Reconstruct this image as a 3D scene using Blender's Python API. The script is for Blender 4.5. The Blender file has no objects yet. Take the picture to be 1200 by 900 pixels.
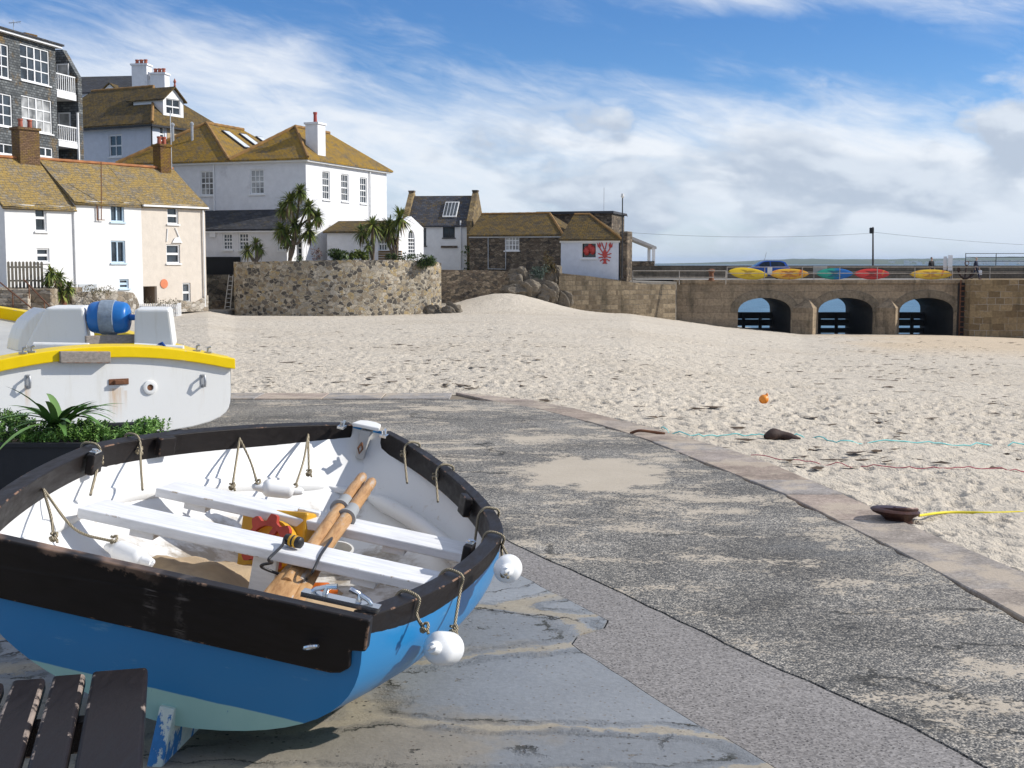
import bpy, bmesh, math, random
import numpy as np
from mathutils import Vector, Matrix

random.seed(11)
SC = bpy.context.scene
COL = SC.collection
R = math.radians
H = 1.63                    # eye height above the slipway
F = 1500.0                  # focal length in photo pixels (1200 wide)
PITCH = math.atan(142 / F)  # camera looks slightly down
SUN_AZ, SUN_EL = 86.0, 32.0

# ------------------------------------------------------------------ camera
cam_d = bpy.data.cameras.new('camera')
cam = bpy.data.objects.new('camera', cam_d)
COL.objects.link(cam)
cam_d.sensor_width = 36.0
cam_d.lens = F / 1200 * 36
cam_d.clip_start = 0.05
cam_d.clip_end = 60000
cam.location = (0, 0, H)
cam.rotation_euler = (math.pi / 2 - PITCH, 0, 0)
SC.camera = cam
_M = Matrix.Rotation(math.pi / 2 - PITCH, 3, 'X')
EYE = Vector((0, 0, H))


def ray(px, py):
    return _M @ Vector(((px - 600) / F, (450 - py) / F, -1))


def at_y(px, py, Y):
    r = ray(px, py)
    return EYE + r * (Y / r.y)


def at_z(px, py, z):
    r = ray(px, py)
    return EYE + r * ((z - H) / r.z)


def proj(P):
    d = _M.transposed() @ (Vector(P) - EYE)
    return 600 + F * d.x / -d.z, 450 - F * d.y / -d.z


# ------------------------------------------------------------------ objects
ROOT = {}


def tag(o, label=None, cat=None, group=None, kind=None):
    if label: o['label'] = label
    if cat: o['category'] = cat
    if group: o['group'] = group
    if kind: o['kind'] = kind
    return o


def empty(name, loc, label=None, cat=None, group=None):
    o = bpy.data.objects.new(name, None)
    COL.objects.link(o)
    o.location = loc
    o.empty_display_size = .2
    ROOT[o] = Vector(loc)
    return tag(o, label, cat, group)


class MB:
    """collects faces; build() links them as ONE mesh object"""

    def __init__(s):
        s.v, s.f = [], []

    def add(s, vs, fs):
        k = len(s.v)
        s.v += [Vector(v) for v in vs]
        s.f += [[i + k for i in f] for f in fs]
        return s

    def quad(s, a, b, c, d): return s.add([a, b, c, d], [(0, 1, 2, 3)])

    def poly(s, pts): return s.add(pts, [list(range(len(pts)))])

    def obox(s, o, u, v, w):
        o, u, v, w = map(Vector, (o, u, v, w))
        P = [o, o + u, o + u + v, o + v, o + w, o + u + w, o + u + v + w, o + v + w]
        return s.add(P, [(0, 3, 2, 1), (4, 5, 6, 7), (0, 1, 5, 4), (1, 2, 6, 5), (2, 3, 7, 6), (3, 0, 4, 7)])

    def box(s, c, size, rz=0):
        c = Vector(c)
        m = Matrix.Rotation(rz, 3, 'Z')
        u, v, w = m @ Vector((size[0], 0, 0)), m @ Vector((0, size[1], 0)), Vector((0, 0, size[2]))
        return s.obox(c - (u + v + w) / 2, u, v, w)

    def prism(s, pts, ext):
        pts = [Vector(p) for p in pts]
        ext = Vector(ext)
        n = len(pts)
        return s.add(pts + [p + ext for p in pts],
                     [list(range(n))[::-1], [n + i for i in range(n)]] +
                     [(i, (i + 1) % n, n + (i + 1) % n, n + i) for i in range(n)])

    def tube(s, pts, r, seg=8, cap=True):
        pts = [Vector(p) for p in pts]
        n = len(pts)
        rs = r if isinstance(r, (list, tuple)) else [r] * n
        k = len(s.v)
        ref = None
        for i, p in enumerate(pts):
            t = (pts[min(i + 1, n - 1)] - pts[max(i - 1, 0)])
            t = t.normalized() if t.length > 1e-9 else Vector((0, 0, 1))
            if ref is None:
                ref = t.orthogonal().normalized()
            a = (ref - t * ref.dot(t))
            a = a.normalized() if a.length > 1e-6 else t.orthogonal().normalized()
            ref = a
            b = t.cross(a)
            for j in range(seg):
                q = 2 * math.pi * j / seg
                s.v.append(p + (a * math.cos(q) + b * math.sin(q)) * rs[i])
        for i in range(n - 1):
            for j in range(seg):
                j2 = (j + 1) % seg
                s.f.append([k + i * seg + j, k + i * seg + j2, k + (i + 1) * seg + j2, k + (i + 1) * seg + j])
        if cap:
            s.f.append([k + j for j in range(seg)][::-1])
            s.f.append([k + (n - 1) * seg + j for j in range(seg)])
        return s

    def lathe(s, prof, o=(0, 0, 0), ax=(0, 0, 1), seg=24):
        o, ax = Vector(o), Vector(ax).normalized()
        return s.tube_prof([o + ax * z for r, z in prof], [r for r, z in prof], ax, seg)

    def tube_prof(s, pts, rs, ax, seg):
        a = ax.orthogonal().normalized()
        b = ax.cross(a)
        k = len(s.v)
        n = len(pts)
        for p, r in zip(pts, rs):
            for j in range(seg):
                q = 2 * math.pi * j / seg
                s.v.append(p + (a * math.cos(q) + b * math.sin(q)) * max(r, 1e-4))
        for i in range(n - 1):
            for j in range(seg):
                j2 = (j + 1) % seg
                s.f.append([k + i * seg + j, k + i * seg + j2, k + (i + 1) * seg + j2, k + (i + 1) * seg + j])
        s.f.append([k + j for j in range(seg)][::-1])
        s.f.append([k + (n - 1) * seg + j for j in range(seg)])
        return s

    def grid(s, rows):
        k = len(s.v)
        n, m = len(rows), len(rows[0])
        for r in rows: s.v += [Vector(p) for p in r]
        for i in range(n - 1):
            for j in range(m - 1):
                s.f.append([k + i * m + j, k + i * m + j + 1, k + (i + 1) * m + j + 1, k + (i + 1) * m + j])
        return s

    def slab(s, pts, t):
        """roof slab: polygon with thickness t downwards"""
        return s.prism(pts, (0, 0, -t))

    def build(s, name, mat, parent=None, local=False, smooth=False, bevel=0, seg=2, weld=False, recalc=True, uv=True, at0=False):
        if parent is not None:
            q = parent
            while q not in ROOT: q = q.parent
            off = Vector((0, 0, 0)) if local else ROOT[q]
            loc = Vector((0, 0, 0))
        else:
            xs = [v.x for v in s.v]; ys = [v.y for v in s.v]; zs = [v.z for v in s.v]
            loc = Vector(((min(xs) + max(xs)) / 2, (min(ys) + max(ys)) / 2, min(zs)))
            if at0: loc = Vector((0, 0, 0))
            off = loc
        me = bpy.data.meshes.new(name)
        bm = bmesh.new()
        bv = [bm.verts.new(v - off) for v in s.v]
        for f in s.f:
            try:
                bm.faces.new([bv[i] for i in f])
            except ValueError:
                pass
        if weld: bmesh.ops.remove_doubles(bm, verts=bm.verts, dist=1e-4)
        if recalc: bmesh.ops.recalc_face_normals(bm, faces=bm.faces)
        if bevel:
            es = [e for e in bm.edges if len(e.link_faces) == 2 and e.calc_face_angle(0) > .6]
            wl = bm.faces.layers.float.new('wear')
            for f in bmesh.ops.bevel(bm, geom=es, offset=bevel, segments=seg, affect='EDGES', profile=.5, clamp_overlap=True)['faces']: f[wl] = 1.0
        if uv:
            L = bm.loops.layers.uv.new('UVMap')
            for f in bm.faces:
                n = f.normal
                u = Vector((-n.y, n.x, 0))
                u = u.normalized() if u.length > .05 else Vector((1, 0, 0))
                w = n.cross(u)
                for l in f.loops:
                    l[L].uv = ((l.vert.co + off).dot(u), (l.vert.co + off).dot(w))
        if smooth:
            for f in bm.faces: f.smooth = True
        bm.to_mesh(me)
        bm.free()
        if smooth and smooth != 'all':
            me.set_sharp_from_angle(angle=R(smooth if isinstance(smooth, (int, float)) and smooth > 1 else 40))
        if mat: me.materials.append(mat)
        o = bpy.data.objects.new(name, me)
        COL.objects.link(o)
        o.location = loc
        if parent is not None:
            o.parent = parent
        else:
            ROOT[o] = loc
        return o


def np_mesh(name, verts, faces, mat, smooth=True):
    me = bpy.data.meshes.new(name)
    me.vertices.add(len(verts)); me.vertices.foreach_set('co', np.asarray(verts, np.float32).ravel())
    faces = np.asarray(faces, np.int32)
    me.loops.add(faces.size); me.loops.foreach_set('vertex_index', faces.ravel())
    me.polygons.add(len(faces)); me.polygons.foreach_set('loop_start', np.arange(len(faces), dtype=np.int32) * faces.shape[1])
    me.update(calc_edges=True); me.validate()
    if smooth: me.polygons.foreach_set('use_smooth', np.ones(len(faces), bool))
    if mat: me.materials.append(mat)
    o = bpy.data.objects.new(name, me)
    COL.objects.link(o)
    ROOT[o] = Vector((0, 0, 0))
    return o


# ------------------------------------------------------------------ materials
class G:
    def __init__(s, name, rough=.6, spec=.4, metal=0):
        s.m = bpy.data.materials.new(name)
        s.m.use_nodes = True
        s.t = s.m.node_tree
        s.b = s.t.nodes['Principled BSDF']
        s.put(rough=rough, spec=spec, metal=metal)

    def set(s, inp, v):
        if isinstance(v, bpy.types.NodeSocket): s.t.links.new(v, inp)
        else:
            if isinstance(v, (tuple, list)) and len(v) == 3 and inp.type == 'RGBA': v = (*v, 1)
            if isinstance(v, (int, float)) and inp.type == 'RGBA': v = (v, v, v, 1)
            inp.default_value = v

    def n(s, typ, ins=None, out=0, **p):
        d = s.t.nodes.new('ShaderNode' + typ)
        for k, v in p.items(): setattr(d, k, v)
        for k, v in (ins or {}).items(): s.set(d.inputs[k], v)
        return d.outputs[out]

    def put(s, col=None, rough=None, spec=None, metal=None, normal=None, **k):
        for nm, v in (('Base Color', col), ('Roughness', rough), ('Specular IOR Level', spec), ('Metallic', metal), ('Normal', normal)):
            if v is not None: s.set(s.b.inputs[nm], v)
        for nm, v in k.items(): s.set(s.b.inputs[nm.replace('_', ' ')], v)
        return s.m

    def co(s, w='Object'): return s.n('TexCoord', out=w) if False else s.t_out(w)

    def t_out(s, w):
        d = s.t.nodes.new('ShaderNodeTexCoord')
        return d.outputs[w]

    def map(s, v, scale=(1, 1, 1), rot=(0, 0, 0), loc=(0, 0, 0)):
        return s.n('Mapping', {'Vector': v, 'Scale': scale, 'Rotation': rot, 'Location': loc})

    def noise(s, v, scale, detail=4, rough=.55, dist=0, out='Fac'):
        return s.n('TexNoise', {'Vector': v, 'Scale': scale, 'Detail': detail, 'Roughness': rough, 'Distortion': dist}, out)

    def vor(s, v, scale, feature='F1', out='Distance', rand=1, detail=0):
        d = {'Vector': v, 'Scale': scale, 'Randomness': rand}
        return s.n('TexVoronoi', d, out, feature=feature)

    def ramp(s, f, stops, interp='LINEAR'):
        d = s.t.nodes.new('ShaderNodeValToRGB')
        s.set(d.inputs[0], f)
        e = d.color_ramp.elements
        d.color_ramp.interpolation = interp
        while len(e) < len(stops): e.new(.5)
        for x, (p, c) in zip(e, stops):
            x.position = p
            if isinstance(c, (int, float)): c = (c, c, c)
            x.color = (*c, 1)
        return d.outputs[0]

    def mix(s, f, a, b, mode='MIX'):
        return s.n('MixRGB', {'Fac': f, 'Color1': a, 'Color2': b}, blend_type=mode)

    def ma(s, op, a, b=0.0, c=0.0, clamp=False):
        return s.n('Math', {0: a, 1: b, 2: c}, operation=op, use_clamp=clamp)

    def step(s, x, lo, hi):
        return s.n('MapRange', {'Value': x, 'From Min': lo, 'From Max': hi, 'To Min': 0.0, 'To Max': 1.0}, interpolation_type='SMOOTHSTEP')

    def bump(s, h, strength=.5, dist=.01, normal=None):
        d = {'Height': h, 'Strength': strength, 'Distance': dist}
        if normal is not None: d['Normal'] = normal
        return s.n('Bump', d)

    def sep(s, v):
        d = s.t.nodes.new('ShaderNodeSeparateXYZ')
        s.set(d.inputs[0], v)
        return d.outputs

    def comb(s, x, y, z): return s.n('CombineXYZ', {0: x, 1: y, 2: z})

    def edge(s, radius=.01):
        """1 on the rounded arrises of a part (marked when it was bevelled)"""
        return s.n('Attribute', out='Fac', attribute_name='wear')


_mats = {}


def memo(fn):
    def w(*a, **k):
        key = repr((fn.__name__, a, sorted(k.items())))
        if key not in _mats: _mats[key] = fn(*a, **k)
        return _mats[key]
    return w


@memo
def flat(name, col, rough=.55, spec=.4, metal=0, var=.12, scale=3, bump=.1, bscale=40):
    """a plain surface with slight unevenness of colour and relief"""
    g = G(name, rough, spec, metal)
    v = g.co()
    n = g.noise(v, scale, 5, .6)
    c = g.mix(1.0, col, g.ramp(n, [(.25, 1 - var), (.75, 1 + var)]), 'MULTIPLY')
    return g.put(col=c, rough=g.n('MapRange', {'Value': n, 'To Min': rough * .85, 'To Max': min(1, rough * 1.15)}),
                 normal=g.bump(g.noise(v, bscale, 3), bump, .004))


@memo
def render_wall(name, col, stain=(.45, .4, .33), amt=.5, lump=.5):
    """lime-washed masonry: stains, soft lumps"""
    g = G(name, .85, .2)
    v = g.co()
    n1 = g.noise(v, .7, 6, .65)
    n2 = g.noise(g.map(v, (1.6, 1.6, .35)), 1.6, 5, .6)
    m = g.ma('MULTIPLY', g.step(n1, .52, .75), g.step(n2, .45, .72))
    sp = g.step(g.noise(v, 7, 4, .7), .62, .74)
    c = g.mix(g.ma('MULTIPLY', m, amt), col, stain)
    c = g.mix(g.ma('MULTIPLY', sp, amt * .35), c, tuple(x * .5 for x in stain))
    c = g.mix(1.0, c, g.ramp(g.noise(v, 2.5, 4), [(.3, .93), (.7, 1.04)]), 'MULTIPLY')
    h = g.ma('ADD', g.noise(v, 3, 3), g.ma('MULTIPLY', g.noise(v, 25, 3), .3))
    return g.put(col=c, normal=g.bump(h, lump, .03))


@memo
def rubble(name, cols, mortar, scale=3.2, mw=.05, flatten=1.7, bump=1.2):
    """random rubble masonry"""
    g = G(name, .9, .2)
    v = g.co()
    w = g.n('VectorMath', {0: v, 1: g.n('VectorMath', {0: g.noise(v, 3, 2, out='Color'), 'Scale': .25}, operation='SCALE')}, operation='ADD')
    w = g.map(w, (1, 1, flatten))
    d = g.vor(w, scale, 'DISTANCE_TO_EDGE')
    cc = g.vor(w, scale, 'F1', 'Color')
    r = g.sep(cc)[0]
    k = len(cols)
    c = g.ramp(r, [(i / (k), cols[i]) for i in range(k)], 'CONSTANT')
    c = g.mix(1.0, c, g.ramp(g.noise(v, 9, 5, .7), [(.25, .6), (.75, 1.3)]), 'MULTIPLY')
    mm = g.step(g.ma('ADD', d, g.ma('MULTIPLY', g.noise(v, 6, 4), .06)), mw, mw + .05)
    c = g.mix(mm, mortar, c)
    big = g.noise(v, .5, 4, .6)
    c = g.mix(1.0, c, g.ramp(big, [(.3, .75), (.7, 1.15)]), 'MULTIPLY')
    h = g.ma('ADD', g.ma('MULTIPLY', mm, .7), g.ma('MULTIPLY', g.noise(v, 14, 4), .5))
    return g.put(col=c, normal=g.bump(h, bump, .05))


@memo
def ashlar(name, c1, c2, mortar, bw=.9, bh=.42, msize=.018, dark=(.03, .03, .02), bump=.8):
    """coursed granite blocks, weathered, on metric UVs"""
    g = G(name, .9, .2)
    uv = g.co('UV')
    v = g.co()
    uvd = g.n('VectorMath', {0: uv, 1: g.n('VectorMath', {0: g.noise(uv, 1.6, 2, out='Color'), 'Scale': .1}, operation='SCALE')}, operation='ADD')
    d = g.t.nodes.new('ShaderNodeTexBrick')
    d.offset = .43; d.squash = .7; d.squash_frequency = 3
    for k, x in {'Vector': uvd, 'Color1': (0, 0, 0), 'Color2': (1, 1, 1), 'Mortar': (.5, .5, .5), 'Scale': 1.0, 'Mortar Size': msize, 'Mortar Smooth': .3,
                 'Brick Width': bw, 'Row Height': bh}.items(): g.set(d.inputs[k], x)
    c = g.mix(d.outputs['Color'], c1, c2)
    c = g.mix(1.0, c, g.ramp(g.noise(v, 5, 6, .7), [(.25, .55), (.75, 1.35)]), 'MULTIPLY')
    c = g.mix(g.ma('MULTIPLY', d.outputs['Fac'], g.step(g.noise(v, .6, 3), .4, .6)), c, mortar)
    st = g.step(g.noise(g.map(v, (1.2, 1.2, .25)), 1.1, 6, .65), .5, .75)
    c = g.mix(g.ma('MULTIPLY', st, .6), c, dark)
    h = g.ma('SUBTRACT', g.ma('MULTIPLY', g.noise(v, 9, 5, .65), .8), g.ma('MULTIPLY', d.outputs['Fac'], .6))
    return g.put(col=c, normal=g.bump(h, bump, .05))


@memo
def lichen_roof(name, slate=(.13, .11, .085), lich=(.34, .2, .035), cover=.5, tw=.34, th=.2):
    """slates largely grown over with ochre lichen"""
    g = G(name, .92, .15)
    uv = g.co('UV')
    v = g.co()
    d = g.t.nodes.new('ShaderNodeTexBrick')
    for k, x in {'Vector': uv, 'Color1': (0, 0, 0), 'Color2': (1, 1, 1), 'Mortar': (.3, .3, .3), 'Scale': 1.0, 'Mortar Size': .02, 'Mortar Smooth': .2,
                 'Brick Width': tw, 'Row Height': th}.items(): g.set(d.inputs[k], x)
    sl = g.mix(1.0, slate, g.ramp(d.outputs['Color'], [(0, .7), (1, 1.3)]), 'MULTIPLY')
    n = g.noise(v, 1.3, 9, .78)
    n = g.ma('ADD', n, g.ma('MULTIPLY', g.ma('SUBTRACT', g.noise(v, 9, 5, .75), .5), .9))
    k = g.step(n, .58 - cover * .35, .84 - cover * .35)
    li = g.mix(g.noise(v, 6, 5, .7), tuple(x * .5 for x in lich), tuple(x * 1.25 for x in lich))
    c = g.mix(k, sl, li)
    c = g.mix(g.ma('MULTIPLY', d.outputs['Fac'], .5), c, tuple(x * .35 for x in slate))
    h = g.ma('ADD', g.ma('MULTIPLY', d.outputs['Color'], .4), g.ma('SUBTRACT', g.noise(v, 16, 4), d.outputs['Fac']))
    return g.put(col=c, normal=g.bump(h, .8, .03))


@memo
def foliage(name, a, b, c):
    g = G(name, .5, .35)
    i = g.n('NewGeometry', out='Random Per Island')
    col = g.ramp(i, [(0, a), (.5, b), (1, c)])
    col = g.mix(1.0, col, g.ramp(g.noise(g.co(), 1.5, 3), [(.3, .7), (.7, 1.25)]), 'MULTIPLY')
    g.put(col=col)
    g.set(g.b.inputs['Transmission Weight'], 0.0)
    return g.m


@memo
def glass(name, col=(.03, .04, .05), rough=.06):
    g = G(name, rough, .6)
    v = g.co()
    n = g.noise(g.map(v, (.6, .6, .6)), 1.3, 3)
    c = g.mix(1.0, col, g.ramp(n, [(.35, .4), (.65, 1.8)]), 'MULTIPLY')
    return g.put(col=c, normal=g.bump(g.noise(v, 1.2, 2), .04, .05))


WHITE = flat('white_paint', (.78, .78, .77), .5, var=.05)
GLASS = glass('window_glass')
GLASS_L = glass('curtained_glass', (.3, .3, .29), .2)
METAL = flat('galvanised_steel', (.42, .43, .44), .45, metal=.6, var=.2, scale=8)
RUST = flat('rusty_iron', (.16, .07, .035), .9, var=.45, scale=9, bump=.5)
BLACK = flat('black_paint', (.015, .015, .016), .5)
# ------------------------------------------------------------------ daylight, sky and clouds
world = bpy.data.worlds.new('World')
SC.world = world
world.use_nodes = True


class W(G):
    def __init__(s, t): s.t = t


wt = world.node_tree
g = W(wt)
for n_ in list(wt.nodes): wt.nodes.remove(n_)
wout = wt.nodes.new('ShaderNodeOutputWorld')
sky = wt.nodes.new('ShaderNodeTexSky')
sky.sky_type = 'NISHITA'
sky.sun_disc = False
sky.sun_elevation = R(SUN_EL)
sky.sun_rotation = R(SUN_AZ)
sky.altitude = 0
sky.air_density = 1.0
sky.dust_density = .2
sky.ozone_density = 4.0
dirv = g.co('Generated')
dx, dy, dz = g.sep(dirv)
az = g.ma('ARCTAN2', dx, dy)
el = g.ma('ARCSINE', dz)
# clear sky: deeper blue away from the horizon haze
deep = g.mix(g.step(el, .0, .19), (.80, .92, 1.2), (.44, .68, .98))
skyc = g.mix(1.0, sky.outputs[0], deep, 'MULTIPLY')
bg_sky = g.n('Background', {'Color': skyc, 'Strength': .1})


def cloudvec(rot, sx, sy, off=(0, 0, 0)):
    p = g.comb(az, el, 0.0)
    return g.map(g.map(p, rot=(0, 0, R(rot))), (sx, sy, 1), loc=off)


def warp(v, sc, amt):
    return g.n('VectorMath', {0: v, 1: g.n('VectorMath', {0: g.noise(v, sc, 3, .6, out='Color'), 'Scale': amt}, operation='SCALE')}, operation='ADD')


# high veil: streaky cirrus, thick in a broad band, breaking up above it
v1 = warp(cloudvec(12, 5, 22), 1.0, .5)
c1 = g.noise(v1, 1.0, 9, .56, .4)
v1b = warp(cloudvec(16, 16, 60, (3, 1, 0)), 1.2, .5)
c1b = g.noise(v1b, 1.0, 9, .66, .8)
cir = g.ma('ADD', g.ma('MULTIPLY', c1, .72), g.ma('MULTIPLY', c1b, .28))
mid = g.ma('SUBTRACT', .125, g.ma('MULTIPLY', az, .10))
band = g.ma('SUBTRACT', 1.0, g.ma('DIVIDE', g.ma('ABSOLUTE', g.ma('SUBTRACT', el, g.ma('SUBTRACT', mid, .03))), .075), clamp=True)
sw = g.ma('SUBTRACT', el, g.ma('ADD', .206, g.ma('MULTIPLY', az, -.06)))     # a second streak high on the right
band2 = g.ma('MULTIPLY', g.ma('SUBTRACT', 1.0, g.ma('DIVIDE', g.ma('ABSOLUTE', sw), .017), clamp=True), g.step(az, .02, .2))
bias = g.ma('ADD', g.ma('MULTIPLY', band, .34), g.ma('MULTIPLY', band2, .2))
low = g.ma('MULTIPLY', g.step(el, .12, .01), .26)
veil = g.step(g.ma('ADD', g.ma('ADD', cir, bias), low), .50, .93)
# low cumulus, grey-blue with bright tops, towards the right
v2 = warp(cloudvec(3, 9, 19, (1.3, .4, 0)), 1.0, .3)
c2 = g.noise(v2, 1.0, 7, .52, .15)
cb = g.ma('SUBTRACT', 1.0, g.ma('DIVIDE', g.ma('ABSOLUTE', g.ma('SUBTRACT', el, g.ma('ADD', .05, g.ma('MULTIPLY', az, .06)))), .085), clamp=True)
cb = g.ma('MULTIPLY', cb, g.ma('ADD', .45, g.ma('MULTIPLY', g.step(az, -.12, .16), .55)))
cum = g.ma('MULTIPLY', g.step(g.ma('ADD', c2, g.ma('MULTIPLY', cb, .27)), .56, .70), g.step(cb, .0, .3))
v3 = warp(cloudvec(3, 9, 19, (1.3, .62, 0)), 1.0, .3)
c3 = g.noise(v3, 1.0, 7, .52, .15)
lit = g.step(g.ma('SUBTRACT', c2, c3), -.06, .13)
cumc = g.mix(lit, (.44, .51, .62), (.68, .74, .82))
veilc = g.mix(g.step(el, 0, .1), (.70, .77, .86), (.86, .89, .93))
cc = g.mix(g.ma('MULTIPLY', cum, .88), veilc, cumc)
# broken white cloud over the rest of the sky
v4 = warp(g.map(dirv, (2.6, 2.6, 3.4)), 1.0, .6)
over = g.ma('MULTIPLY', g.step(g.noise(v4, 1.0, 6, .6), .40, .60), g.step(el, .24, .36))
cover = g.ma('MAXIMUM', g.ma('MAXIMUM', g.ma('MULTIPLY', veil, .93), g.ma('MULTIPLY', cum, .94)), g.ma('MULTIPLY', over, .9))
above = g.step(el, -.02, .0)
bg_c = g.n('Background', {'Color': cc, 'Strength': .86})
mixs = g.n('MixShader', {0: g.ma('MULTIPLY', cover, above), 1: bg_sky, 2: bg_c})
wt.links.new(mixs, wout.inputs[0])

sd = bpy.data.lights.new('sun', 'SUN')
sd.energy = 3.9
sd.angle = R(.53)
sd.color = (1, .955, .88)
so = bpy.data.objects.new('sun', sd)
COL.objects.link(so)
to_sun = Vector((math.sin(R(SUN_AZ)) * math.cos(R(SUN_EL)), math.cos(R(SUN_AZ)) * math.cos(R(SUN_EL)), math.sin(R(SUN_EL))))
so.rotation_euler = to_sun.to_track_quat('Z', 'Y').to_euler()
so.location = to_sun * 60

SC.view_settings.view_transform = 'Standard'
SC.view_settings.look = 'None'
SC.view_settings.exposure = .33
SC.view_settings.gamma = 1
SC.view_settings.use_curve_mapping = False
SC.render.engine = 'CYCLES'
SC.cycles.use_denoising = True
try:
    SC.cycles.denoiser = 'OPENIMAGEDENOISE'
except Exception:
    pass
SC.cycles.max_bounces = 6
SC.cycles.transparent_max_bounces = 8
SC.cycles.caustics_reflective = False
SC.cycles.caustics_refractive = False
# ------------------------------------------------------------------ ground materials
def sand_colour(g, v):
    n = g.noise(v, .35, 5, .6)
    c = g.mix(n, (.515, .455, .37), (.61, .545, .45))
    c = g.mix(g.ma('MULTIPLY', g.step(g.noise(v, 1.8, 6, .7), .55, .75), .35), c, (.40, .32, .235))
    c = g.mix(1.0, c, g.ramp(g.noise(v, 260, 2), [(.2, .75), (.8, 1.2)]), 'MULTIPLY')
    return c


def m_sand():
    g = G('dry_beach_sand', .95, .15)
    v = g.co()
    c = sand_colour(g, v)
    sx, sy, sz = g.sep(v)
    wet = g.ma('MULTIPLY', g.step(g.ma('ADD', g.ma('DIVIDE', sx, g.ma('MAXIMUM', sy, 1.0)), g.ma('MULTIPLY', g.ma('SUBTRACT', g.noise(v, .12, 5), .5), .2)), .24, .31), g.step(sy, 36, 60))
    c = g.mix(g.ma('MULTIPLY', wet, .7), c, (.58, .45, .30))
    bits = g.ma('MULTIPLY', g.step(g.noise(g.map(v, (1, 1.8, 1)), 2.6, 8, .8), .62, .70), g.step(g.noise(v, .22, 4), .44, .6))
    c = g.mix(g.ma('MULTIPLY', g.step(g.noise(v, .12, 5, .7), .45, .65), .25), c, (.42, .35, .26))
    c = g.mix(g.ma('MULTIPLY', bits, .75), c, (.17, .115, .06))
    h = g.ma('ADD', g.noise(v, 26, 4, .6), g.ma('MULTIPLY', g.noise(v, 90, 3), .5))
    far = g.bump(g.noise(g.map(v, (1, .6, 1)), 3.2, 5, .7), .55, .16)
    return g.put(col=c, normal=g.bump(h, .7, .02, far))


def m_tarmac():
    g = G('pebbly_slipway_surface', .9, .25)
    v = g.co()
    wv = g.n('VectorMath', {0: v, 1: g.n('VectorMath', {0: g.noise(v, 9, 2, out='Color'), 'Scale': .03}, operation='SCALE')}, operation='ADD')
    d = g.vor(wv, 78)
    r = g.sep(g.vor(wv, 78, out='Color'))
    big = g.noise(v, .55, 5, .6)
    c = g.ramp(g.ma('ADD', g.ma('MULTIPLY', r[0], .75), g.ma('MULTIPLY', big, .45)),
               [(.1, (.08, .079, .077)), (.36, (.15, .145, .137)), (.54, (.25, .235, .21)), (.70, (.42, .385, .33)), (.95, (.58, .53, .45))])
    c = g.mix(g.step(d, .55, .3), c, (.07, .07, .07))
    c = g.mix(g.step(d, .5, .9), c, (.085, .082, .076))
    c = g.mix(1.0, c, g.ramp(g.noise(v, 1.1, 5, .65), [(.3, .62), (.7, 1.25)]), 'MULTIPLY')
    # wind-blown sand lying in the hollows
    sv = g.map(v, (.75, 1.15, 1), rot=(0, 0, .35))
    s1 = g.noise(sv, 2.3, 11, .72, .3)
    s2 = g.noise(v, .33, 3, .5)
    sm = g.ma('ADD', s1, g.ma('MULTIPLY', g.ma('SUBTRACT', s2, .5), .55))
    grain = g.ma('MULTIPLY', g.ma('SUBTRACT', g.sep(g.vor(wv, 78, out='Color'))[1], .5), .12)
    k = g.step(g.ma('ADD', sm, grain), .53, .595)
    # the broad drift half way down
    x, y, z = g.sep(v)
    dr = g.ma('ADD', g.ma('POWER', g.ma('DIVIDE', g.ma('SUBTRACT', x, .62), .62), 2.0), g.ma('POWER', g.ma('DIVIDE', g.ma('SUBTRACT', y, 9.75), .75), 2.0))
    dk = g.step(g.ma('ADD', dr, g.ma('ADD', g.ma('MULTIPLY', g.ma('SUBTRACT', g.noise(v, 1.8, 9, .72), .5), 4.2), g.ma('MULTIPLY', grain, 2.0))), 1.05, .7)
    k = g.ma('MAXIMUM', k, dk)
    cw = g.n('VectorMath', {0: v, 1: g.n('VectorMath', {0: g.noise(v, 2.0, 6, .7, out='Color'), 'Scale': .5}, operation='SCALE')}, operation='ADD')
    crk = g.ma('MULTIPLY', g.step(g.vor(g.map(cw, (.5, 1.1, 1)), .8, 'DISTANCE_TO_EDGE'), .014, .005), g.step(g.noise(v, .7, 3), .48, .56))
    sm2 = g.step(g.noise(g.map(v, (.5, 1, 1)), .8, 5, .6), .58, .68)
    c = g.mix(g.ma('MULTIPLY', sm2, .65), c, g.mix(g.noise(v, 12, 5, .7), (.10, .10, .10), (.19, .19, .185)))
    c = g.mix(g.ma('MULTIPLY', crk, .85), c, (.03, .03, .028))
    sc = g.mix(g.noise(v, 3, 4), (.40, .345, .27), (.52, .455, .365))
    sc = g.mix(1.0, sc, g.ramp(g.noise(v, 200, 2), [(.2, .8), (.8, 1.15)]), 'MULTIPLY')
    c = g.mix(k, c, sc)
    h = g.mix(k, g.ma('MULTIPLY', g.step(d, .8, .0), 1.0), g.ma('MULTIPLY', g.noise(v, 30, 4), .7))
    return g.put(col=c, normal=g.bump(h, .5, .007))


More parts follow.
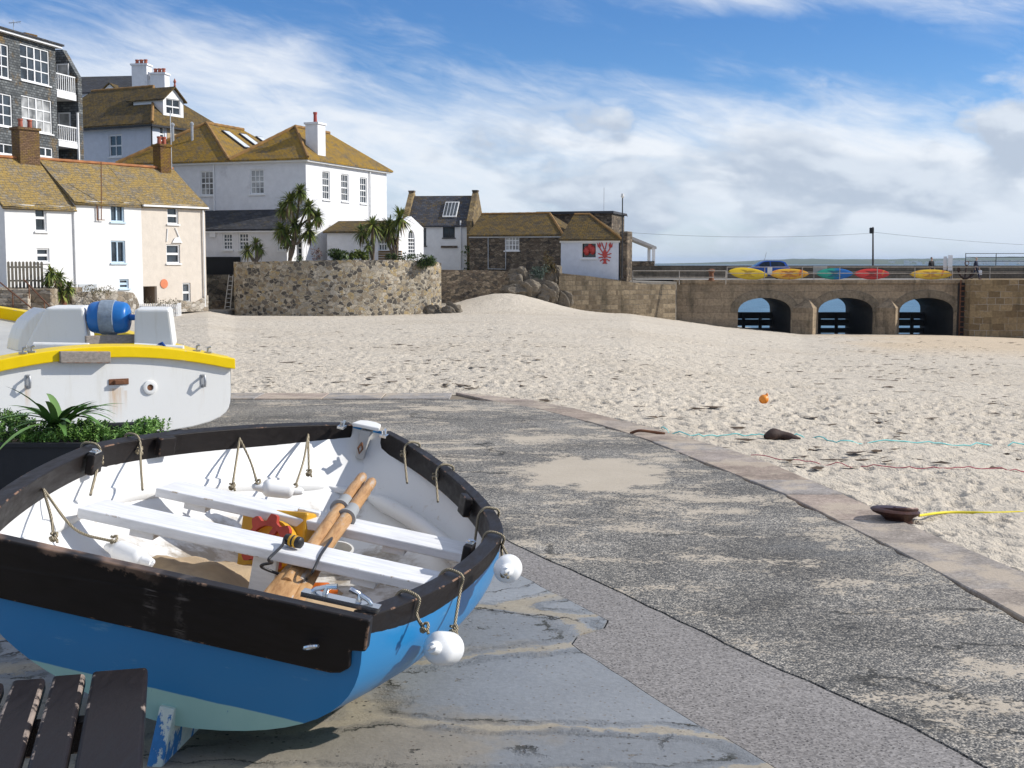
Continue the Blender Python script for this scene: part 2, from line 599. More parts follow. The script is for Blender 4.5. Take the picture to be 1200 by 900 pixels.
def m_strip():
    g = G('smooth_concrete_strip', .85, .25)
    v = g.co()
    n = g.noise(v, 1.3, 6, .6)
    c = g.mix(g.noise(v, .9, 9, .72), (.165, .152, .143), (.32, .30, .285))
    vv = g.vor(v, 62)
    r = g.sep(g.vor(v, 62, out='Color'))
    pk = g.ma('MULTIPLY', g.step(vv, .34, .22), g.step(r[0], .38, .6))
    fl = g.sep(g.vor(v, 110, out='Color'))
    c = g.mix(1.0, c, g.ramp(fl[0], [(0, .68), (.5, .98), (1, 1.3)]), 'MULTIPLY')
    c = g.mix(g.ma('MULTIPLY', pk, .8), c, (.06, .055, .052))
    c = g.mix(1.0, c, g.ramp(g.noise(v, 60, 4, .7), [(.25, .75), (.75, 1.22)]), 'MULTIPLY')
    c = g.mix(g.ma('MULTIPLY', g.step(g.noise(v, 2.6, 7, .7), .64, .70), .7), c, (.40, .34, .27))
    h = g.ma('SUBTRACT', g.noise(v, 45, 5, .7), pk)
    return g.put(col=c, normal=g.bump(h, .5, .006))


def m_flags():
    g = G('worn_slate_flags', .75, .3)
    v = g.co()
    wv = g.n('VectorMath', {0: v, 1: g.n('VectorMath', {0: g.noise(v, 1.7, 6, .68, out='Color'), 'Scale': .28}, operation='SCALE')}, operation='ADD')
    wv = g.map(wv, (.62, 1.15, 1), rot=(0, 0, -.25))
    e = g.vor(wv, 1.05, 'DISTANCE_TO_EDGE')
    tone = g.sep(g.vor(wv, 1.05, out='Color'))[0]
    n = g.noise(v, 2.2, 7, .62)
    c = g.mix(g.noise(v, 1.3, 9, .7), (.17, .18, .192), (.31, .325, .34))
    c = g.mix(1.0, c, g.ramp(tone, [(0, .82), (1, 1.12)]), 'MULTIPLY')
    c = g.mix(1.0, c, g.ramp(g.noise(v, 40, 5, .7), [(.25, .86), (.75, 1.12)]), 'MULTIPLY')
    # wear: brown, damp and sandy towards the boat
    brown = g.step(g.ma('ADD', g.noise(v, .9, 6, .65), g.ma('MULTIPLY', g.ma('MULTIPLY', g.step(g.sep(v)[0], .25, -.7), g.step(g.sep(v)[1], 5.2, 4.0)), .3)), .54, .68)
    c = g.mix(g.ma('MULTIPLY', brown, .8), c, g.mix(g.noise(v, 5, 8, .75), (.15, .13, .10), (.38, .33, .255)))
    jn = g.ma('ADD', e, g.ma('MULTIPLY', g.ma('SUBTRACT', g.noise(v, 5.5, 10, .78), .5), .17))
    joint = g.step(jn, .03, .012)
    wide = g.step(g.noise(v, .8, 4, .6), .50, .62)
    sandk = g.ma('MULTIPLY', g.step(jn, .06, .04), wide)
    patch = g.step(g.noise(g.map(v, (.9, 1.1, 1)), 1.9, 10, .74, .2), .64, .675)
    sc = g.mix(g.noise(v, 9, 8, .75), (.20, .165, .115), (.50, .44, .34))
    sc = g.mix(1.0, sc, g.ramp(g.noise(v, 150, 2), [(.2, .8), (.8, 1.15)]), 'MULTIPLY')
    rim = g.step(g.ma('ABSOLUTE', g.ma('SUBTRACT', jn, .08)), .012, .002)
    dk = g.ma('MULTIPLY', rim, g.step(g.noise(v, 2.8, 4, .6), .5, .62))
    c = g.mix(g.ma('MAXIMUM', g.ma('MULTIPLY', joint, .85), g.ma('MAXIMUM', sandk, g.ma('MULTIPLY', patch, .85))), c, sc)
    c = g.mix(dk, c, (.04, .04, .03))
    deb = g.ma('MULTIPLY', g.step(g.vor(v, 30), .22, .14), g.step(g.sep(g.vor(v, 30, out='Color'))[0], .62, .7))
    deb = g.ma('MULTIPLY', deb, g.step(jn, .2, .1))
    c = g.mix(deb, c, (.05, .045, .04))
    # fine dark cracks and chipped places
    cv = g.n('VectorMath', {0: v, 1: g.n('VectorMath', {0: g.noise(v, 3.1, 7, .72, out='Color'), 'Scale': .5}, operation='SCALE')}, operation='ADD')
    ce = g.vor(g.map(cv, (1, 1.25, 1), loc=(3.3, 1.7, 0)), .8, 'DISTANCE_TO_EDGE')
    ck_ = g.ma('MULTIPLY', g.step(ce, .013, .004), g.step(g.noise(v, 1.1, 3), .46, .56))
    chip = g.ma('MULTIPLY', g.step(g.noise(g.map(v, (1, 1.2, 1)), 6.5, 7, .74), .64, .67), g.step(g.noise(v, 1.4, 3), .5, .6))
    c = g.mix(g.ma('MULTIPLY', chip, .75), c, g.mix(g.noise(v, 22, 3), (.075, .065, .05), (.36, .31, .24)))
    c = g.mix(ck_, c, (.035, .033, .027))
    grit = g.ma('MULTIPLY', g.step(g.vor(v, 55), .3, .18), g.step(g.sep(g.vor(v, 55, out='Color'))[1], .80, .86))
    c = g.mix(g.ma('MULTIPLY', grit, .8), c, g.mix(g.sep(g.vor(v, 55, out='Color'))[2], (.03, .028, .025), (.34, .24, .16)))
    h = g.ma('ADD', g.ma('SUBTRACT', g.ma('MULTIPLY', g.step(jn, .03, .10), .8), g.ma('ADD', g.ma('MULTIPLY', ck_, .9), g.ma('MULTIPLY', chip, .5))), g.ma('MULTIPLY', g.noise(v, 18, 6, .7), .35))
    return g.put(col=c, rough=g.ramp(n, [(.3, .6), (.7, .85)]), normal=g.bump(h, .8, .015))


def m_kerb():
    g = G('granite_kerb', .9, .2)
    v = g.co()
    r = g.n('ObjectInfo', out='Random')
    isl = g.n('NewGeometry', out='Random Per Island')
    c = g.ramp(isl, [(0, (.33, .26, .21)), (.35, (.36, .305, .255)), (.6, (.31, .295, .28)), (1, (.40, .32, .265))])
    c = g.mix(1.0, c, g.ramp(g.noise(v, 45, 5, .8), [(.25, .45), (.75, 1.5)]), 'MULTIPLY')
    c = g.mix(1.0, c, g.ramp(g.noise(v, 3.5, 6, .7), [(.3, .62), (.7, 1.2)]), 'MULTIPLY')
    c = g.mix(g.ma('MULTIPLY', g.step(g.noise(v, 2.2, 8, .72), .48, .60), .8), c, (.46, .385, .30))
    return g.put(col=c, normal=g.bump(g.noise(v, 40, 5, .7), .6, .008))


SAND, TARMAC, STRIP, FLAGS, KERB = m_sand(), m_tarmac(), m_strip(), m_flags(), m_kerb()
DIRT = flat('packed_sandy_dirt', (.20, .165, .12), .95, var=.3, scale=4, bump=.5)

# ------------------------------------------------------------------ slipway outlines (x as a function of y)
_k = H / 1.6
XD = [(-14, 5.2), (-4, 4.1), (2, 3.25), (4, 2.92), (6.45, 2.63), (7.25, 2.46), (8.29, 2.32), (9.2, 2.17), (10.42, 1.97), (12.14, 1.35), (14.0, .62), (15.0, .05), (15.55, -.75)]
XC = [(-14, 4.6), (-4, 3.6), (2, 2.75), (4, 2.45), (5.52, 2.26), (6.63, 2.16), (7.61, 2.01), (8.59, 1.86), (9.77, 1.58), (11.55, 1.16), (13.2, .55), (14.4, .02), (14.85, -.7)]
XB = [(-14, 6.3), (-4, 3.45), (2, 2.05), (3.94, 1.47), (4.28, 1.35), (4.93, 1.01), (5.66, .69), (7.14, 0.0), (9, -1.1), (11, -2.4), (13, -3.6), (14.6, -4.8)]
XA = [(-14, 5.6), (-4, 2.7), (2, 1.42), (3.94, .81), (4.28, .62), (4.49, .53), (5.09, .28), (5.27, .22), (5.49, .45), (5.9, .27), (6.45, 0.0), (7.3, -.55), (9, -1.75), (11, -3.0), (13, -4.25), (14.6, -5.4)]
XD, XC, XB, XA = [[(y * _k, x * _k) for y, x in L] for L in (XD, XC, XB, XA)]


def fx(L, y): return float(np.interp(y, [q[0] for q in L], [q[1] for q in L]))


def jit(L, amp, step=.12, seed=0, off=0):
    rs = np.random.RandomState(seed)
    ys = np.arange(L[0][0], L[-1][0] + 1e-6, step)
    w = np.cumsum(rs.normal(0, amp, len(ys)))
    w = w - np.convolve(w, np.ones(9) / 9, 'same')
    return [(fx(L, y) + off + w[i] + rs.normal(0, amp * .5), y) for i, y in enumerate(ys)]


def strip(name, left, right, z, mat, th=.03):
    """a paved sheet between two edge lines, as one row of slices"""
    y0, y1 = max(left[0][1], right[0][1]), max(left[-1][1], right[-1][1])
    ys = sorted({q[1] for q in left + right if y0 <= q[1] <= y1})
    lf = lambda y: float(np.interp(y, [q[1] for q in left], [q[0] for q in left]))
    rf = lambda y: float(np.interp(y, [q[1] for q in right], [q[0] for q in right]))
    rows = [[(lf(y), y, z - th), (lf(y), y, z), (max(rf(y), lf(y) + .01), y, z), (max(rf(y), lf(y) + .01), y, z - th)] for y in ys]
    m = MB().grid([r + [r[0]] for r in rows])
    m.poly(rows[0]); m.poly(rows[-1])
    return tag(m.build(name, mat, weld=True, at0=True), kind='structure')


YT = 14.85 * _k
base = MB().prism([(-14, -14 * _k, 0), (5.1 * _k, -14 * _k, 0)] + [(x - .02, y, 0) for y, x in XD if y > -13] + [(-14, 15.5 * _k, 0)], (0, 0, -.6))
tag(base.build('ground', DIRT), kind='structure')
for v_ in []: pass
ground_top = 0.0
B_ = jit(XB, .006, seed=3)
A_ = jit(XA, .008, seed=4)
C_ = jit(XC, .016, seed=5)
strip('flagstone_paving', [(-14, -14 * _k), (-14, 14.6 * _k)], A_, .024, FLAGS)
strip('concrete_strip', [(x + .010, y) for x, y in A_], [(x - .004, y) for x, y in B_], .02, STRIP)
strip('slipway', [(x + .005, y) for x, y in B_], [(x - .012, y) for x, y in C_], .024, TARMAC)

# granite kerb: one long row of dressed stones along the sand, one mesh
km = MB()
rs = random.Random(8)
y = -13.9 * _k
while y < 15.2 * _k:
    ln = rs.uniform(.55, 1.15)
    y1 = min(y + ln, 15.5 * _k)
    g_ = .003
    km.prism([(fx(XC, y + g_) + .012, y + g_, 0), (fx(XD, y + g_), y + g_, 0), (fx(XD, y1 - g_), y1 - g_, 0), (fx(XC, y1 - g_) + .012, y1 - g_, 0)], (0, 0, .026 + rs.uniform(-.003, .006)))
    y = y1
# top end of the slip
x = -.72 * _k
while x > -13:
    x1 = x - rs.uniform(.7, 1.3)
    km.prism([(x1 + .003, YT + .02, 0), (x - .008, YT + .02, 0), (x - .008, 15.5 * _k + rs.uniform(-.02, .05), 0), (x1 + .008, 15.5 * _k, 0)], (0, 0, .024 + rs.uniform(-.003, .006)))
    x = x1
tag(km.build('kerb', KERB, bevel=.006, seg=1, at0=True), kind='structure')


# ------------------------------------------------------------------ beach
FARP = [(-900, 62, -.9), (-100, 60, -.95), (60, 62, -1.0), (165, 70, -1.4), (243, 78, -1.3), (275, 80, -1.6), (400, 80, -1.6), (515, 84, -1.65), (600, 92, -1.75), (660, 95, -1.95),
        (740, 97, -2.2), (850, 99, -3.35), (940, 99.5, -3.95), (1110, 99, -3.95), (1200, 97, -4.05), (1500, 95, -4.2), (2200, 90, -4.3)]
_fp = np.array(FARP, float)


def _hash(ix, iy, k):
    h = np.sin(ix * 127.1 + iy * 311.7 + k * 74.7) * 43758.5453
    return h - np.floor(h)


def vnoise(x, y):
    ix, iy = np.floor(x), np.floor(y)
    fx_, fy_ = x - ix, y - iy
    u, w = fx_ * fx_ * (3 - 2 * fx_), fy_ * fy_ * (3 - 2 * fy_)
    a, b, c, d = (_hash(ix + i, iy + j, 0) for j in (0, 1) for i in (0, 1))
    return (a * (1 - u) + b * u) * (1 - w) + (c * (1 - u) + d * u) * w


def dimples(x, y, cell, rad, dep, k):
    cx, cy = np.floor(x / cell), np.floor(y / cell)
    out = np.zeros_like(x)
    for i in (-1, 0, 1):
        for j in (-1, 0, 1):
            qx, qy = cx + i, cy + j
            px_, py_ = (qx + _hash(qx, qy, k)) * cell, (qy + _hash(qx, qy, k + 1)) * cell
            th = _hash(qx, qy, k + 2) * 6.283
            rr = rad * (.6 + .8 * _hash(qx, qy, k + 3))
            dp = dep * (_hash(qx, qy, k + 4) - .12)
            ux, uy = x - px_, y - py_
            a = (ux * np.cos(th) + uy * np.sin(th)) / (rr * 1.5)
            b = (-ux * np.sin(th) + uy * np.cos(th)) / rr
            q = a * a + b * b
            out += dp * (-np.exp(-(q * 1.15) ** 2) + .26 * np.exp(-((np.sqrt(q) - 1.3) ** 2) * 6))
    return out


def beach_z(x, y, fine=True):
    x, y = np.asarray(x, float), np.asarray(y, float)
    ys = np.maximum(y, 4)
    px = 600 + F * x / ys
    dF = np.interp(px, _fp[:, 0], _fp[:, 1])
    zF = np.interp(px, _fp[:, 0], _fp[:, 2])
    d0 = 14.8 - 6 * np.clip((px - 640) / 600, 0, 1)
    t = np.clip((ys - d0) / (dF - d0), 0, 1.15)
    z = zF * t - .012
    z += 1.25 * np.exp(-((x + .6) / 4.2) ** 2 - ((y - 90) / 7.0) ** 2)
    smooth = np.clip((px - 980) / 90, 0, 1) * np.clip((ys - 55) / 15, 0, 1)
    z += .12 * (vnoise(x * .14, y * .1) - .5) * t
    if fine:
        amp = (1 - .85 * smooth) * np.clip((ys + 2) / 8, .3, 1)
        amp = amp * (.5 + 1.0 * vnoise(x * .45 + 3, y * .45))
        z += amp * (dimples(x, y, .21, .058, .046, 1) + dimples(x + 7, y + 3, .135, .036, .030, 20) + .04 * (vnoise(x * 1.6, y * 1.6) - .5) + .014 * (vnoise(x * 7, y * 7) - .5))
    # tuck the sheet under the slipway
    xd = np.interp(y, [q[0] for q in XD], [q[1] for q in XD])
    ins = np.clip((xd - x) / .25, 0, 1) * np.clip((15.42 * _k - y) / .2, 0, 1)
    edge = np.exp(-np.clip(np.abs(x - xd), 0, 9) / .35) * (y < 15.6)
    z = z + .03 * edge * (1 - ins)
    return z - .5 * ins


nd, na = 1080, 740
dd = np.exp(np.linspace(math.log(3.4), math.log(112), nd))
aa = np.tan(np.linspace(math.atan(-.62), math.atan(.62), na))
Yg, Ag = np.meshgrid(dd, aa, indexing='ij')
Xg = Ag * Yg
Zg = beach_z(Xg, Yg)
V_ = np.stack([Xg, Yg, Zg], -1).reshape(-1, 3)
ii, jj = np.meshgrid(np.arange(nd - 1), np.arange(na - 1), indexing='ij')
b0 = (ii * na + jj).ravel()
F_ = np.stack([b0, b0 + 1, b0 + na + 1, b0 + na], 1)
# leave out faces wholly under the slipway
keep = V_[F_][:, :, 2].max(1) > V_[F_][:, :, 2].min() * 0 - 50
under = (Zg.ravel()[F_].max(1) < -.4) & (Yg.ravel()[F_].max(1) < 15)
tag(np_mesh('beach_sand', V_, F_[~under], SAND), kind='structure')

# coarse sand to both sides and behind, where the picture does not look
def coarse(name, x0, x1, y0, y1, nx, ny):
    X, Y = np.meshgrid(np.linspace(x0, x1, nx), np.linspace(y0, y1, ny), indexing='ij')
    Z = beach_z(X, Y, False) - .12
    V = np.stack([X, Y, Z], -1).reshape(-1, 3)
    i, j = np.meshgrid(np.arange(nx - 1), np.arange(ny - 1), indexing='ij')
    b = (i * ny + j).ravel()
    return V, np.stack([b, b + ny, b + ny + 1, b + 1], 1)
Vc, Fc = coarse('', -75, 90, -25, 108, 90, 90)
ctr = Vc[Fc].mean(1)
px_c = np.abs(ctr[:, 0]) / np.maximum(ctr[:, 1], .1)
sel = (px_c > .58) | (ctr[:, 1] < 4)
sel &= ~((ctr[:, 1] < 15.5 * _k) & (ctr[:, 0] < np.interp(ctr[:, 1], [q[0] for q in XD], [q[1] for q in XD]) - 2.0) & (ctr[:, 0] > -12))
tag(np_mesh('beach', Vc, Fc[sel], SAND), kind='structure')

# ------------------------------------------------------------------ sea and far coast
def m_sea():
    g = G('sea_water', .3, .16)
    v = g.co()
    n = g.noise(g.map(v, (.5, 1.1, 1)), .8, 6, .6)
    rp = g.noise(g.map(v, (.35, 1.3, 1)), .9, 6, .65)
    c = g.mix(g.step(rp, .36, .66), (.018, .075, .13), (.12, .25, .33))
    return g.put(col=c, normal=g.bump(n, .8, .35))


SEA_Z = -4.35
sea = MB().quad((-14000, -300, SEA_Z), (14000, -300, SEA_Z), (14000, 14000, SEA_Z), (-14000, 14000, SEA_Z))
tag(sea.build('sea', m_sea(), uv=False), kind='structure')


def m_hill():
    g = G('far_hillside', .95, .1)
    v = g.co()
    c = g.mix(g.noise(v, .006, 6, .6), (.05, .075, .03), (.14, .14, .07))
    return g.put(col=c)


def hills(name, d, prof, dep, seed):
    rs = np.random.RandomState(seed)
    px = np.arange(prof[0][0], prof[-1][0] + 1, 6)
    h = np.interp(px, [q[0] for q in prof], [q[1] for q in prof]) + rs.normal(0, .25, len(px))
    rows = []
    for f, k in ((0, 0), (.3, .55), (.6, .85), (1.0, 1.0), (1.6, .6), (2.2, 0)):
        row = []
        for p_, y_ in zip(px, h):
            Y = d + f * dep
            top = H + y_ * (d + dep) / F
            X = (p_ - 600) / F * (d + dep * .5)
            row.append((X, Y + rs.normal(0, dep * .04), SEA_Z + max(0, (top - SEA_Z)) * k * (1 + (rs.normal(0, .05) if 0 < k < 1 else 0))))
        rows.append(row)
    m = MB().grid(rows)
    return tag(m.build(name, m_hill(), smooth='all', uv=False), kind='structure')


hills('hills', 4200, [(700, -3), (850, 0), (900, 2.2), (960, 4.5), (1010, 4.2), (1080, 4.0), (1150, 5.0), (1230, 7), (1400, 9), (1700, 4), (1900, -3)], 900, 1)
# pale specks of the town across the bay: one far-off mass
tm = MB()
rs = random.Random(5)
for i in range(230):
    p_ = rs.gauss(1165, 45) if i % 3 else rs.uniform(1040, 1420)
    d = rs.uniform(4210, 4420)
    kk = max(0, (d - 4200) / 900)
    zz = SEA_Z + 18 * kk / .3 * .55 - 2
    tm.box(((p_ - 600) / F * d, d, zz + 4), (rs.uniform(6, 16), 8, rs.uniform(7, 11)))
tag(tm.build('distant_town', flat('far_white_walls', (.62, .6, .56), .8), uv=False), 'pale houses scattered along the far shore across the bay', 'town', kind='stuff')
# ------------------------------------------------------------------ dinghy materials
def m_hull():
    g = G('blue_hull_paint', .28, .5)
    v = g.co()
    x, y, z = g.sep(v)
    c = g.mix(g.noise(v, 1.5, 4), (.014, .18, .42), (.022, .215, .475))
    scr = g.ma('MULTIPLY', g.step(g.noise(g.map(v, (2.5, 2.5, 9), rot=(0, .5, .3)), 2.2, 7, .72), .60, .68), .5)
    c = g.mix(scr, c, (.12, .32, .5))
    n = g.ma('ADD', z, g.ma('MULTIPLY', g.noise(v, 6, 5), .012))
    k = g.step(n, -.402, -.407)
    tq = g.mix(g.noise(v, 5, 5, .65), (.27, .50, .46), (.40, .62, .56))
    tq = g.mix(g.step(g.noise(g.map(v, (3, 3, 1)), 4, 6, .7), .62, .68), tq, (.05, .19, .38))
    c = g.mix(k, c, tq)
    return g.put(col=c, rough=g.mix(k, .28, .6), normal=g.bump(g.noise(v, 2.5, 3), .05, .03))


def worn(name, col, under, amt=.5, rough=.45, er=.012, grain=(6, 1.2, 6), scratch=.35, con=1.0, spec=.3):
    """painted wood worn through along its edges"""
    g = G(name, rough, spec)
    v = g.co()
    gr = g.noise(g.map(v, grain), 6, 6, .65)
    e = g.edge(er)
    wn = g.ma('ADD', g.noise(v, 11, 6, .7), g.ma('MULTIPLY', g.ma('SUBTRACT', g.noise(v, 2.2, 2), .5), .7))
    k = g.ma('MULTIPLY', e, g.step(wn, .66 - amt * .22, .72 - amt * .2))
    sc = g.ma('MULTIPLY', g.step(g.noise(g.map(v, (4, 4, 14)), 5, 7, .75), .70, .76), scratch)
    c = g.mix(1.0, col, g.ramp(gr, [(.3, 1 - .25 * con), (.7, 1 + .35 * con)]), 'MULTIPLY')
    c = g.mix(sc, c, under)
    c = g.mix(k, c, g.mix(1.0, under, g.ramp(gr, [(.3, .6), (.7, 1.3)]), 'MULTIPLY'))
    return g.put(col=c, rough=g.ramp(gr, [(.3, rough * .8), (.7, min(1, rough * 1.3))]), normal=g.bump(g.ma('SUBTRACT', gr, k), .3, .004))


def m_liner():
    g = G('white_dinghy_interior', .4, .4)
    v = g.co()
    x, y, z = g.sep(v)
    c = g.mix(g.noise(v, 3, 5), (.66, .66, .65), (.74, .74, .73))
    m = g.step(g.ma('ADD', z, g.ma('MULTIPLY', g.ma('SUBTRACT', g.noise(v, 5, 7, .7), .5), .16)), -.36, -.42)
    m = g.ma('MULTIPLY', m, g.step(g.noise(v, 4, 6, .7), .42, .58))
    c = g.mix(g.ma('MULTIPLY', m, .85), c, g.mix(g.noise(v, 9, 5), (.16, .12, .075), (.36, .29, .2)))
    st_ = g.ma('MULTIPLY', g.step(g.noise(g.map(v, (1.2, 1.2, 2.2)), 2.2, 9, .75), .60, .68), g.step(z, -.16, -.24))
    c = g.mix(g.ma('MULTIPLY', st_, .7), c, (.46, .37, .26))
    gr = g.ma('MULTIPLY', g.step(g.noise(v, 8, 8, .78), .56, .74), .35)
    c = g.mix(gr, c, (.45, .42, .38))
    return g.put(col=c, normal=g.bump(g.noise(v, 12, 4), .06, .01))


BLKWOOD = worn('black_painted_wood', (.009, .0065, .006), (.21, .12, .075), .35, .5, scratch=.3)
WHTWOOD = worn('white_painted_wood', (.66, .665, .675), (.40, .34, .27), .3, .5, scratch=.45, grain=(1.2, 9, 6), con=.5)
CHROME = flat('tarnished_chrome', (.62, .62, .61), .22, metal=1, var=.2)
ROPE = None


def m_rope():
    g = G('tan_rope', .95, .1)
    v = g.co()
    w = g.n('TexWave', {'Vector': g.map(v, rot=(.6, .5, .3)), 'Scale': 62.0, 'Distortion': 1.5, 'Detail': 2.0})
    c = g.mix(w, (.20, .165, .11), (.46, .40, .29))
    return g.put(col=c, normal=g.bump(w, .9, .004))


ROPE = m_rope()
def m_oar():
    g = G('varnished_oar_wood', .5, .3)
    v = g.co()
    st = g.noise(g.map(v, (26, 2.2, 26), rot=(0, 0, .1)), 1.5, 7, .7)
    c = g.ramp(st, [(.28, (.22, .105, .04)), (.5, (.42, .235, .10)), (.72, (.52, .33, .17))])
    wn = g.noise(g.map(v, (5, 1.6, 5)), 2.4, 8, .75)
    c = g.mix(g.step(wn, .53, .66), c, g.mix(st, (.30, .26, .22), (.52, .47, .41)))
    c = g.mix(g.ma('MULTIPLY', g.step(g.noise(v, 30, 5, .7), .6, .7), .5), c, (.12, .07, .035))
    return g.put(col=c, normal=g.bump(st, .35, .003))


OARWOOD = m_oar()
BALLW = flat('white_fender_vinyl', (.80, .80, .79), .3, var=.05)

# ------------------------------------------------------------------ pose (solved from the photograph)
bX, bY, bZ, byaw, bpit, broll, bL, bb0, bbm, bsm, be1, be2, bc2 = -1.0947, 3.9347, .6435 + .03, .1135, .0285, .1904, 2.9608, .6729, .9223, .4927, 1.5163, .8256, .1714
_Ry = Matrix(((math.cos(broll), 0, math.sin(broll)), (0, 1, 0), (-math.sin(broll), 0, math.cos(broll))))
_Rx = Matrix(((1, 0, 0), (0, math.cos(bpit), -math.sin(bpit)), (0, math.sin(bpit), math.cos(bpit))))
_Rz = Matrix(((math.cos(byaw), math.sin(byaw), 0), (-math.sin(byaw), math.cos(byaw), 0), (0, 0, 1)))
BM = _Rz @ _Rx @ _Ry
BO = Vector((bX, bY, bZ))


def b2w(p): return BM @ Vector(p) + BO


def bat(px, py, z):
    """photo pixel -> boat coordinates on the plane at height z of the boat"""
    ro = BM.transposed() @ (EYE - BO)
    rd = BM.transposed() @ ray(px, py)
    return ro + rd * ((z - ro.z) / rd.z)


def beam(s):
    if s < bsm: return bb0 + (bbm - bb0) * (1 - abs((bsm - s) / bsm) ** 2)
    q = min(1, (s - bsm) / (1 - bsm))
    return .05 + (bbm - .05) * max(0, (1 - q ** be1)) ** be2


def sheer(s): return bc2 * (s * s - s)


def keel(s):
    k = -.53 - .02 * math.sin(math.pi * min(1, s / .8))
    if s > .72: k += .40 * ((s - .72) / .28) ** 2.6
    return k


def sec(s, u, inset=0.0, rak=True):
    """hull surface point; u = 0 keel .. 1 sheer"""
    b = max(.012, beam(s) - .018 - inset)
    zs, zk = sheer(s) - .02, keel(s) + inset * 1.2
    q = max(0, (s - .45) / .55)
    x = b * (1 - (1 - u) ** (3.3 - 1.9 * q)) ** (.66 + .34 * q)
    z = zk + (zs - zk) * u
    yy = s * bL - .10 * (1 - u) * max(0, (s - .75) / .25) ** 2 + (-.03 + .10 * (1 - u)) * max(0, 1 - s * 6)   # stem and transom rake
    return Vector((x, yy, z))


def sh(p):
    """the bottom lies a little over to one side"""
    return Vector((p.x + .07 * min(1, max(0, -p.z / .5)), p.y, p.z))


dinghy = empty('dinghy', BO, 'small blue rowing dinghy with black gunwale and white inside, heeled over on the slipway', 'rowing boat')
dinghy.rotation_euler = BM.to_euler()

SS = [i / 40 for i in range(41)]
UU = [i / 16 for i in range(17)]
UU = [u ** 1.5 for u in UU]


def shell(inset, s0=0.0, s1=1.0):
    rows = []
    for s in SS:
        s = s0 + (s1 - s0) * s
        st = [sec(s, u, inset) for u in UU]
        rows.append([Vector((-p.x, p.y, p.z)) for p in st[::-1]] + st[1:] if False else [Vector((-p.x, p.y, p.z)) for p in st[::-1]] + st)
    return [[sh(p) for p in r] for r in rows]


rows = shell(0)
m = MB().grid(rows)
m.poly(rows[0])
m.poly(rows[-1])
hull = m.build('hull', m_hull(), dinghy, True, smooth=50, weld=True)
rows = shell(.022, .012, .975)
m = MB().grid(rows)
m.poly(rows[0]); m.poly(rows[-1])
LINER = m_liner()
m.build('lining', LINER, dinghy, True, smooth=50, weld=True, recalc=False)


def rail(side):
    m = MB()
    prev = []
    N = 60
    for i in range(N + 1):
        s = i / N * .985
        ds = .002
        b, b2 = beam(s), beam(min(.999, s + ds))
        t = Vector((side * (b2 - b), ds * bL, 0)).normalized()
        nrm = Vector((t.y, -t.x, 0)) * side     # outward
        P = Vector((side * b, s * bL, sheer(s)))
        if s < .02: P.y -= .0
        o_, w, h = P, .062, .105
        prev.append([o_ - nrm * .005, o_, o_ - Vector((0, 0, h)) - nrm * .004, o_ - Vector((0, 0, h)) - nrm * w, o_ - nrm * w])
    k = len(m.v)
    n = 5
    for r_ in prev: m.v += r_
    for i in range(N):
        for j in range(n):
            m.f.append([k + i * n + j, k + i * n + (j + 1) % n, k + (i + 1) * n + (j + 1) % n, k + (i + 1) * n + j])
    m.f.append([k + j for j in range(n)]); m.f.append([k + N * n + j for j in range(n)])
    return m.build('gunwale', BLKWOOD, dinghy, True, bevel=.005, seg=2)


rail(-1); rail(1)
# transom board: a deep black plank across the stern, its lower corners rounded, and the inner face
def edge_x(u):
    p = sec(0, u); return p.x
def tr_prof(ub, out):
    """outline of the top part of the transom"""
    pr = []
    for u in (1, .9, .8, .72, .66, .6):
        p = sec(0, u)
        pr.append((p.x + out, p.z))
    return pr
zb = -.20
top = sheer(0) + .004
R_ = [(bb0 + .012, top), (bb0 + .012, -.105), (bb0 - .035, -.112)]
R_ += [(edge_x(.66) - .0, -.172), (edge_x(.62) - .022, -.196), (edge_x(.60) - .05, -.204)]
prof = R_ + [(-x, z) for x, z in R_[::-1]]
m = MB()
tilt = lambda z: -.03 - (z) * .20
m.prism([(x, tilt(z) - .012 * (1 - (x / bb0) ** 2) - .026, z) for x, z in prof], (0, .056, 0))
def bat_y(px, py, y):
    ro = BM.transposed() @ (EYE - BO); rd = BM.transposed() @ ray(px, py)
    return ro + rd * ((y - ro.y) / rd.y)


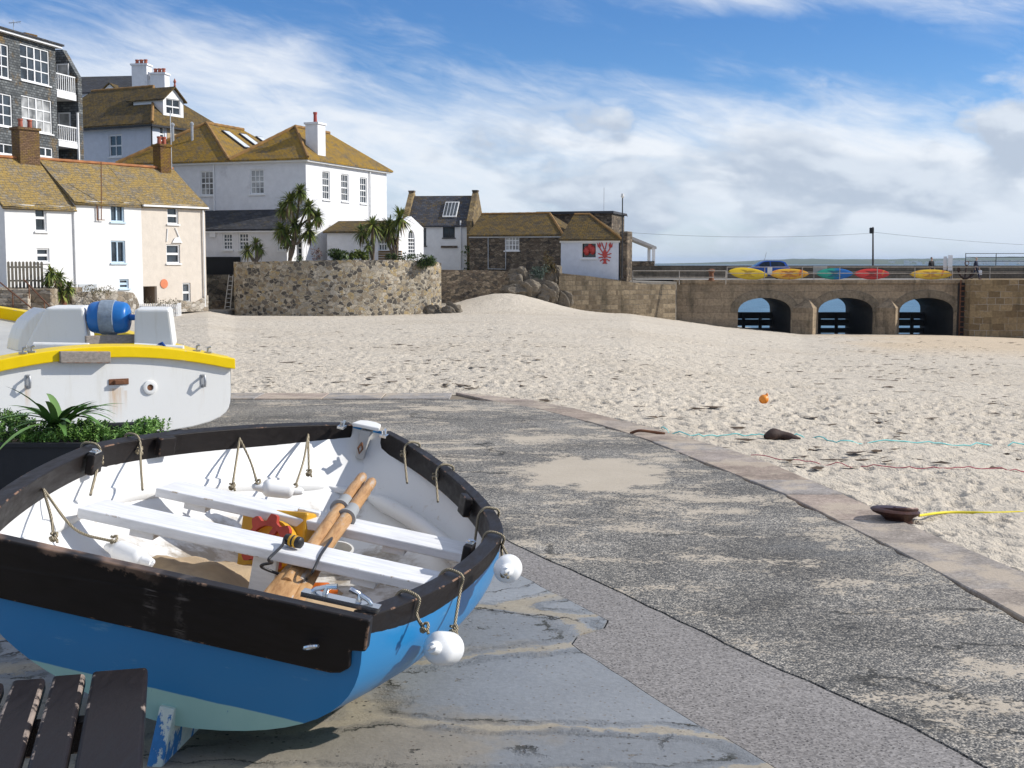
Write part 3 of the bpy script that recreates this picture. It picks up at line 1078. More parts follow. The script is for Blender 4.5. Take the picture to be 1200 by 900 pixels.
def m_transom():
    g = G('black_transom_paint', .42, .3)
    v = g.co(); x, y, z = g.sep(v)
    gr = g.noise(g.map(v, (1.5, 6, 9)), 5, 7, .7)
    c = g.mix(1.0, (.009, .0065, .006), g.ramp(gr, [(.3, .7), (.7, 1.5)]), 'MULTIPLY')
    for px in (176, 214):
        q = bat_y(px, 695, -.05)
        col_ = g.step(g.ma('ABSOLUTE', g.ma('SUBTRACT', x, q.x)), .030, .006)
        bars = g.step(g.noise(g.map(v, (3, 1, 34)), 2.2, 3, .6), .56, .66)
        sm = g.step(g.noise(v, 16, 6, .75), .46, .64)
        c = g.mix(g.ma('MULTIPLY', g.ma('MULTIPLY', col_, g.ma('MAXIMUM', bars, g.ma('MULTIPLY', sm, .5))), .55), c, (.16, .135, .12))
    top = g.step(g.ma('ADD', z, g.ma('MULTIPLY', g.ma('SUBTRACT', g.noise(v, 6, 7, .75), .5), .16)), -.024, -.010)
    loc_ = g.ma('MULTIPLY', g.step(g.noise(g.map(v, (1, 1, 1)), 3.4, 3), .42, .52), g.step(x, .05, -.2))
    c = g.mix(g.ma('MULTIPLY', g.ma('MULTIPLY', top, loc_), .8), c, g.mix(g.noise(v, 30, 4), (.22, .12, .07), (.40, .27, .19)))
    e = g.ma('MULTIPLY', g.edge(), g.step(g.noise(v, 9, 7, .75), .56, .64))
    c = g.mix(g.ma('MULTIPLY', e, .8), c, (.24, .15, .10))
    return g.put(col=c, rough=g.ramp(gr, [(.3, .34), (.7, .6)]), normal=g.bump(gr, .25, .004))


m.build('transom', m_transom(), dinghy, True, bevel=.008, seg=3)

# thwarts on risers running along both sides
def thwart(y0, y1, z, xa, xb, th=.042):
    def hw(y):
        s = y / bL
        zz = z
        u = (zz - keel(s)) / (sheer(s) - keel(s))
        return sec(s, max(.05, min(1, u)), .03).x
    a, b = hw(y0) - .015, hw(y1) - .015
    m = MB().prism([(xa, y0, z), (min(xb, a), y0, z), (min(xb + .03, b), y1, z), (xa + .03, y1, z)], (0, 0, -th))
    # grooves along the plank
    o = m.build('thwart', WHTWOOD, dinghy, True, bevel=.006, seg=2)
    for sx in (-1, 1):
        MB().box((sx * a * .55, (y0 + y1) / 2, z - th - .015), (.10, y1 - y0 - .04, .03)).build('cleat_block', WHTWOOD, o, True, bevel=.003)
    return o


TZ = -.175
thwart(.98, 1.18, TZ, -.72, .72)
thwart(1.58, 1.78, -.20, -.635, .78)
# bow seat
zz = -.295
pts = []
for i in range(9):
    y = 2.62 + (2.88 - 2.62) * i / 8
    s = y / bL
    u = (zz - keel(s)) / (sheer(s) - keel(s))
    pts.append((sec(s, max(.05, u), .03).x, y))
m = MB().prism([(-x, y, zz) for x, y in pts] + [(x, y, zz) for x, y in pts[::-1]], (0, 0, -.028))
m.build('bow_seat', WHTWOOD, dinghy, True, bevel=.005)
for sx in (-1, 1):
    m = MB()
    P = []
    for i in range(30):
        s = .03 + .86 * i / 29
        z = TZ - .075 - .11 * max(0, s - .3) ** 1.2
        u = (z - keel(s)) / (sheer(s) - keel(s))
        p = sec(s, max(.1, u), .03)
        P.append(Vector((sx * (p.x - .018), p.y, z)))
    m.tube(P, [.028] + [.043] * 28 + [.028], 12)
    m.build('side_riser', LINER, dinghy, True, smooth=60)
# stern bench supports under the thwarts
for y in (1.08, 1.68):
    m = MB().box((.04, y, -.33), (.10, .035, .30))
    m.build('thwart_post', WHTWOOD, dinghy, True, bevel=.004)
# skeg and keel strip
m = MB()
m.prism([(.045, .04, -.46), (.045, 1.0, -.54), (.045, .75, -.60), (.045, .07, -.78), (.045, -.02, -.78)], (.05, 0, 0))
def m_skeg():
    g = G('skeg_paint', .6, .3)
    v = g.co()
    n = g.noise(g.map(v, (2, 3, 1.2), rot=(.5, 0, 0)), 4, 6, .7)
    c = g.ramp(n, [(.40, (.50, .60, .56)), (.5, (.62, .68, .62)), (.53, (.04, .18, .42)), (.62, (.05, .22, .5))])
    c = g.mix(g.step(g.sep(v)[2], -.655, -.662), c, (.26, .14, .06))
    return g.put(col=c)
m.build('skeg', m_skeg(), dinghy, True, bevel=.004)
m = MB()
P = [Vector((.07, sec(s, 0).y, keel(s) - .012)) for s in [.12 + .72 * i / 20 for i in range(21)]]
m.tube(P, .022, 8)
m.build('keel_strip', BLKWOOD, dinghy, True, smooth=60)
# bow: white stem cap, knee, fairleads, ring
yb, zb_ = bL * .985, sheer(.985)
m = MB().prism([(-.075, yb - .11, zb_ + .004), (.075, yb - .11, zb_ + .004), (.06, yb + .0, zb_ + .004), (.025, yb + .035, zb_ + .004), (-.025, yb + .035, zb_ + .004), (-.06, yb, zb_ + .004)], (0, 0, .02))
m.build('stem_cap', flat('white_gelcoat', (.74, .73, .7), .4), dinghy, True, bevel=.006)
m = MB().prism([(-.03, yb - .10, -.01), (.03, yb - .10, -.01), (.022, yb - .13, -.16), (-.022, yb - .13, -.16)], (0, .07, 0))
m.build('stem_knee', flat('grey_wood', (.42, .41, .39), .7), dinghy, True, bevel=.004)
for sx in (-1, 1):
    m = MB()
    bx = sx * .115; by = yb - .16
    m.box((bx, by, sheer(.93) + .008), (.035, .07, .012))
    m.tube([(bx, by - .022, sheer(.93) + .012), (bx - sx * .004, by - .03, sheer(.93) + .04)], .008, 8)
    m.tube([(bx, by + .022, sheer(.93) + .012), (bx - sx * .004, by + .03, sheer(.93) + .04)], .008, 8)
    m.build('fairlead', CHROME, dinghy, True, smooth=40)
m = MB()
m.tube([(0, yb - .135, -.07), (.012, yb - .15, -.10), (0, yb - .155, -.125), (-.012, yb - .15, -.10), (0, yb - .135, -.07)], .006, 6)
m.build('shackle', RUST, dinghy, True, smooth=60)
# cleat on the stern corner and an eye on the transom
cl = bat(400, 704, .01)
m = MB()
m.box((cl.x, cl.y - .005, .012), (.25, .045, .016))
for sx in (-1, 1):
    m.tube([(cl.x + sx * .055, cl.y, .016), (cl.x + sx * .05, cl.y, .045), (cl.x + sx * .02, cl.y, .052)], .010, 8)
    m.tube([(cl.x + sx * .05, cl.y, .045), (cl.x + sx * .085, cl.y, .03), (cl.x + sx * .095, cl.y, .02)], .008, 8)
m.build('cleat', CHROME, dinghy, True, smooth=45)
ey = Vector((.52, tilt(-.13) - .05, -.115))
m = MB()
m.tube([ey + Vector((.020 * math.cos(a), -.012 - .014 * math.sin(a), .007 * math.sin(a) + .008 * math.cos(a))) for a in [i * math.pi / 8 for i in range(17)]], .006, 6)
m.box(ey + Vector((0, .010, 0)), (.014, .02, .010))
m.build('eye_bolt', CHROME, dinghy, True, smooth=45)

# rowlock blocks on the inside of the gunwale
def s_at(px, py, side):
    best = (1e9, 0)
    for i in range(400):
        s = i / 399
        q = proj(b2w((side * beam(s), s * bL, sheer(s))))
        d = (q[0] - px) ** 2 + (q[1] - py) ** 2
        if d < best[0]: best = (d, s)
    return best[1]


def rl(s, side, out, z):
    """point near the gunwale: out metres outboard of its outer edge"""
    ds = .002
    t = Vector((side * (beam(min(1, s + ds)) - beam(s)), ds * bL, 0)).normalized()
    n = Vector((t.y, -t.x, 0)) * side
    return Vector((side * beam(s), s * bL, sheer(s) + z)) + n * out, t, n


for px, py, side in ((88, 528, -1), (178, 507, -1), (563, 590, 1), (572, 640, 1)):
    s = s_at(px, py, side)
    p, t, n = rl(s, side, -.085, 0)
    m = MB()
    w = t * .10
    m.obox(p - w / 2 - n * .025 + Vector((0, 0, -.085)), w, n * .035, Vector((0, 0, .09)))
    b = m.build('rowlock_block', BLKWOOD, dinghy, True, bevel=.006)
    if px in (88, 572):
        m = MB()
        m.obox(p - w * .3 - n * .02 + Vector((0, 0, .006)), w * .6, n * .03, Vector((0, 0, .006)))
        m.lathe([(.014, 0), (.014, .008), (.009, .008)], p - n * .005 + Vector((0, 0, .012)))
        m.build('rowlock_socket', CHROME, b, True, smooth=40)

# ------------------------------------------------------------------ ropes and fenders on the gunwale
def curve(pts, n=8):
    """Catmull-Rom through pts"""
    P = [Vector(p) for p in pts]
    P = [P[0] * 2 - P[1]] + P + [P[-1] * 2 - P[-2]]
    out = []
    for i in range(1, len(P) - 2):
        a, b, c, d = P[i - 1:i + 3]
        for k in range(n):
            t = k / n
            out.append(.5 * ((2 * b) + (c - a) * t + (2 * a - 5 * b + 4 * c - d) * t * t + (3 * b - a - 3 * c + d) * t ** 3))
    out.append(P[-2])
    return out


def over_rail(s, side, into=True):
    """rope going over the rail, from just outboard to inboard (or reversed)"""
    L = [rl(s, side, .012, -.05)[0], rl(s, side, .012, .002)[0], rl(s, side, -.02, .016)[0], rl(s, side, -.055, .012)[0], rl(s, side, -.075, -.02)[0]]
    return L if into else L[::-1]


def world(pts): return [b2w(p) for p in pts]


def knot(m, p, r=.012):
    p = Vector(p)
    m.tube([p + Vector((r * 1.1 * math.cos(a), r * 1.1 * math.sin(a), .006 * math.sin(a * 2) + .004 * a - .012)) for a in [i * .7 for i in range(14)]], .0055, 6)


RR = .0058
def rope_thing(px, py, side, end, label, ring=False):
    s = s_at(px, py, side)
    pts = over_rail(s, side) if not ring else [rl(s, side, -.064, -.05)[0]]
    last = pts[-1]
    e = Vector(end)
    pts = pts + [last + (e - last) * .35 + Vector((0, 0, -.01)), e]
    w = world(curve(pts))
    m = MB().tube(w, RR, 8)
    knot(m, b2w(last + Vector((0, 0, -.035))))
    o = m.build('rope', ROPE, smooth=60)
    tag(o, label, 'rope', 'ropes looped over the dinghy gunwale')
    return o


def inside(px, py, z): return bat(px, py, z)


rope_thing(100, 524, -1, inside(106, 580, -.17), 'tan rope over the far gunwale beside the chromed rowlock block, hanging straight down')
rope_thing(150, 512, -1, inside(167, 574, -.17), 'tan rope over the far gunwale just left of the plain rowlock block')
rope_thing(488, 524, 1, inside(477, 566, -.12), 'short tan rope on the right gunwale nearest the bow of the blue dinghy')
rope_thing(528, 549, 1, inside(513, 588, -.12), 'short tan rope on the right gunwale, second back from the bow')


def fender(c, ax, ln, r, label, ropes, rk=.3):
    c = Vector(c); ax = Vector(ax).normalized()
    o = empty('fender', b2w(c), label, 'fender', 'white fenders hung on the blue dinghy')
    prof = [(.016, -ln / 2 - .035), (.02, -ln / 2 - .02), (.024, -ln / 2)]
    for i in range(9):
        a = math.pi / 2 * i / 8
        prof.append((max(.024, r * math.sin(a)), -ln / 2 + r * .8 * (1 - math.cos(a))))
    prof += [(q, -z) for q, z in prof[::-1]]
    m = MB().lathe(prof, b2w(c), BM @ ax, 28)
    m.build('fender_body', BALLW, o, smooth=60)
    for sg in (-1, 1):
        e = c + ax * sg * (ln / 2 + .028)
        m = MB()
        t = BM @ ax.orthogonal().normalized()
        m.tube([b2w(e) + (BM @ ax) * .013 * math.cos(a) * sg + t * .013 * math.sin(a) for a in [i * math.pi / 6 for i in range(13)]], .006, 6)
        m.build('lug', BALLW, o, smooth=60)
    for pts in ropes:
        m = MB().tube(world(curve(pts)), RR, 8)
        knot(m, b2w(pts[-1] if rk else pts[0]), .011)
        m.build('rope', ROPE, o, smooth=60)
    return o


def solve_out(px, py, s, side):
    """boat point on the plane ~ .06 m outboard of the rail at s, seen at this pixel"""
    p, t, n = rl(s, side, .065, 0)
    ro = BM.transposed() @ (EYE - BO); rd = BM.transposed() @ ray(px, py)
    k = (p - ro).dot(n) / rd.dot(n)
    return ro + rd * k


# the near outboard fender, seen almost end on
s1, s2 = s_at(487, 702, 1), s_at(538, 675, 1)
e1, e2 = solve_out(497, 742, s1, 1), solve_out(531, 744, s2, 1)
cmid = (e1 + e2) / 2
ax = (e2 - e1); ln = max(.16, ax.length * .85)
fender(cmid + Vector((0.025, 0, -.045)), ax, ln * .72, .057, 'nearer white fender hanging outside on two ropes below the stern quarter of the blue dinghy',
       [[rl(s1, 1, -.07, -.05)[0]] + over_rail(s1, 1, False) + [e1 + Vector((0, 0, .01))],
        [rl(s2, 1, -.07, -.05)[0]] + over_rail(s2, 1, False) + [e2 + Vector((0, 0, .01))]])
# the second outboard one, by the rowlock
s1, s2 = s_at(583, 628, 1), s_at(578, 603, 1)
e1 = solve_out(586, 655, s1, 1)
p_, t_, n_ = rl(s1, 1, .09, 0)
c_ = e1 + t_ * .07 + n_ * .03 + Vector((0, 0, -.05))
fender(c_, t_ + Vector((0, 0, -.15)), .13, .052, 'farther white fender hanging outside by the rowlock of the blue dinghy',
       [[rl(s1, 1, -.075, -.08)[0], rl(s1, 1, -.07, -.01)[0]] + over_rail(s1, 1, False)[1:] + [c_ - t_ * .09],
        [rl(s2, 1, -.07, -.16)[0], rl(s2, 1, -.075, -.07)[0]] + over_rail(s2, 1, False)[:4] + [rl(s2 + .02, 1, .03, -.10)[0], c_ + t_ * .09]])
# inside, lying on the side riser amidships
fa, fb = inside(302, 568, -.19), inside(350, 573, -.19)
sa, sb = s_at(273, 497, -1), s_at(354, 496, -1)
ka, kb = rl(sa, -1, -.065, -.05)[0], rl(sb, -1, -.065, -.05)[0]
fender((fa + fb) / 2 + Vector((.0, -.0, -.01)), fb - fa, (fb - fa).length * .8, .042, 'white fender lying inside the blue dinghy against the far side, held by two doubled ropes',
       [[ka, ka.lerp(fa, .5) + Vector((.01, 0, 0)), fa], [ka, inside(272, 572, -.2)], [kb, kb.lerp(fb, .5), fb - (fb - fa) * .1], [kb, inside(362, 556, -.18)]])
fa, fb = inside(138, 645, -.27), inside(165, 655, -.27)
sa = s_at(33, 553, -1)
ka = rl(sa, -1, -.066, -.06)[0]
fender((fa + fb) / 2, fb - fa, (fb - fa).length + .04, .042, 'white fender lying inside the blue dinghy close to the stern plank',
       [[ka, ka.lerp(fa, .45) + Vector((0, 0, -.05)), fa + Vector((-.02, 0, .03))], [ka, inside(60, 607, -.12), inside(63, 632, -.16)]])

# ------------------------------------------------------------------ things lying in the dinghy
# sand blown into the stern
s0 = bat(245, 668, -.36)
def floor_z(x, y):
    """height of the lining at (x, y), or None outside it"""
    s = y / bL
    P = [sh(sec(s, k / 40, .022)) for k in range(41)]
    best = None
    for sgn in (1, -1):
        pts = [Vector((sgn * p.x + (0 if sgn > 0 else 2 * (p.x - sec(s, k / 40, .022).x)), p.y, p.z)) for k, p in enumerate(P)]
        for a, b in zip(pts[:-1], pts[1:]):
            if min(a.x, b.x) <= x <= max(a.x, b.x):
                t = (x - a.x) / (b.x - a.x + 1e-9)
                z = a.z + (b.z - a.z) * t
                best = z if best is None else min(best, z)
    return best


G_ = {}
m = MB()
NX, NY = 56, 60
for i in range(NY):
    y = .12 + 1.9 * i / (NY - 1)
    for j in range(NX):
        x = -.85 + 1.6 * j / (NX - 1)
        z = -.54 + .22 * math.exp(-((x - s0.x) / .40) ** 2 - ((y - s0.y) / .42) ** 2) + .05 * math.exp(-((x - .35) / .2) ** 2 - ((y - 1.2) / .5) ** 2)
        z += .02 * math.sin(x * 7 + y * 5) + .010 * math.sin(19 * x - 13 * y) + .008 * math.sin(31 * x + 23 * y) + random.gauss(0, .0025)
        fz = floor_z(x, y)
        if fz is not None:
            G_[i, j] = (len(m.v), z > fz + .002)
            m.v.append(b2w((x, y, max(z, fz - .004))))
for i in range(NY - 1):
    for j in range(NX - 1):
        q = [G_.get(k) for k in ((i, j), (i, j + 1), (i + 1, j + 1), (i + 1, j))]
        if all(q) and any(c[1] for c in q): m.f.append([c[0] for c in q])
o = m.build('sand', flat('damp_sand', (.40, .30, .19), .95, var=.25, scale=9, bump=.6, bscale=150), smooth='all')
tag(o, 'damp brown sand drifted into the bottom of the blue dinghy', 'sand', kind='stuff')
# two oars lashed side by side, passing over the far thwart and under the near one
def oar(tip, end, label, blade_side):
    tip, end = Vector(tip), Vector(end)
    o = empty('oar', b2w(tip), label, 'oar', 'oars lying in the blue dinghy')
    d = (end - tip).normalized()
    Lh = (end - tip).length
    m = MB()
    pts, rs_ = [], []
    for f, r in ((0, .012), (.006, .019), (.02, .0245), (.06, .0255), (.075, .022), (.085, .027), (.3, .030), (.6, .028), (.70, .024)):
        pts.append(b2w(tip + d * Lh * f)); rs_.append(r)
    m.tube(pts, rs_, 14)
    m.build('shaft', OARWOOD, o, smooth=50)
    x = Vector((1, 0, 0)); x = (x - d * x.dot(d)).normalized()
    up = x.cross(d).normalized()
    m = MB()
    rows = []
    for f, w, t in ((.50, .030, .028), (.58, .040, .022), (.68, .052, .012), (.8, .060, .009), (.985, .060, .007), (1.0, .052, .004)):
        c = tip + d * Lh * f
        rows.append([c + x * w * math.cos(a) + up * t * math.sin(a) for a in [k * math.pi / 8 for k in range(17)]])
    m.grid([[b2w(p) for p in r] for r in rows])
    m.poly([b2w(p) for p in rows[-1][:-1]])
    m.build('blade', OARWOOD, o, smooth=50)
    m = MB()
    c = tip + d * Lh * (.22 if blade_side < 0 else .255)
    m.tube([b2w(c - d * .05), b2w(c + d * .06)], .0325, 16)
    m.tube([b2w(c + d * .055), b2w(c + d * .07)], .044, 20)
    m.build('collar', flat('grey_rubber', (.30, .31, .315), .7), o, smooth=40)
    return o


oar(bat(426, 557, -.112) , bat(426, 557, -.112).lerp(bat(328, 694, -.275), 1.34), 'left one of two varnished wooden oars lying across the thwarts of the blue dinghy', -1)
oar(bat(437, 563, -.112) , bat(437, 563, -.112).lerp(bat(344, 694, -.285), 1.34), 'right one of two varnished wooden oars, worn pale at the grip, lying across the thwarts', 1)

# yellow line winder with a red lobed wheel between the thwarts
c = bat(317, 637, -.32)
wn = empty('line_winder', b2w(c), 'yellow and red line winder standing between the thwarts of the blue dinghy', 'line winder')
axw = BM @ Vector((-.32, -1, .25)).normalized()
YEL = flat('yellow_plastic', (.62, .33, .02), .45, var=.2, scale=12)
RED = flat('red_plastic', (.40, .05, .03), .5, var=.25, scale=15)
m = MB()
u_ = axw.cross(Vector((0, 0, 1))).normalized(); w_ = u_.cross(axw)
cw = b2w(c)
m.obox(cw - u_ * .13 - w_ * .12 - axw * .22, u_ * .33, w_ * .27, axw * .16)
m.build('spool_frame', YEL, wn, bevel=.012)
m = MB().lathe([(.105, -.07), (.105, .0)], cw, axw, 24)
m.build('spool', YEL, wn, smooth=40)
m = MB()
N = 72
out, inn = [], []
for i in range(N):
    a = 2 * math.pi * i / N
    r = .112 + .016 * (1 if math.sin(8 * a) > 0 else -1) * min(1, abs(math.sin(8 * a)) * 2.2)
    out.append(cw + axw * .02 + (u_ * math.cos(a) + w_ * math.sin(a)) * r)
    inn.append(cw + axw * .02 + (u_ * math.cos(a) + w_ * math.sin(a)) * .075)
for i in range(N):
    j = (i + 1) % N
    m.prism([out[i], out[j], inn[j], inn[i]], axw * .022)
for a in (0, 2.1, 4.2):
    q = u_ * math.cos(a) + w_ * math.sin(a); q2 = axw.cross(q)
    m.obox(cw + axw * .022 - q2 * .012, q * .08, q2 * .026, axw * .016)
m.build('wheel', RED, wn, weld=True)

# black and yellow cable lock round the near thwart and the oars
lk = bat(344, 634, TZ + .03)
ck = empty('cable_lock', b2w(lk), 'black cable lock with yellow-striped barrel on the near thwart, looped round the oars', 'lock')
ax = (BM @ Vector((.9, -.35, .05))).normalized()
m = MB().lathe([(.012, -.042), (.021, -.036), (.024, -.02), (.024, .02), (.022, .036), (.014, .042)], b2w(lk), ax, 18)
m.build('lock_barrel', flat('black_plastic', (.02, .02, .02), .4), ck, smooth=40)
for f in (-.012, .008):
    m = MB().lathe([(.0245, f), (.0252, f + .002), (.0252, f + .009), (.0245, f + .011)], b2w(lk), ax, 18)
    m.build('yellow_band', YEL, ck, smooth=40)
CAB = flat('black_cable', (.02, .02, .022), .45)
m = MB()
q = lambda px, py, z: bat(px, py, z)
m.tube(world(curve([lk - Vector((.04, -.01, 0)), q(330, 640, TZ + .02), q(315, 655, TZ + .006), Vector((q(315, 655, TZ).x, .925, TZ - .03)), q(306, 664, TZ - .06), Vector((q(315, 660, TZ).x + .03, 1.0, TZ - .1))])), .006, 8)
m.tube(world(curve([q(389, 630, TZ - .03), q(387, 634, TZ + .008), q(376, 650, TZ + .008), Vector((q(368, 662, TZ).x, .925, TZ - .02)), q(362, 676, TZ - .06), q(354, 682, TZ - .13)])), .006, 8)
m.build('cable', CAB, ck, smooth=60)
# odds and ends in the bilge
o = empty('paper_scrap', b2w(bat(290, 682, -.40)), 'crumpled scrap of white paper on the sand in the dinghy', 'paper')
m = MB()
p0 = bat(290, 680, -.39)
m.add([b2w(p0 + Vector(d)) for d in ((-.03, 0, -.02), (.02, -.01, -.025), (.005, .02, .03), (.04, .03, -.01), (-.01, .035, .0), (.03, -.02, .02))], [(0, 1, 2), (1, 3, 2), (2, 3, 4), (0, 2, 4), (1, 5, 3), (1, 2, 5)])
m.build('paper', WHITE, o, recalc=False)
p0 = bat(370, 692, -.40)
m = MB().lathe([(.0, -.06), (.03, -.06), (.034, 0), (.034, .05), (.014, .075), (.014, .09), (0, .09)], b2w(p0), BM @ Vector((1, .4, .1)), 16)
tag(m.build('bottle', flat('orange_plastic', (.55, .13, .02), .3, var=.4, scale=20), smooth=40), 'small orange bottle lying in the dinghy behind the oar blade', 'bottle')
p0 = bat(398, 643, -.38)
o = empty('tub', b2w(p0), 'round white plastic tub on the dinghy floor right of the oars', 'tub')
m = MB().lathe([(.05, -.10), (.062, .0), (.066, .0), (.066, .006), (.056, .006), (.048, -.09)], b2w(p0), BM @ Vector((.0, -.2, 1)), 24)
m.build('tub_body', flat('white_plastic', (.7, .7, .68), .4), o, smooth=40)
m = MB().lathe([(.046, -.052), (.046, -.048)], b2w(p0), BM @ Vector((0, -.2, 1)), 20)
m.build('tub_water', flat('rain_water', (.12, .11, .10), .1), o)
# ------------------------------------------------------------------ bench end, bottom left
BENCHW = worn('dark_bench_paint', (.015, .0125, .0135), (.30, .24, .20), .5, .42, .014, (7, 1.0, 7), .3, 1.0, .12)
bz = .47
bn = empty('bench', at_z(60, 850, 0.024), 'dark painted slatted bench worn at the edges, in front of the blue dinghy', 'bench')
pr = lambda px, py: at_z(px, py, bz)
hd = (pr(173, 781) - pr(166, 899)); hd.z = 0; hd.normalize()
hx = Vector((hd.y, -hd.x, 0))
T0 = pr(173, 781)
SL = [(0, .152), (.170, .088), (.276, .088), (.384, .088), (.490, .088)]
for i, (o_, w) in enumerate(SL):
    top = T0 - hx * (o_ + w) - hd * (.012 * i + 1.45)
    m = MB().obox(top + Vector((0, 0, -.042)), hx * w, hd * 1.45, Vector((0, 0, .042)))
    m.build('slat', BENCHW, bn, bevel=.011, seg=3)
for f in (.26, 1.2):
    m = MB()
    a = T0 - hx * .60 - hd * (f + .04)
    m.obox(a + Vector((0, 0, -.13)), hx * .58, hd * .06, Vector((0, 0, .086)))
    m.build('cross_rail', BENCHW, bn, bevel=.006)
    for o_ in (.05, .50):
        p = T0 - hx * (o_ + .07) - hd * (f + .045)
        m = MB().obox(Vector((p.x, p.y, .024)), hx * .07, hd * .07, Vector((0, 0, bz - .13 - .024)))
        m.build('leg', BENCHW, bn, bevel=.006)

# ------------------------------------------------------------------ planter with its plants
PY = 7.9
x1 = at_y(176, 520, PY).x; x0 = at_y(-150, 520, PY).x
zt = at_y(60, 519, PY).z; zb0 = .17
pl = empty('planter', ((x0 + x1) / 2, PY, .024), 'long black trough planter on timber bearers beyond the blue dinghy', 'planter')
BLKP = flat('black_trough_paint', (.018, .018, .02), .6, var=.3, scale=6, bump=.3)
m = MB()
t_ = .035; dp = .55
m.prism([(x0, PY, zb0), (x1, PY, zb0), (x1 + .02, PY, zt), (x0 - .02, PY, zt)], (0, t_, 0))
m.prism([(x0, PY + dp, zb0), (x1, PY + dp, zb0), (x1 + .02, PY + dp, zt), (x0 - .02, PY + dp, zt)], (0, t_, 0))
m.obox((x0, PY + t_ + .001, zb0), (t_, 0, 0), (0, dp - t_ - .002, 0), (0, 0, zt - zb0 - .002))
m.obox((x1 - t_, PY + t_ + .001, zb0), (t_, 0, 0), (0, dp - t_ - .002, 0), (0, 0, zt - zb0 - .002))
m.build('trough', BLKP, pl, bevel=.008)
m = MB().obox((x0 + t_ + .002, PY + t_ + .002, zb0 + .02), (x1 - x0 - 2 * t_ - .004, 0, 0), (0, dp - t_ - .004, 0), (0, 0, zt - zb0 - .07))
m.build('soil', flat('dark_soil', (.04, .028, .018), .95), pl)
m = MB().obox((x0 - .03, PY - .012, zt - .03), (x1 - x0 + .06, 0, 0), (0, .012, 0), (0, 0, .03))
m.build('rim', BLKP, pl, bevel=.004)
for k in range(4):
    m = MB().obox((x0 + .1 + k * (x1 - x0 - .3) / 3, PY - .03, .024), (.12, 0, 0), (0, dp + .06, 0), (0, 0, .08))
    m.build('foot', flat('black_wood_foot', (.03, .028, .026), .8), pl)
m = MB().obox((x0, PY - .02, .106), (x1 - x0, 0, 0), (0, dp + .04, 0), (0, 0, .06))
m.build('bearer', flat('weathered_timber', (.30, .245, .17), .85, var=.3, scale=6), pl, bevel=.006)
# black pipe end lying on the trough
p = at_y(176, 503, PY + .3)
m = MB()
m.tube([p + Vector((-.45, .12, -.03)), p + Vector((0, 0, 0))], .052, 18, cap=False)
m.tube([p, p + Vector((-.45, .12, -.03))], .040, 18, cap=False)
tag(m.build('pipe', flat('black_rubber', (.02, .02, .022), .6), smooth=60, recalc=False), 'open end of a black rubber pipe lying on the planter rim', 'pipe')

GREEN_LOW = foliage('hebe_leaves', (.075, .16, .03), (.13, .25, .05), (.22, .36, .09))
GREEN_STRAP = foliage('strap_leaves', (.06, .14, .03), (.095, .20, .045), (.16, .28, .08))
GREEN_CORD = foliage('cordyline_leaves', (.07, .11, .02), (.13, .17, .03), (.26, .28, .06))
GREEN_DEAD = foliage('dry_leaves', (.16, .11, .05), (.22, .16, .08), (.28, .22, .12))
GREEN_BUSH = foliage('bush_leaves', (.03, .06, .012), (.06, .10, .022), (.11, .15, .04))
BARK = flat('palm_bark', (.17, .125, .085), .95, var=.35, scale=5, bump=.9)


def leaf(m, p, d, ln, w, droop=.3, up=Vector((0, 0, 1)), seg=3, fold=.25):
    """one blade with a midrib fold"""
    d = d.normalized()
    sd_ = d.cross(up)
    sd_ = sd_.normalized() if sd_.length > 1e-3 else Vector((1, 0, 0))
    k = len(m.v)
    for i in range(seg + 1):
        t = i / seg
        c = p + d * ln * t - Vector((0, 0, 1)) * droop * ln * t * t
        ww = w * (.55 + .45 * min(1, t * 3)) * (1 - t ** 3) + .0015
        nn = sd_.cross(d).normalized()
        m.v += [c - sd_ * ww + nn * ww * fold, c, c + sd_ * ww + nn * ww * fold]
    for i in range(seg):
        a = k + 3 * i
        m.f += [[a, a + 1, a + 4, a + 3], [a + 1, a + 2, a + 5, a + 4]]


def sprigs(m, n, area, rnd, size=.022, h=(.03, .16)):
    for i in range(n):
        p = area(rnd)
        ax = Vector((rnd.gauss(0, .3), rnd.gauss(0, .3), 1)).normalized()
        for k in range(9):
            a = k * 2.4 + rnd.random()
            e = rnd.uniform(.2, .9)
            d = Vector((math.cos(a), math.sin(a), 0)); d = d - ax * d.dot(ax)
            leaf(m, p + ax * (.006 * k), d.normalized() * (1 - e * .5) + ax * e, size * rnd.uniform(.7, 1.3), size * .24, .1, ax, 2)


rn = random.Random(3)
m = MB()
def ar(r):
    f = r.random()
    x = x0 + .03 + (x1 - x0 - .05) * f
    y = PY + r.uniform(.03, dp - .02)
    lump = .07 + .05 * math.sin(x * 5.1) * math.cos(x * 2.3 + 1) + .03 * math.sin(x * 13)
    q = (y - PY - dp / 2) / (dp / 2 + .05)
    return Vector((x, y, zt - .06 + max(0, r.random() ** .45) * (lump + .06) * (1 - .6 * q * q)))
sprigs(m, 1500, ar, rn)
o = m.build('low_shrub', GREEN_LOW, recalc=False, uv=False)
tag(o, 'low bright green shrub filling the black trough planter', 'shrub')
m = MB()
ct = at_y(68, 497, PY + .25); ct.z = zt + .07
for i in range(34):
    a = rn.uniform(0, 2 * math.pi); e = rn.uniform(.25, 1.1)
    d = Vector((math.cos(a), math.sin(a) * .7, e))
    leaf(m, ct + Vector((rn.gauss(0, .02), rn.gauss(0, .02), 0)), d, rn.uniform(.36, .56), rn.uniform(.019, .028), rn.uniform(.25, .6), seg=7)
o = m.build('strap_leaved_plant', GREEN_STRAP, recalc=False, uv=False, smooth='all')
tag(o, 'dark green plant with long arching strap leaves rising from the planter', 'plant')

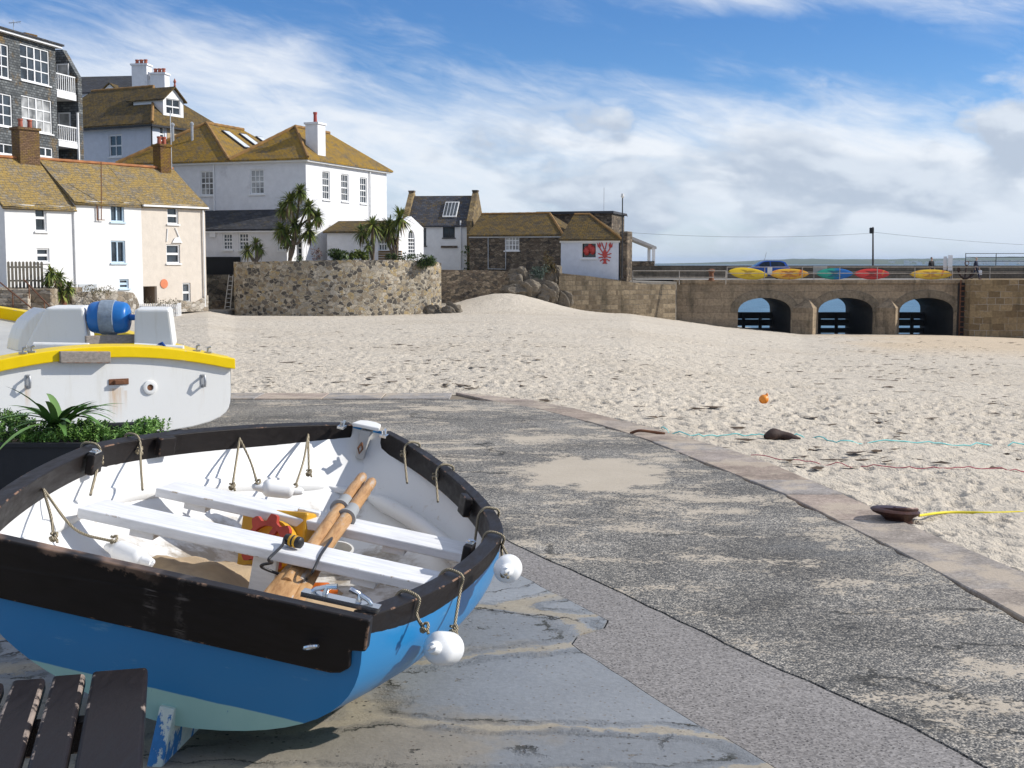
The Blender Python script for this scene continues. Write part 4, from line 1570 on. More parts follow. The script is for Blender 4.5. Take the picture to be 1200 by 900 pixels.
# ------------------------------------------------------------------ white motor boat with yellow gunwale
YB = 12.1
hdg = R(-33)
mb = empty('motor_boat', at_z(125, 505, .024), 'white motor boat with broad yellow gunwale, stern on, behind the planter', 'motor boat')
pa, pb = at_y(270, 420, YB - .0), None
fw = Vector((math.sin(hdg), math.cos(hdg), 0)); rt = Vector((fw.y, -fw.x, 0))
BWm, BLm = 2.40, 5.2
c0 = pa - rt * (BWm / 2); c0.z = 0
zc = pa.z                                        # sheer at the quarter
YPAINT = worn('yellow_boat_paint', (.80, .56, .0), (.55, .5, .35), .1, .35, .012, (2, 2, 2), .06, .12)


def m_gel():
    g = G('white_boat_gelcoat', .42, .4)
    v = g.co()
    c = g.mix(g.noise(v, 1.3, 5), (.72, .72, .69), (.80, .80, .78))
    grime = g.ma('MULTIPLY', g.step(g.noise(g.map(v, (5, 5, .8)), 1.5, 7, .7), .50, .72), .28)
    c = g.mix(grime, c, (.50, .46, .36))
    return g.put(col=c, normal=g.bump(g.noise(v, 1.5, 3), .03, .05))


GEL = m_gel()


def mw(x, y, z): return c0 + rt * x + fw * y + Vector((0, 0, z))


def mbeam(s):
    if s < .35: return BWm / 2 * (1 + .02 * math.sin(s / .35 * math.pi / 2))
    q = (s - .35) / .65
    return max(.03, BWm / 2 * 1.02 * (1 - q ** 2.0) ** .85)


def msheer(s): return zc + .10 * s * s * 4.2 * .9 + .0


def msec(s, u, ins=0):
    b = mbeam(s) - ins
    zs = msheer(s); zk = .06 + .25 * max(0, s - .6) ** 1.5 * 2 + ins
    w = b * (1 - (1 - u) ** 9.0) ** .5
    tum = -.05 * max(0, u - .7) / .3 * (1 - s)
    return Vector((max(0, w + tum * 0), s * BLm, zk + (zs - zk) * u))


rows = []
for i in range(31):
    s = i / 30
    st = [msec(s, (k / 14) ** 1.4) for k in range(15)]
    rows.append([mw(-p.x, p.y, p.z) for p in st[::-1]] + [mw(p.x, p.y, p.z) for p in st])
m = MB().grid(rows)
m.build('hull', GEL, mb, smooth=50, weld=True)
# transom, slightly cambered along its top
N = 24
tp = [msec(0, (k / 14) ** 1.4) for k in range(15)]
CAMB = at_y(125, 405, YB - .55).z - zc
arch = lambda x: zc + CAMB * (1 - (x / (BWm / 2)) ** 2)
out = [mw(p.x, -.0, p.z) for p in tp] + [mw(x, 0, arch(x)) for x in [BWm / 2 * (1 - 2 * k / N) for k in range(1, N)]] + [mw(-p.x, 0, p.z) for p in tp[::-1]]


def m_trans():
    g = G('white_transom', .22, .5)
    v = g.co()
    c = g.mix(g.noise(v, 1.3, 5), (.73, .73, .70), (.80, .80, .78))
    grime = g.ma('MULTIPLY', g.step(g.noise(g.map(v, (5, 5, .8)), 1.5, 7, .7), .52, .72), .22)
    c = g.mix(grime, c, (.50, .46, .36))
    c = g.mix(g.ma('MULTIPLY', g.step(g.noise(v, 14, 7, .75), .64, .72), .35), c, (.42, .39, .33))
    return g, v, c


g, v, c = m_trans()
def tq(px, py, out_=0.0):
    """point on the transom plane at a pixel"""
    r = ray(px, py)
    n = -fw
    t = (mw(0, 0, 0) - EYE).dot(n) / r.dot(n)
    return EYE + r * t + n * out_
# rust runs under the fittings (boat coordinates, object origin = root)
for px, py, w, L_, a_ in ((32, 451, .03, .28, .6), (136, 455, .07, .34, .75), (147, 458, .02, .22, .4), (237, 456, .02, .25, .3)):
    q = tq(px, py)
    x, y, z = g.sep(v)
    lx = q.x - mb.location.x; lz = q.z - mb.location.z
    fx_ = g.step(g.ma('ABSOLUTE', g.ma('SUBTRACT', x, lx)), w, w * .2)
    fz = g.ma('MULTIPLY', g.step(z, lz - L_, lz - .02), g.step(z, lz + .01, lz - .005))
    st_ = g.ma('MULTIPLY', g.ma('MULTIPLY', fx_, fz), g.ramp(g.noise(g.map(v, (22, 22, 1.5)), 2, 4), [(.35, .1), (.65, 1)]))
    c = g.mix(g.ma('MULTIPLY', st_, a_), c, (.55, .30, .08))
TRANS = g.put(col=c)
m = MB().prism(out, fw * .03)
m.build('transom', TRANS, mb, bevel=.01)
# yellow capping along the transom and round both gunwales
m = MB()
rows = []
for k in range(N + 1):
    x = -(BWm / 2 + .03) + (BWm + .06) * k / N
    z = arch(max(-BWm / 2, min(BWm / 2, x)))
    rows.append([mw(x, -.05, z - .10), mw(x, -.05, z), mw(x, .20, z + .012), mw(x, .20, z - .03), mw(x, .0, z - .10)])
m.grid([r + [r[0]] for r in rows]); m.poly(rows[0]); m.poly(rows[-1])
m.build('transom_capping', YPAINT, mb, bevel=.008, weld=True)
for sx in (-1, 1):
    rows = []
    for i in range(29):
        s = .033 + i / 28 * .945
        b = mbeam(s); z = msheer(s) + .01
        rows.append([mw(sx * (b + .04), s * BLm, z - .13), mw(sx * (b + .04), s * BLm, z), mw(sx * max(.0, b - .11), s * BLm, z + .004), mw(sx * max(0, b - .11), s * BLm, z - .14), mw(sx * max(0, b - .02), s * BLm, z - .15)])
    m = MB().grid([r + [r[0]] for r in rows]); m.poly(rows[0]); m.poly(rows[-1])
    m.build('gunwale', YPAINT, mb, bevel=.006, weld=True)
# deck
m = MB()
rows = []
for i in range(21):
    s = .03 + i / 20 * .93
    b = mbeam(s) - .05
    rows.append([mw(-b, s * BLm, msheer(s) - .12), mw(b, s * BLm, msheer(s) - .12)])
m.grid(rows)
m.build('deck', flat('grey_deck', (.45, .45, .43), .6), mb)
# white locker boxes with a gap for the roller
bd = .35
def wedge(px0, px1, pxt0, pxt1, ytop, ybot, dep, name):
    Yw = YB + bd
    a, b = at_y(px0, ybot, Yw), at_y(px1, ybot, Yw)
    c_, d_ = at_y(pxt1, ytop, Yw), at_y(pxt0, ytop, Yw)
    f = [a, b, c_, d_]
    m = MB().prism(f, Vector((-.22, .975, 0)) * dep)
    m.build(name, GEL, mb, bevel=.03, seg=3)
wedge(28, 104, 54, 98, 360, 408, .7, 'locker')
wedge(157, 205, 158, 199, 362, 408, .7, 'locker')
Yw = YB + bd
# rounded left shoulder of the port locker
a, b, c_ = at_y(20, 412, Yw + .04), at_y(54, 361, Yw + .04), at_y(54, 412, Yw + .04)
pts = [a] + [a.lerp(b, t) + Vector((-.06, 0, .05)) * math.sin(t * math.pi) for t in (.2, .4, .6, .8)] + [b, c_]
MB().prism(pts, fw * .5).build('locker_shoulder', GEL, mb, bevel=.015)
m = MB().obox(at_y(101, 404, Yw - .1), rt * .48, fw * .05, Vector((0, 0, .085)))
GREYW = worn('weathered_grey_plank', (.27, .235, .205), (.33, .17, .10), .4, .85, .02, (2, 9, 9), .4)
m.build('plank', GREYW, mb, bevel=.006)
for p_, q_ in (((40, 405), (104, 406)), ((158, 406), (215, 409))):
    MB().tube([at_y(*p_, Yw - .15), at_y(*q_, Yw - .15)], .035, 12).build('grab_rail', GEL, mb, smooth=60)
rl_c = at_y(128, 372, Yw + .15)
COLr = flat('blue_roller_plastic', (.012, .14, .43), .35, var=.12)

hwr = .195
m = MB().lathe([(.03, -.28), (.03, -hwr - .0), (.10, -hwr), (.125, -hwr + .008), (.142, -hwr + .024), (.152, -hwr + .05), (.160, -.09), (.165, 0), (.160, .09), (.152, hwr - .05), (.142, hwr - .024), (.125, hwr - .008), (.10, hwr), (.03, hwr), (.03, .28)], rl_c, Vector((1, .05, 0)), 32)
rob = m.build('roller', COLr, mb, smooth=40)
m = MB().lathe([(.166, -.072), (.172, -.068), (.172, .066), (.166, .07)], rl_c + Vector((.0, 0, 0)), Vector((1, .05, 0)), 32)
m.build('roller_strap', flat('grey_blue_webbing', (.22, .27, .33), .9, var=.25, scale=25, bump=.6), rob, smooth=40)
# fittings on the transom: block, shackles, rusty bracket, drain
a = tq(68, 425, .085)
m = MB().obox(a, tq(127, 425, .085) - a, fw * .20, Vector((0, 0, .105)))
m.build('stern_block', GREYW, mb, bevel=.008)
for px, py in ((33, 447), (237.5, 446)):
    m = MB()
    p = tq(px, py, .0)
    m.tube([p + Vector((0, 0, .045)), p + Vector((0, 0, .045)) - fw * .06, p - fw * .075, p - Vector((0, 0, .045)) - fw * .06, p - Vector((0, 0, .045))], .012, 8)
    m.obox(p - rt * .018 - Vector((0, 0, .06)) - fw * .008, rt * .036, fw * .007, Vector((0, 0, .12)))
    m.build('shackle', METAL, mb, smooth=50)
p = tq(139, 447, .0)
m = MB()
m.obox(p - rt * .09 - Vector((0, 0, .03)) - fw * .01, rt * .18, fw * .009, Vector((0, 0, .055)))
m.obox(p - rt * .045 - Vector((0, 0, .022)) - fw * .05, rt * .09, fw * .039, Vector((0, 0, .035)))
m.build('tow_bracket', RUST, mb, bevel=.006)
p = tq(175.5, 454)
m = MB().lathe([(.068, 0), (.062, .016), (.045, .022), (.03, .02), (.028, .002)], p, -fw, 24)
m.build('drain_collar', GEL, mb, smooth=40)
m = MB().lathe([(.027, 0.001), (.027, .010)], p, -fw, 16)
m.build('drain_hole', RUST, mb, smooth=40)
for px, py in ((28, 412), (38, 411), (232, 413), (245, 414)):
    p = tq(px, py, -.03); p.z = arch(max(-1.2, min(1.2, (p - c0).dot(rt)))) + .005
    m = MB().box(p + Vector((0, 0, .008)), (.07, .03, .016)).tube([p, p + Vector((0.0, 0, .05)), p + Vector((.03, 0, .06))], .011, 8)
    m.build('deck_cleat', METAL, mb, smooth=50)
m = MB().tube([at_y(186, 404, YB + .2), at_y(190, 402, YB + .18), at_y(193, 406, YB + .15), at_y(194, 410, YB + .1)], .013, 8)
m.build('rope_end', flat('blue_rope', (.01, .06, .25), .8), mb, smooth=60)
# ------------------------------------------------------------------ buildings: helpers
class Fac:
    """a vertical wall plane set up from two (pixel x, depth) ends; u runs along it, n faces out"""

    def __init__(s, A, B):
        s.A, s.B = Vector((A[0], A[1], 0)), Vector((B[0], B[1], 0))
        s.L = (s.B - s.A).length
        s.u = (s.B - s.A) / s.L
        s.n = Vector((s.u.y, -s.u.x, 0))

    @staticmethod
    def px(x0, d0, x1, d1):
        return Fac(((x0 - 600) / F * d0, d0), ((x1 - 600) / F * d1, d1))

    def off(s, k):
        f = Fac(s.A + s.n * k, s.B + s.n * k)
        return f

    def side(s, dep, right=True):
        """the end wall going back from B (right) or from A (left)"""
        if right: return Fac(s.B, s.B - s.n * dep)
        return Fac(s.A - s.n * dep, s.A)

    def hit(s, px, py):
        r = ray(px, py)
        P = EYE + r * ((s.A - EYE).dot(s.n) / r.dot(s.n))
        return (P - s.A).dot(s.u), P.z

    def P(s, u, z, out=0.0):
        return s.A + s.u * u + s.n * out + Vector((0, 0, z))

    def rect(s, x0, y0, x1, y1):
        ym, xm = (y0 + y1) / 2, (x0 + x1) / 2
        return s.hit(x0, ym)[0], s.hit(xm, y1)[1], s.hit(x1, ym)[0], s.hit(xm, y0)[1]


def wall_holes(m, f, u0, u1, z0, z1, holes, dep=.16):
    """wall face with real openings and their reveals"""
    us = sorted({u0, u1} | {max(u0, min(u1, q)) for h in holes for q in (h[0], h[2])})
    zs = sorted({z0, z1} | {max(z0, min(z1, q)) for h in holes for q in (h[1], h[3])})
    for i in range(len(us) - 1):
        for j in range(len(zs) - 1):
            um, zm = (us[i] + us[i + 1]) / 2, (zs[j] + zs[j + 1]) / 2
            if any(h[0] < um < h[2] and h[1] < zm < h[3] for h in holes): continue
            m.quad(f.P(us[i], zs[j]), f.P(us[i + 1], zs[j]), f.P(us[i + 1], zs[j + 1]), f.P(us[i], zs[j + 1]))
    for a, b, c, d in holes:
        m.quad(f.P(a, b), f.P(c, b), f.P(c, b, -dep), f.P(a, b, -dep))
        m.quad(f.P(a, d), f.P(a, d, -dep), f.P(c, d, -dep), f.P(c, d))
        m.quad(f.P(a, b), f.P(a, b, -dep), f.P(a, d, -dep), f.P(a, d))
        m.quad(f.P(c, b), f.P(c, d), f.P(c, d, -dep), f.P(c, b, -dep))


def window(f, parent, h, cols=2, rows=2, frame=None, glass_=None, fw=.06, bar=.03, sill=True, dep=.16, sash=True, name='window', split=None):
    a, b, c, d = h
    frame = frame or WHITE
    m = MB()
    def bx(u0, z0, u1, z1, o=-.06, t=.06):
        m.obox(f.P(u0, z0, -dep + .01), f.u * (u1 - u0), f.n * (dep + o - .01), Vector((0, 0, z1 - z0)))
    bx(a, b, a + fw, d); bx(c - fw, b, c, d); bx(a + fw, b, c - fw, b + fw); bx(a + fw, d - fw, c - fw, d)
    for i in range(1, cols):
        u = a + fw + (c - a - 2 * fw) * i / cols
        w = bar if not (split and i in split) else fw * .7
        bx(u - w, b + fw, u + w, d - fw, -.08 if w == bar else -.065)
    for j in range(1, rows):
        z = b + fw + (d - b - 2 * fw) * j / rows
        w = bar if not (sash and rows % 2 == 0 and j == rows // 2) else bar * 1.8
        bx(a + fw, z - w, c - fw, z + w, -.082)
    o = m.build(name, frame, parent)
    g_ = MB().quad(f.P(a + .01, b + .01, -dep + .03), f.P(c - .01, b + .01, -dep + .03), f.P(c - .01, d - .01, -dep + .03), f.P(a + .01, d - .01, -dep + .03))
    # a pane with thickness
    g_ = MB().obox(f.P(a + .005, b + .005, -dep + .0), f.u * (c - a - .01), f.n * .035, Vector((0, 0, d - b - .01)))
    g_.build('pane', glass_ or GLASS, o)
    if sill:
        MB().obox(f.P(a - .07, b - .09, -.02), f.u * (c - a + .14), f.n * .11, Vector((0, 0, .085))).build('sill', frame if sill is True else sill, o)
    return o


def body(m, f, dep, z0, z1, holes, right_holes=(), dp=.16):
    """four walls of a rectangular house: openings in the front (and the right end), closed elsewhere"""
    wall_holes(m, f, 0, f.L, z0, z1, holes, dp)
    r = f.side(dep, True)
    wall_holes(m, r, 0, r.L, z0, z1, list(right_holes), dp)
    l = f.side(dep, False)
    wall_holes(m, l, 0, l.L, z0, z1, [], dp)
    A, B = f.P(0, z0, -dep), f.P(f.L, z0, -dep)
    m.quad(B, A, f.P(0, z1, -dep), f.P(f.L, z1, -dep))
    m.quad(f.P(0, z1), f.P(f.L, z1), f.P(f.L, z1, -dep), f.P(0, z1, -dep))


def chimney(parent, c, w, d, z0, z1, mat, ang=0, pots=1, potmat=None, cap=True, poth=.5):
    m = MB().box((c[0], c[1], (z0 + z1) / 2), (w, d, z1 - z0), ang)
    o = m.build('chimney', mat, parent, bevel=.02, seg=1)
    if cap:
        MB().box((c[0], c[1], z1 + .06), (w + .14, d + .14, .14), ang).build('cap', mat, o)
    for i in range(pots):
        k = (i - (pots - 1) / 2) * (w / max(1, pots)) * .9
        p = Vector((c[0] + math.cos(ang) * k, c[1] + math.sin(ang) * k, z1 + .1))
        MB().lathe([(.13, 0), (.11, poth * .8), (.14, poth * .82), (.14, poth), (.09, poth), (.09, poth * .6)], p, (0, 0, 1), 12).build('chimney_pot', potmat or TERRA, o, smooth=40)
    return o


def pole(m, p, q, r=.04): m.tube([p, q], r, 6)


TERRA = flat('terracotta', (.35, .10, .06), .8, var=.25)
WW = render_wall('whitewashed_wall', (.76, .755, .735), amt=.42)
WWV = render_wall('villa_white_render', (.72, .72, .73), (.36, .34, .35), amt=.6, lump=.25)
WWB = render_wall('bluewhite_render', (.62, .65, .71), (.35, .36, .38), amt=.3)
CREAM = render_wall('cream_render', (.63, .565, .485), (.40, .33, .25), amt=.3)
OCHRE_END = render_wall('ochre_render', (.44, .33, .2), (.2, .15, .1))
ROOF_Y = lichen_roof('yellow_lichen_roof', lich=(.36, .215, .03), cover=.72)
ROOF_G = lichen_roof('grey_yellow_roof', (.185, .165, .135), (.37, .25, .075), .66)
ROOF_B = lichen_roof('brown_moss_roof', (.085, .068, .045), (.21, .135, .035), .55)
ROOF_DK = lichen_roof('dark_slate_roof', (.06, .062, .07), (.16, .12, .04), .12)
ROOF_SL = lichen_roof('blue_slate_roof', (.075, .08, .095), (.20, .13, .03), .32)
RIDGE_R = flat('red_ridge_tile', (.36, .15, .06), .9, var=.35, scale=2)
RIDGE_Y = flat('ridge_tile', (.27, .15, .05), .9, var=.4, scale=2)
BRICK = ashlar('old_brick', (.19, .10, .06), (.28, .15, .085), (.26, .23, .18), .24, .085, .012)
BLUEF = flat('pale_blue_paint', (.50, .63, .73), .5)
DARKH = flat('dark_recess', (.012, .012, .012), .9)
STONE_LT = rubble('pale_rubble_stone', [(.36, .30, .21), (.24, .19, .13), (.46, .40, .31), (.09, .08, .068), (.33, .27, .19), (.38, .29, .16), (.36, .32, .26), (.16, .14, .115)], (.50, .445, .35), 3.5, .055, 1.4)
STONE_DK = rubble('dark_rubble_stone', [(.14, .105, .075), (.19, .15, .105), (.085, .07, .055), (.26, .205, .145), (.16, .125, .09)], (.15, .125, .095), 3.2, .04, 1.9)
STONE_WW = rubble('limewashed_rubble', [(.30, .25, .19), (.40, .36, .30), (.5, .46, .4), (.2, .17, .13)], (.45, .40, .33), 2.6, .05, 1.5)


def roof_part(parent, polys, mat, name='roof', t=.12):
    m = MB()
    for p in polys: m.slab(p, t)
    return m.build(name, mat, parent)


def ridge(parent, pts, mat, r=.11, name='ridge_tiles'):
    P = []
    for a, b in zip(pts[:-1], pts[1:]):
        a, b = Vector(a), Vector(b)
        n = max(2, int((b - a).length / .35))
        P += [a.lerp(b, i / n) for i in range(n)]
    P.append(Vector(pts[-1]))
    rs_ = [r * (1.0 if i % 2 else .88) for i in range(len(P))]
    return MB().tube(P, rs_, 6).build(name, mat, parent)


# ================================================================== cottages on the left
FC = Fac.px(10, 66.3, 243, 77)
gz = -1.25
cuts = [0, FC.hit(89, 290)[0], FC.hit(166.5, 290)[0], FC.L]
DEPC = 6.0
HALF = DEPC / 2
RG = FC.off(-HALF)
zr0, zr1 = RG.hit(0, 179)[1], RG.hit(201, 204.5)[1]
zR = (zr0 + zr1) / 2 + .05
ez = [FC.hit(50, 238)[1] - .12, FC.hit(128, 236.5)[1], FC.hit(205, 239.5)[1]]
specs = [
    ('cottage', 'white rough-walled cottage with two sash windows, nearest the steps and grey picket fence', WW, ROOF_G,
     [(41, 239.5, 54.5, 271, 1, 2, WHITE), (43, 291, 58, 307, 1, 2, WHITE)]),
    ('cottage', 'white cottage with pale blue casement windows, in the middle of the terrace', WW, ROOF_G,
     [(129.5, 236.5, 145.5, 260, 2, 1, BLUEF), (130, 282, 147, 308, 2, 1, BLUEF), (140, 327, 151, 338, 1, 2, BLUEF)]),
    ('cottage', 'cream cottage with four white windows at the right end of the terrace', CREAM, ROOF_G,
     [(196, 243, 209, 262.5, 1, 2, WHITE), (195, 286.5, 211, 308.5, 1, 2, WHITE), (214, 331.5, 223.5, 354, 1, 2, WHITE)]),
]
for i, (nm, lab, wm, rm, wins) in enumerate(specs):
    u0, u1 = cuts[i], cuts[i + 1]
    f = Fac(FC.P(u0, 0), FC.P(u1, 0))
    root = empty(nm, f.P(f.L / 2, gz, -HALF), lab, 'house', 'cottages in the terrace')
    holes = [f.rect(*w[:4]) for w in wins]
    extra = []
    if i == 2:
        extra = [f.rect(164.5, 335.5, 184, 356)]
    if i == 1:
        extra = []
    m = MB()
    wall_holes(m, f, 0, f.L, gz, ez[i], holes + extra, .2)
    z1 = ez[i]
    zr = zR - (.03 if i == 0 else 0)
    # end walls with gables, back wall
    for uu, flip in ((0, 1), (f.L, 0)):
        m.poly([f.P(uu, gz), f.P(uu, gz, -DEPC), f.P(uu, z1, -DEPC), f.P(uu, zr - .1, -HALF), f.P(uu, z1)][::1 if flip else -1])
    m.quad(f.P(0, gz, -DEPC), f.P(f.L, gz, -DEPC), f.P(f.L, z1, -DEPC), f.P(0, z1, -DEPC))
    wmesh = m.build('wall', wm, root)
    for h, w in zip(holes, wins):
        window(f, root, h, w[4], w[5], w[6], fw=.075, bar=.035, dep=.2, sill=WHITE if w[6] is WHITE else None or True, glass_=GLASS)
    if extra:
        a, b, c, d = extra[0]
        m = MB()
        m.obox(f.P(a, b, -2.2), f.u * (c - a), f.n * 2.0, Vector((0, 0, .01)))
        m.quad(f.P(a, b, -2.2), f.P(c, b, -2.2), f.P(c, d, -2.2), f.P(a, d, -2.2))
        m.quad(f.P(a, b, -.2), f.P(a, b, -2.2), f.P(a, d, -2.2), f.P(a, d, -.2))
        m.quad(f.P(c, b, -.2), f.P(c, b, -2.2), f.P(c, d, -2.2), f.P(c, d, -.2))
        m.quad(f.P(a, d, -.2), f.P(c, d, -.2), f.P(c, d, -2.2), f.P(a, d, -2.2))
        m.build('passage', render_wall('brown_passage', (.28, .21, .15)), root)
    ov = .16
    # roof
    k = (zr - z1) / HALF
    e0, e1 = (-.05 if i else -.18), f.L + (.16 if i == 2 else .03)
    if i == 1: e0 = -.10
    fr = [f.P(e0, z1 - k * ov + .03, ov), f.P(e1, z1 - k * ov + .03, ov), f.P(e1, zr + .03, -HALF), f.P(e0, zr + .03, -HALF)]
    bk = [f.P(e0, zr + .03, -HALF - .002), f.P(e1, zr + .03, -HALF - .002), f.P(e1, z1 - k * ov + .03, -DEPC - ov), f.P(e0, z1 - k * ov + .03, -DEPC - ov)]
    # slight sag along the eaves: split the front slope
    rows = []
    for a in range(9):
        t = a / 8
        rows.append([fr[0].lerp(fr[3], t).lerp(fr[1].lerp(fr[2], t), b / 10) + Vector((0, 0, -.05 * math.sin(b / 10 * math.pi) + .025 * math.sin(b * 1.3 + a * .7 + i))) for b in range(11)])
    m = MB().grid(rows)
    m.prism([p - Vector((0, 0, .09)) for p in fr], (0, 0, -.08))
    m.slab(bk, .12)
    rf = m.build('roof', rm, root, smooth='all')
    ridge(root, [f.P(e0, zr + .05, -HALF), f.P(e1, zr + .05, -HALF)], RIDGE_R, .10)
    if i == 2:
        m = MB().obox(f.P(-.02, z1 - .20, ov + .01), f.u * (f.L + .1), f.n * .11, Vector((0, 0, .10)))
        m.build('gutter', WHITE, root)
        m = MB(); pole(m, f.P(f.L - .22, z1 - .15, .09), f.P(f.L - .22, gz + .25, .09), .05)
        m.build('drain_pipe', WHITE, root)
        m = MB().lathe([(.27, 0), (.27, .03)], f.P(*f.hit(192, 332.5), .01), f.n, 16)
        m.build('disc', flat('orange_paint', (.62, .20, .09), .6), root)
        # two white-painted struts and a small gablet above the middle window
        q = lambda x, y: f.P(*f.hit(x, y), .03)
        m = MB()
        for a, b in (((196, 268), (195, 283)), ((205, 267), (212, 284))): m.tube([q(*a), q(*b)], .04, 6)
        m.prism([q(201, 284.5), q(213, 284.5), q(208, 278), q(204, 279)], f.n * .06)
        m.build('trim', WHITE, root)
        m = MB().prism([f.P(f.L * .35, gz), f.P(f.L + .02, gz), f.P(f.L + .02, gz + .95), f.P(f.L * .8, gz + .55), f.P(f.L * .55, gz + .7), f.P(f.L * .35, gz + .3)], f.n * .12)
        m.build('plinth', STONE_WW, root)
    if i == 0:
        m = MB(); pole(m, f.P(f.L - .1, z1 - .1, .07), f.P(f.L - .1, gz, .07), .05)
        m.build('drain_pipe', WHITE, root)
        c = RG.P(RG.hit(30, 165)[0], 0)
        a1 = math.atan2(FC.u.y, FC.u.x)
        zt_ = RG.hit(32, 153)[1]
        o = chimney(root, c, 1.25, .75, zR - .5, zt_, lichen_roof('lichened_brick', (.17, .105, .065), (.26, .17, .05), .42, .24, .09), a1, 2, TERRA)
    if i == 1:
        m = MB(); q = lambda x, y: f.P(*f.hit(x, y), .12)
        m.tube([q(117, 190), q(117.2, 258)], .03, 6)
        m.obox(q(112, 239), f.u * .05, f.n * -.06, Vector((0, 0, -.9)))
        m.obox(q(112, 258), f.u * .5, f.n * .03, Vector((0, 0, .04)))
        m.build('aerial_pole', RUST, root)
        # bottom-left lean-to shutter
        a, b, c, d = f.rect(92, 333, 113, 343)
        m = MB().obox(f.P(a, b, .0), f.u * (c - a), f.n * .05, Vector((0, 0, d - b)))
        m.build('hatch', flat('grey_blue_paint', (.45, .48, .5), .6), root)
    if i == 2:
        c = RG.P(RG.hit(190, 190)[0], 0)
        o = chimney(root, c, .8, .7, zR - .5, RG.hit(190, 172)[1], lichen_roof('mossy_brick', (.16, .09, .05), (.28, .17, .03), .6, .24, .09), math.atan2(FC.u.y, FC.u.x), 2, TERRA)
        m = MB(); pole(m, RG.P(RG.hit(197.5, 180)[0], zR, .25), RG.P(RG.hit(197.5, 180)[0], RG.hit(197.5, 130)[1], .25), .035)
        m.build('mast', METAL, root)

# ================================================================== slate-hung tall house, far left
DSL = G('grey_slate_hanging', .8, .25)
uv = DSL.co('UV'); v = DSL.co()
d_ = DSL.t.nodes.new('ShaderNodeTexBrick')
for k_, x_ in {'Vector': uv, 'Color1': (0, 0, 0), 'Color2': (1, 1, 1), 'Mortar': (.1, .1, .1), 'Scale': 1.0, 'Mortar Size': .02, 'Brick Width': .3, 'Row Height': .16}.items(): DSL.set(d_.inputs[k_], x_)
c_ = DSL.mix(d_.outputs['Color'], (.075, .082, .085), (.19, .20, .20))
c_ = DSL.mix(1.0, c_, DSL.ramp(DSL.noise(v, 1.2, 6, .7), [(.3, .6), (.7, 1.3)]), 'MULTIPLY')
c_ = DSL.mix(DSL.ma('MULTIPLY', DSL.step(DSL.noise(v, .8, 7, .7), .52, .68), .75), c_, (.23, .135, .03))
c_ = DSL.mix(DSL.ma('MULTIPLY', d_.outputs['Fac'], .6), c_, (.03, .03, .03))
SLATEH = DSL.put(col=c_, normal=DSL.bump(DSL.ma('SUBTRACT', d_.outputs['Color'], d_.outputs['Fac']), .6, .03))
f0 = Fac.px(0, 80, 66, 86)
uL = f0.hit(-70, 100)[0]
FT = Fac(f0.P(uL, 0), f0.P(f0.hit(66, 100)[0], 0))
zt0 = FT.hit(30, 45)[1]
root = empty('tall_house', FT.P(FT.L / 2, gz, -4), 'tall grey slate-hung house with wide white windows and two balconies, behind the terrace', 'house')
wl = [(24, 55, 58, 97, 4, 3, {2}), (-12, 50, 10.5, 90, 3, 3, {1}), (25.5, 114.5, 61, 154.5, 4, 3, {2}), (-14, 108.5, 14.5, 147, 3, 3, {1}), (-16, 167, 16.5, 180, 3, 1, {1}), (46.5, 172.5, 62, 184, 2, 1, {1}), (70, 178, 78, 186, 1, 1, ())]
wl = wl[:6]
holes = [FT.rect(*w[:4]) for w in wl]
m = MB()
body(m, FT, 9, gz, zt0, holes)
m.build('wall', SLATEH, root)
for h, w in zip(holes, wl):
    window(FT, root, h, w[4], w[5], WHITE, glass_=GLASS if w[1] not in (114.5,) else GLASS_L, fw=.09, bar=.035, split=w[6], sash=False)
m = MB()
m.obox(FT.P(-.2, zt0 - .08, -9.2), FT.u * (FT.L + .5), FT.n * 9.55, Vector((0, 0, .14)))
m.build('fascia', WHITE, root)
m = MB().obox(FT.P(-.3, zt0 + .062, -9.3), FT.u * (FT.L + .7), FT.n * 9.75, Vector((0, 0, .12)))
m.build('roof', ROOF_DK, root)
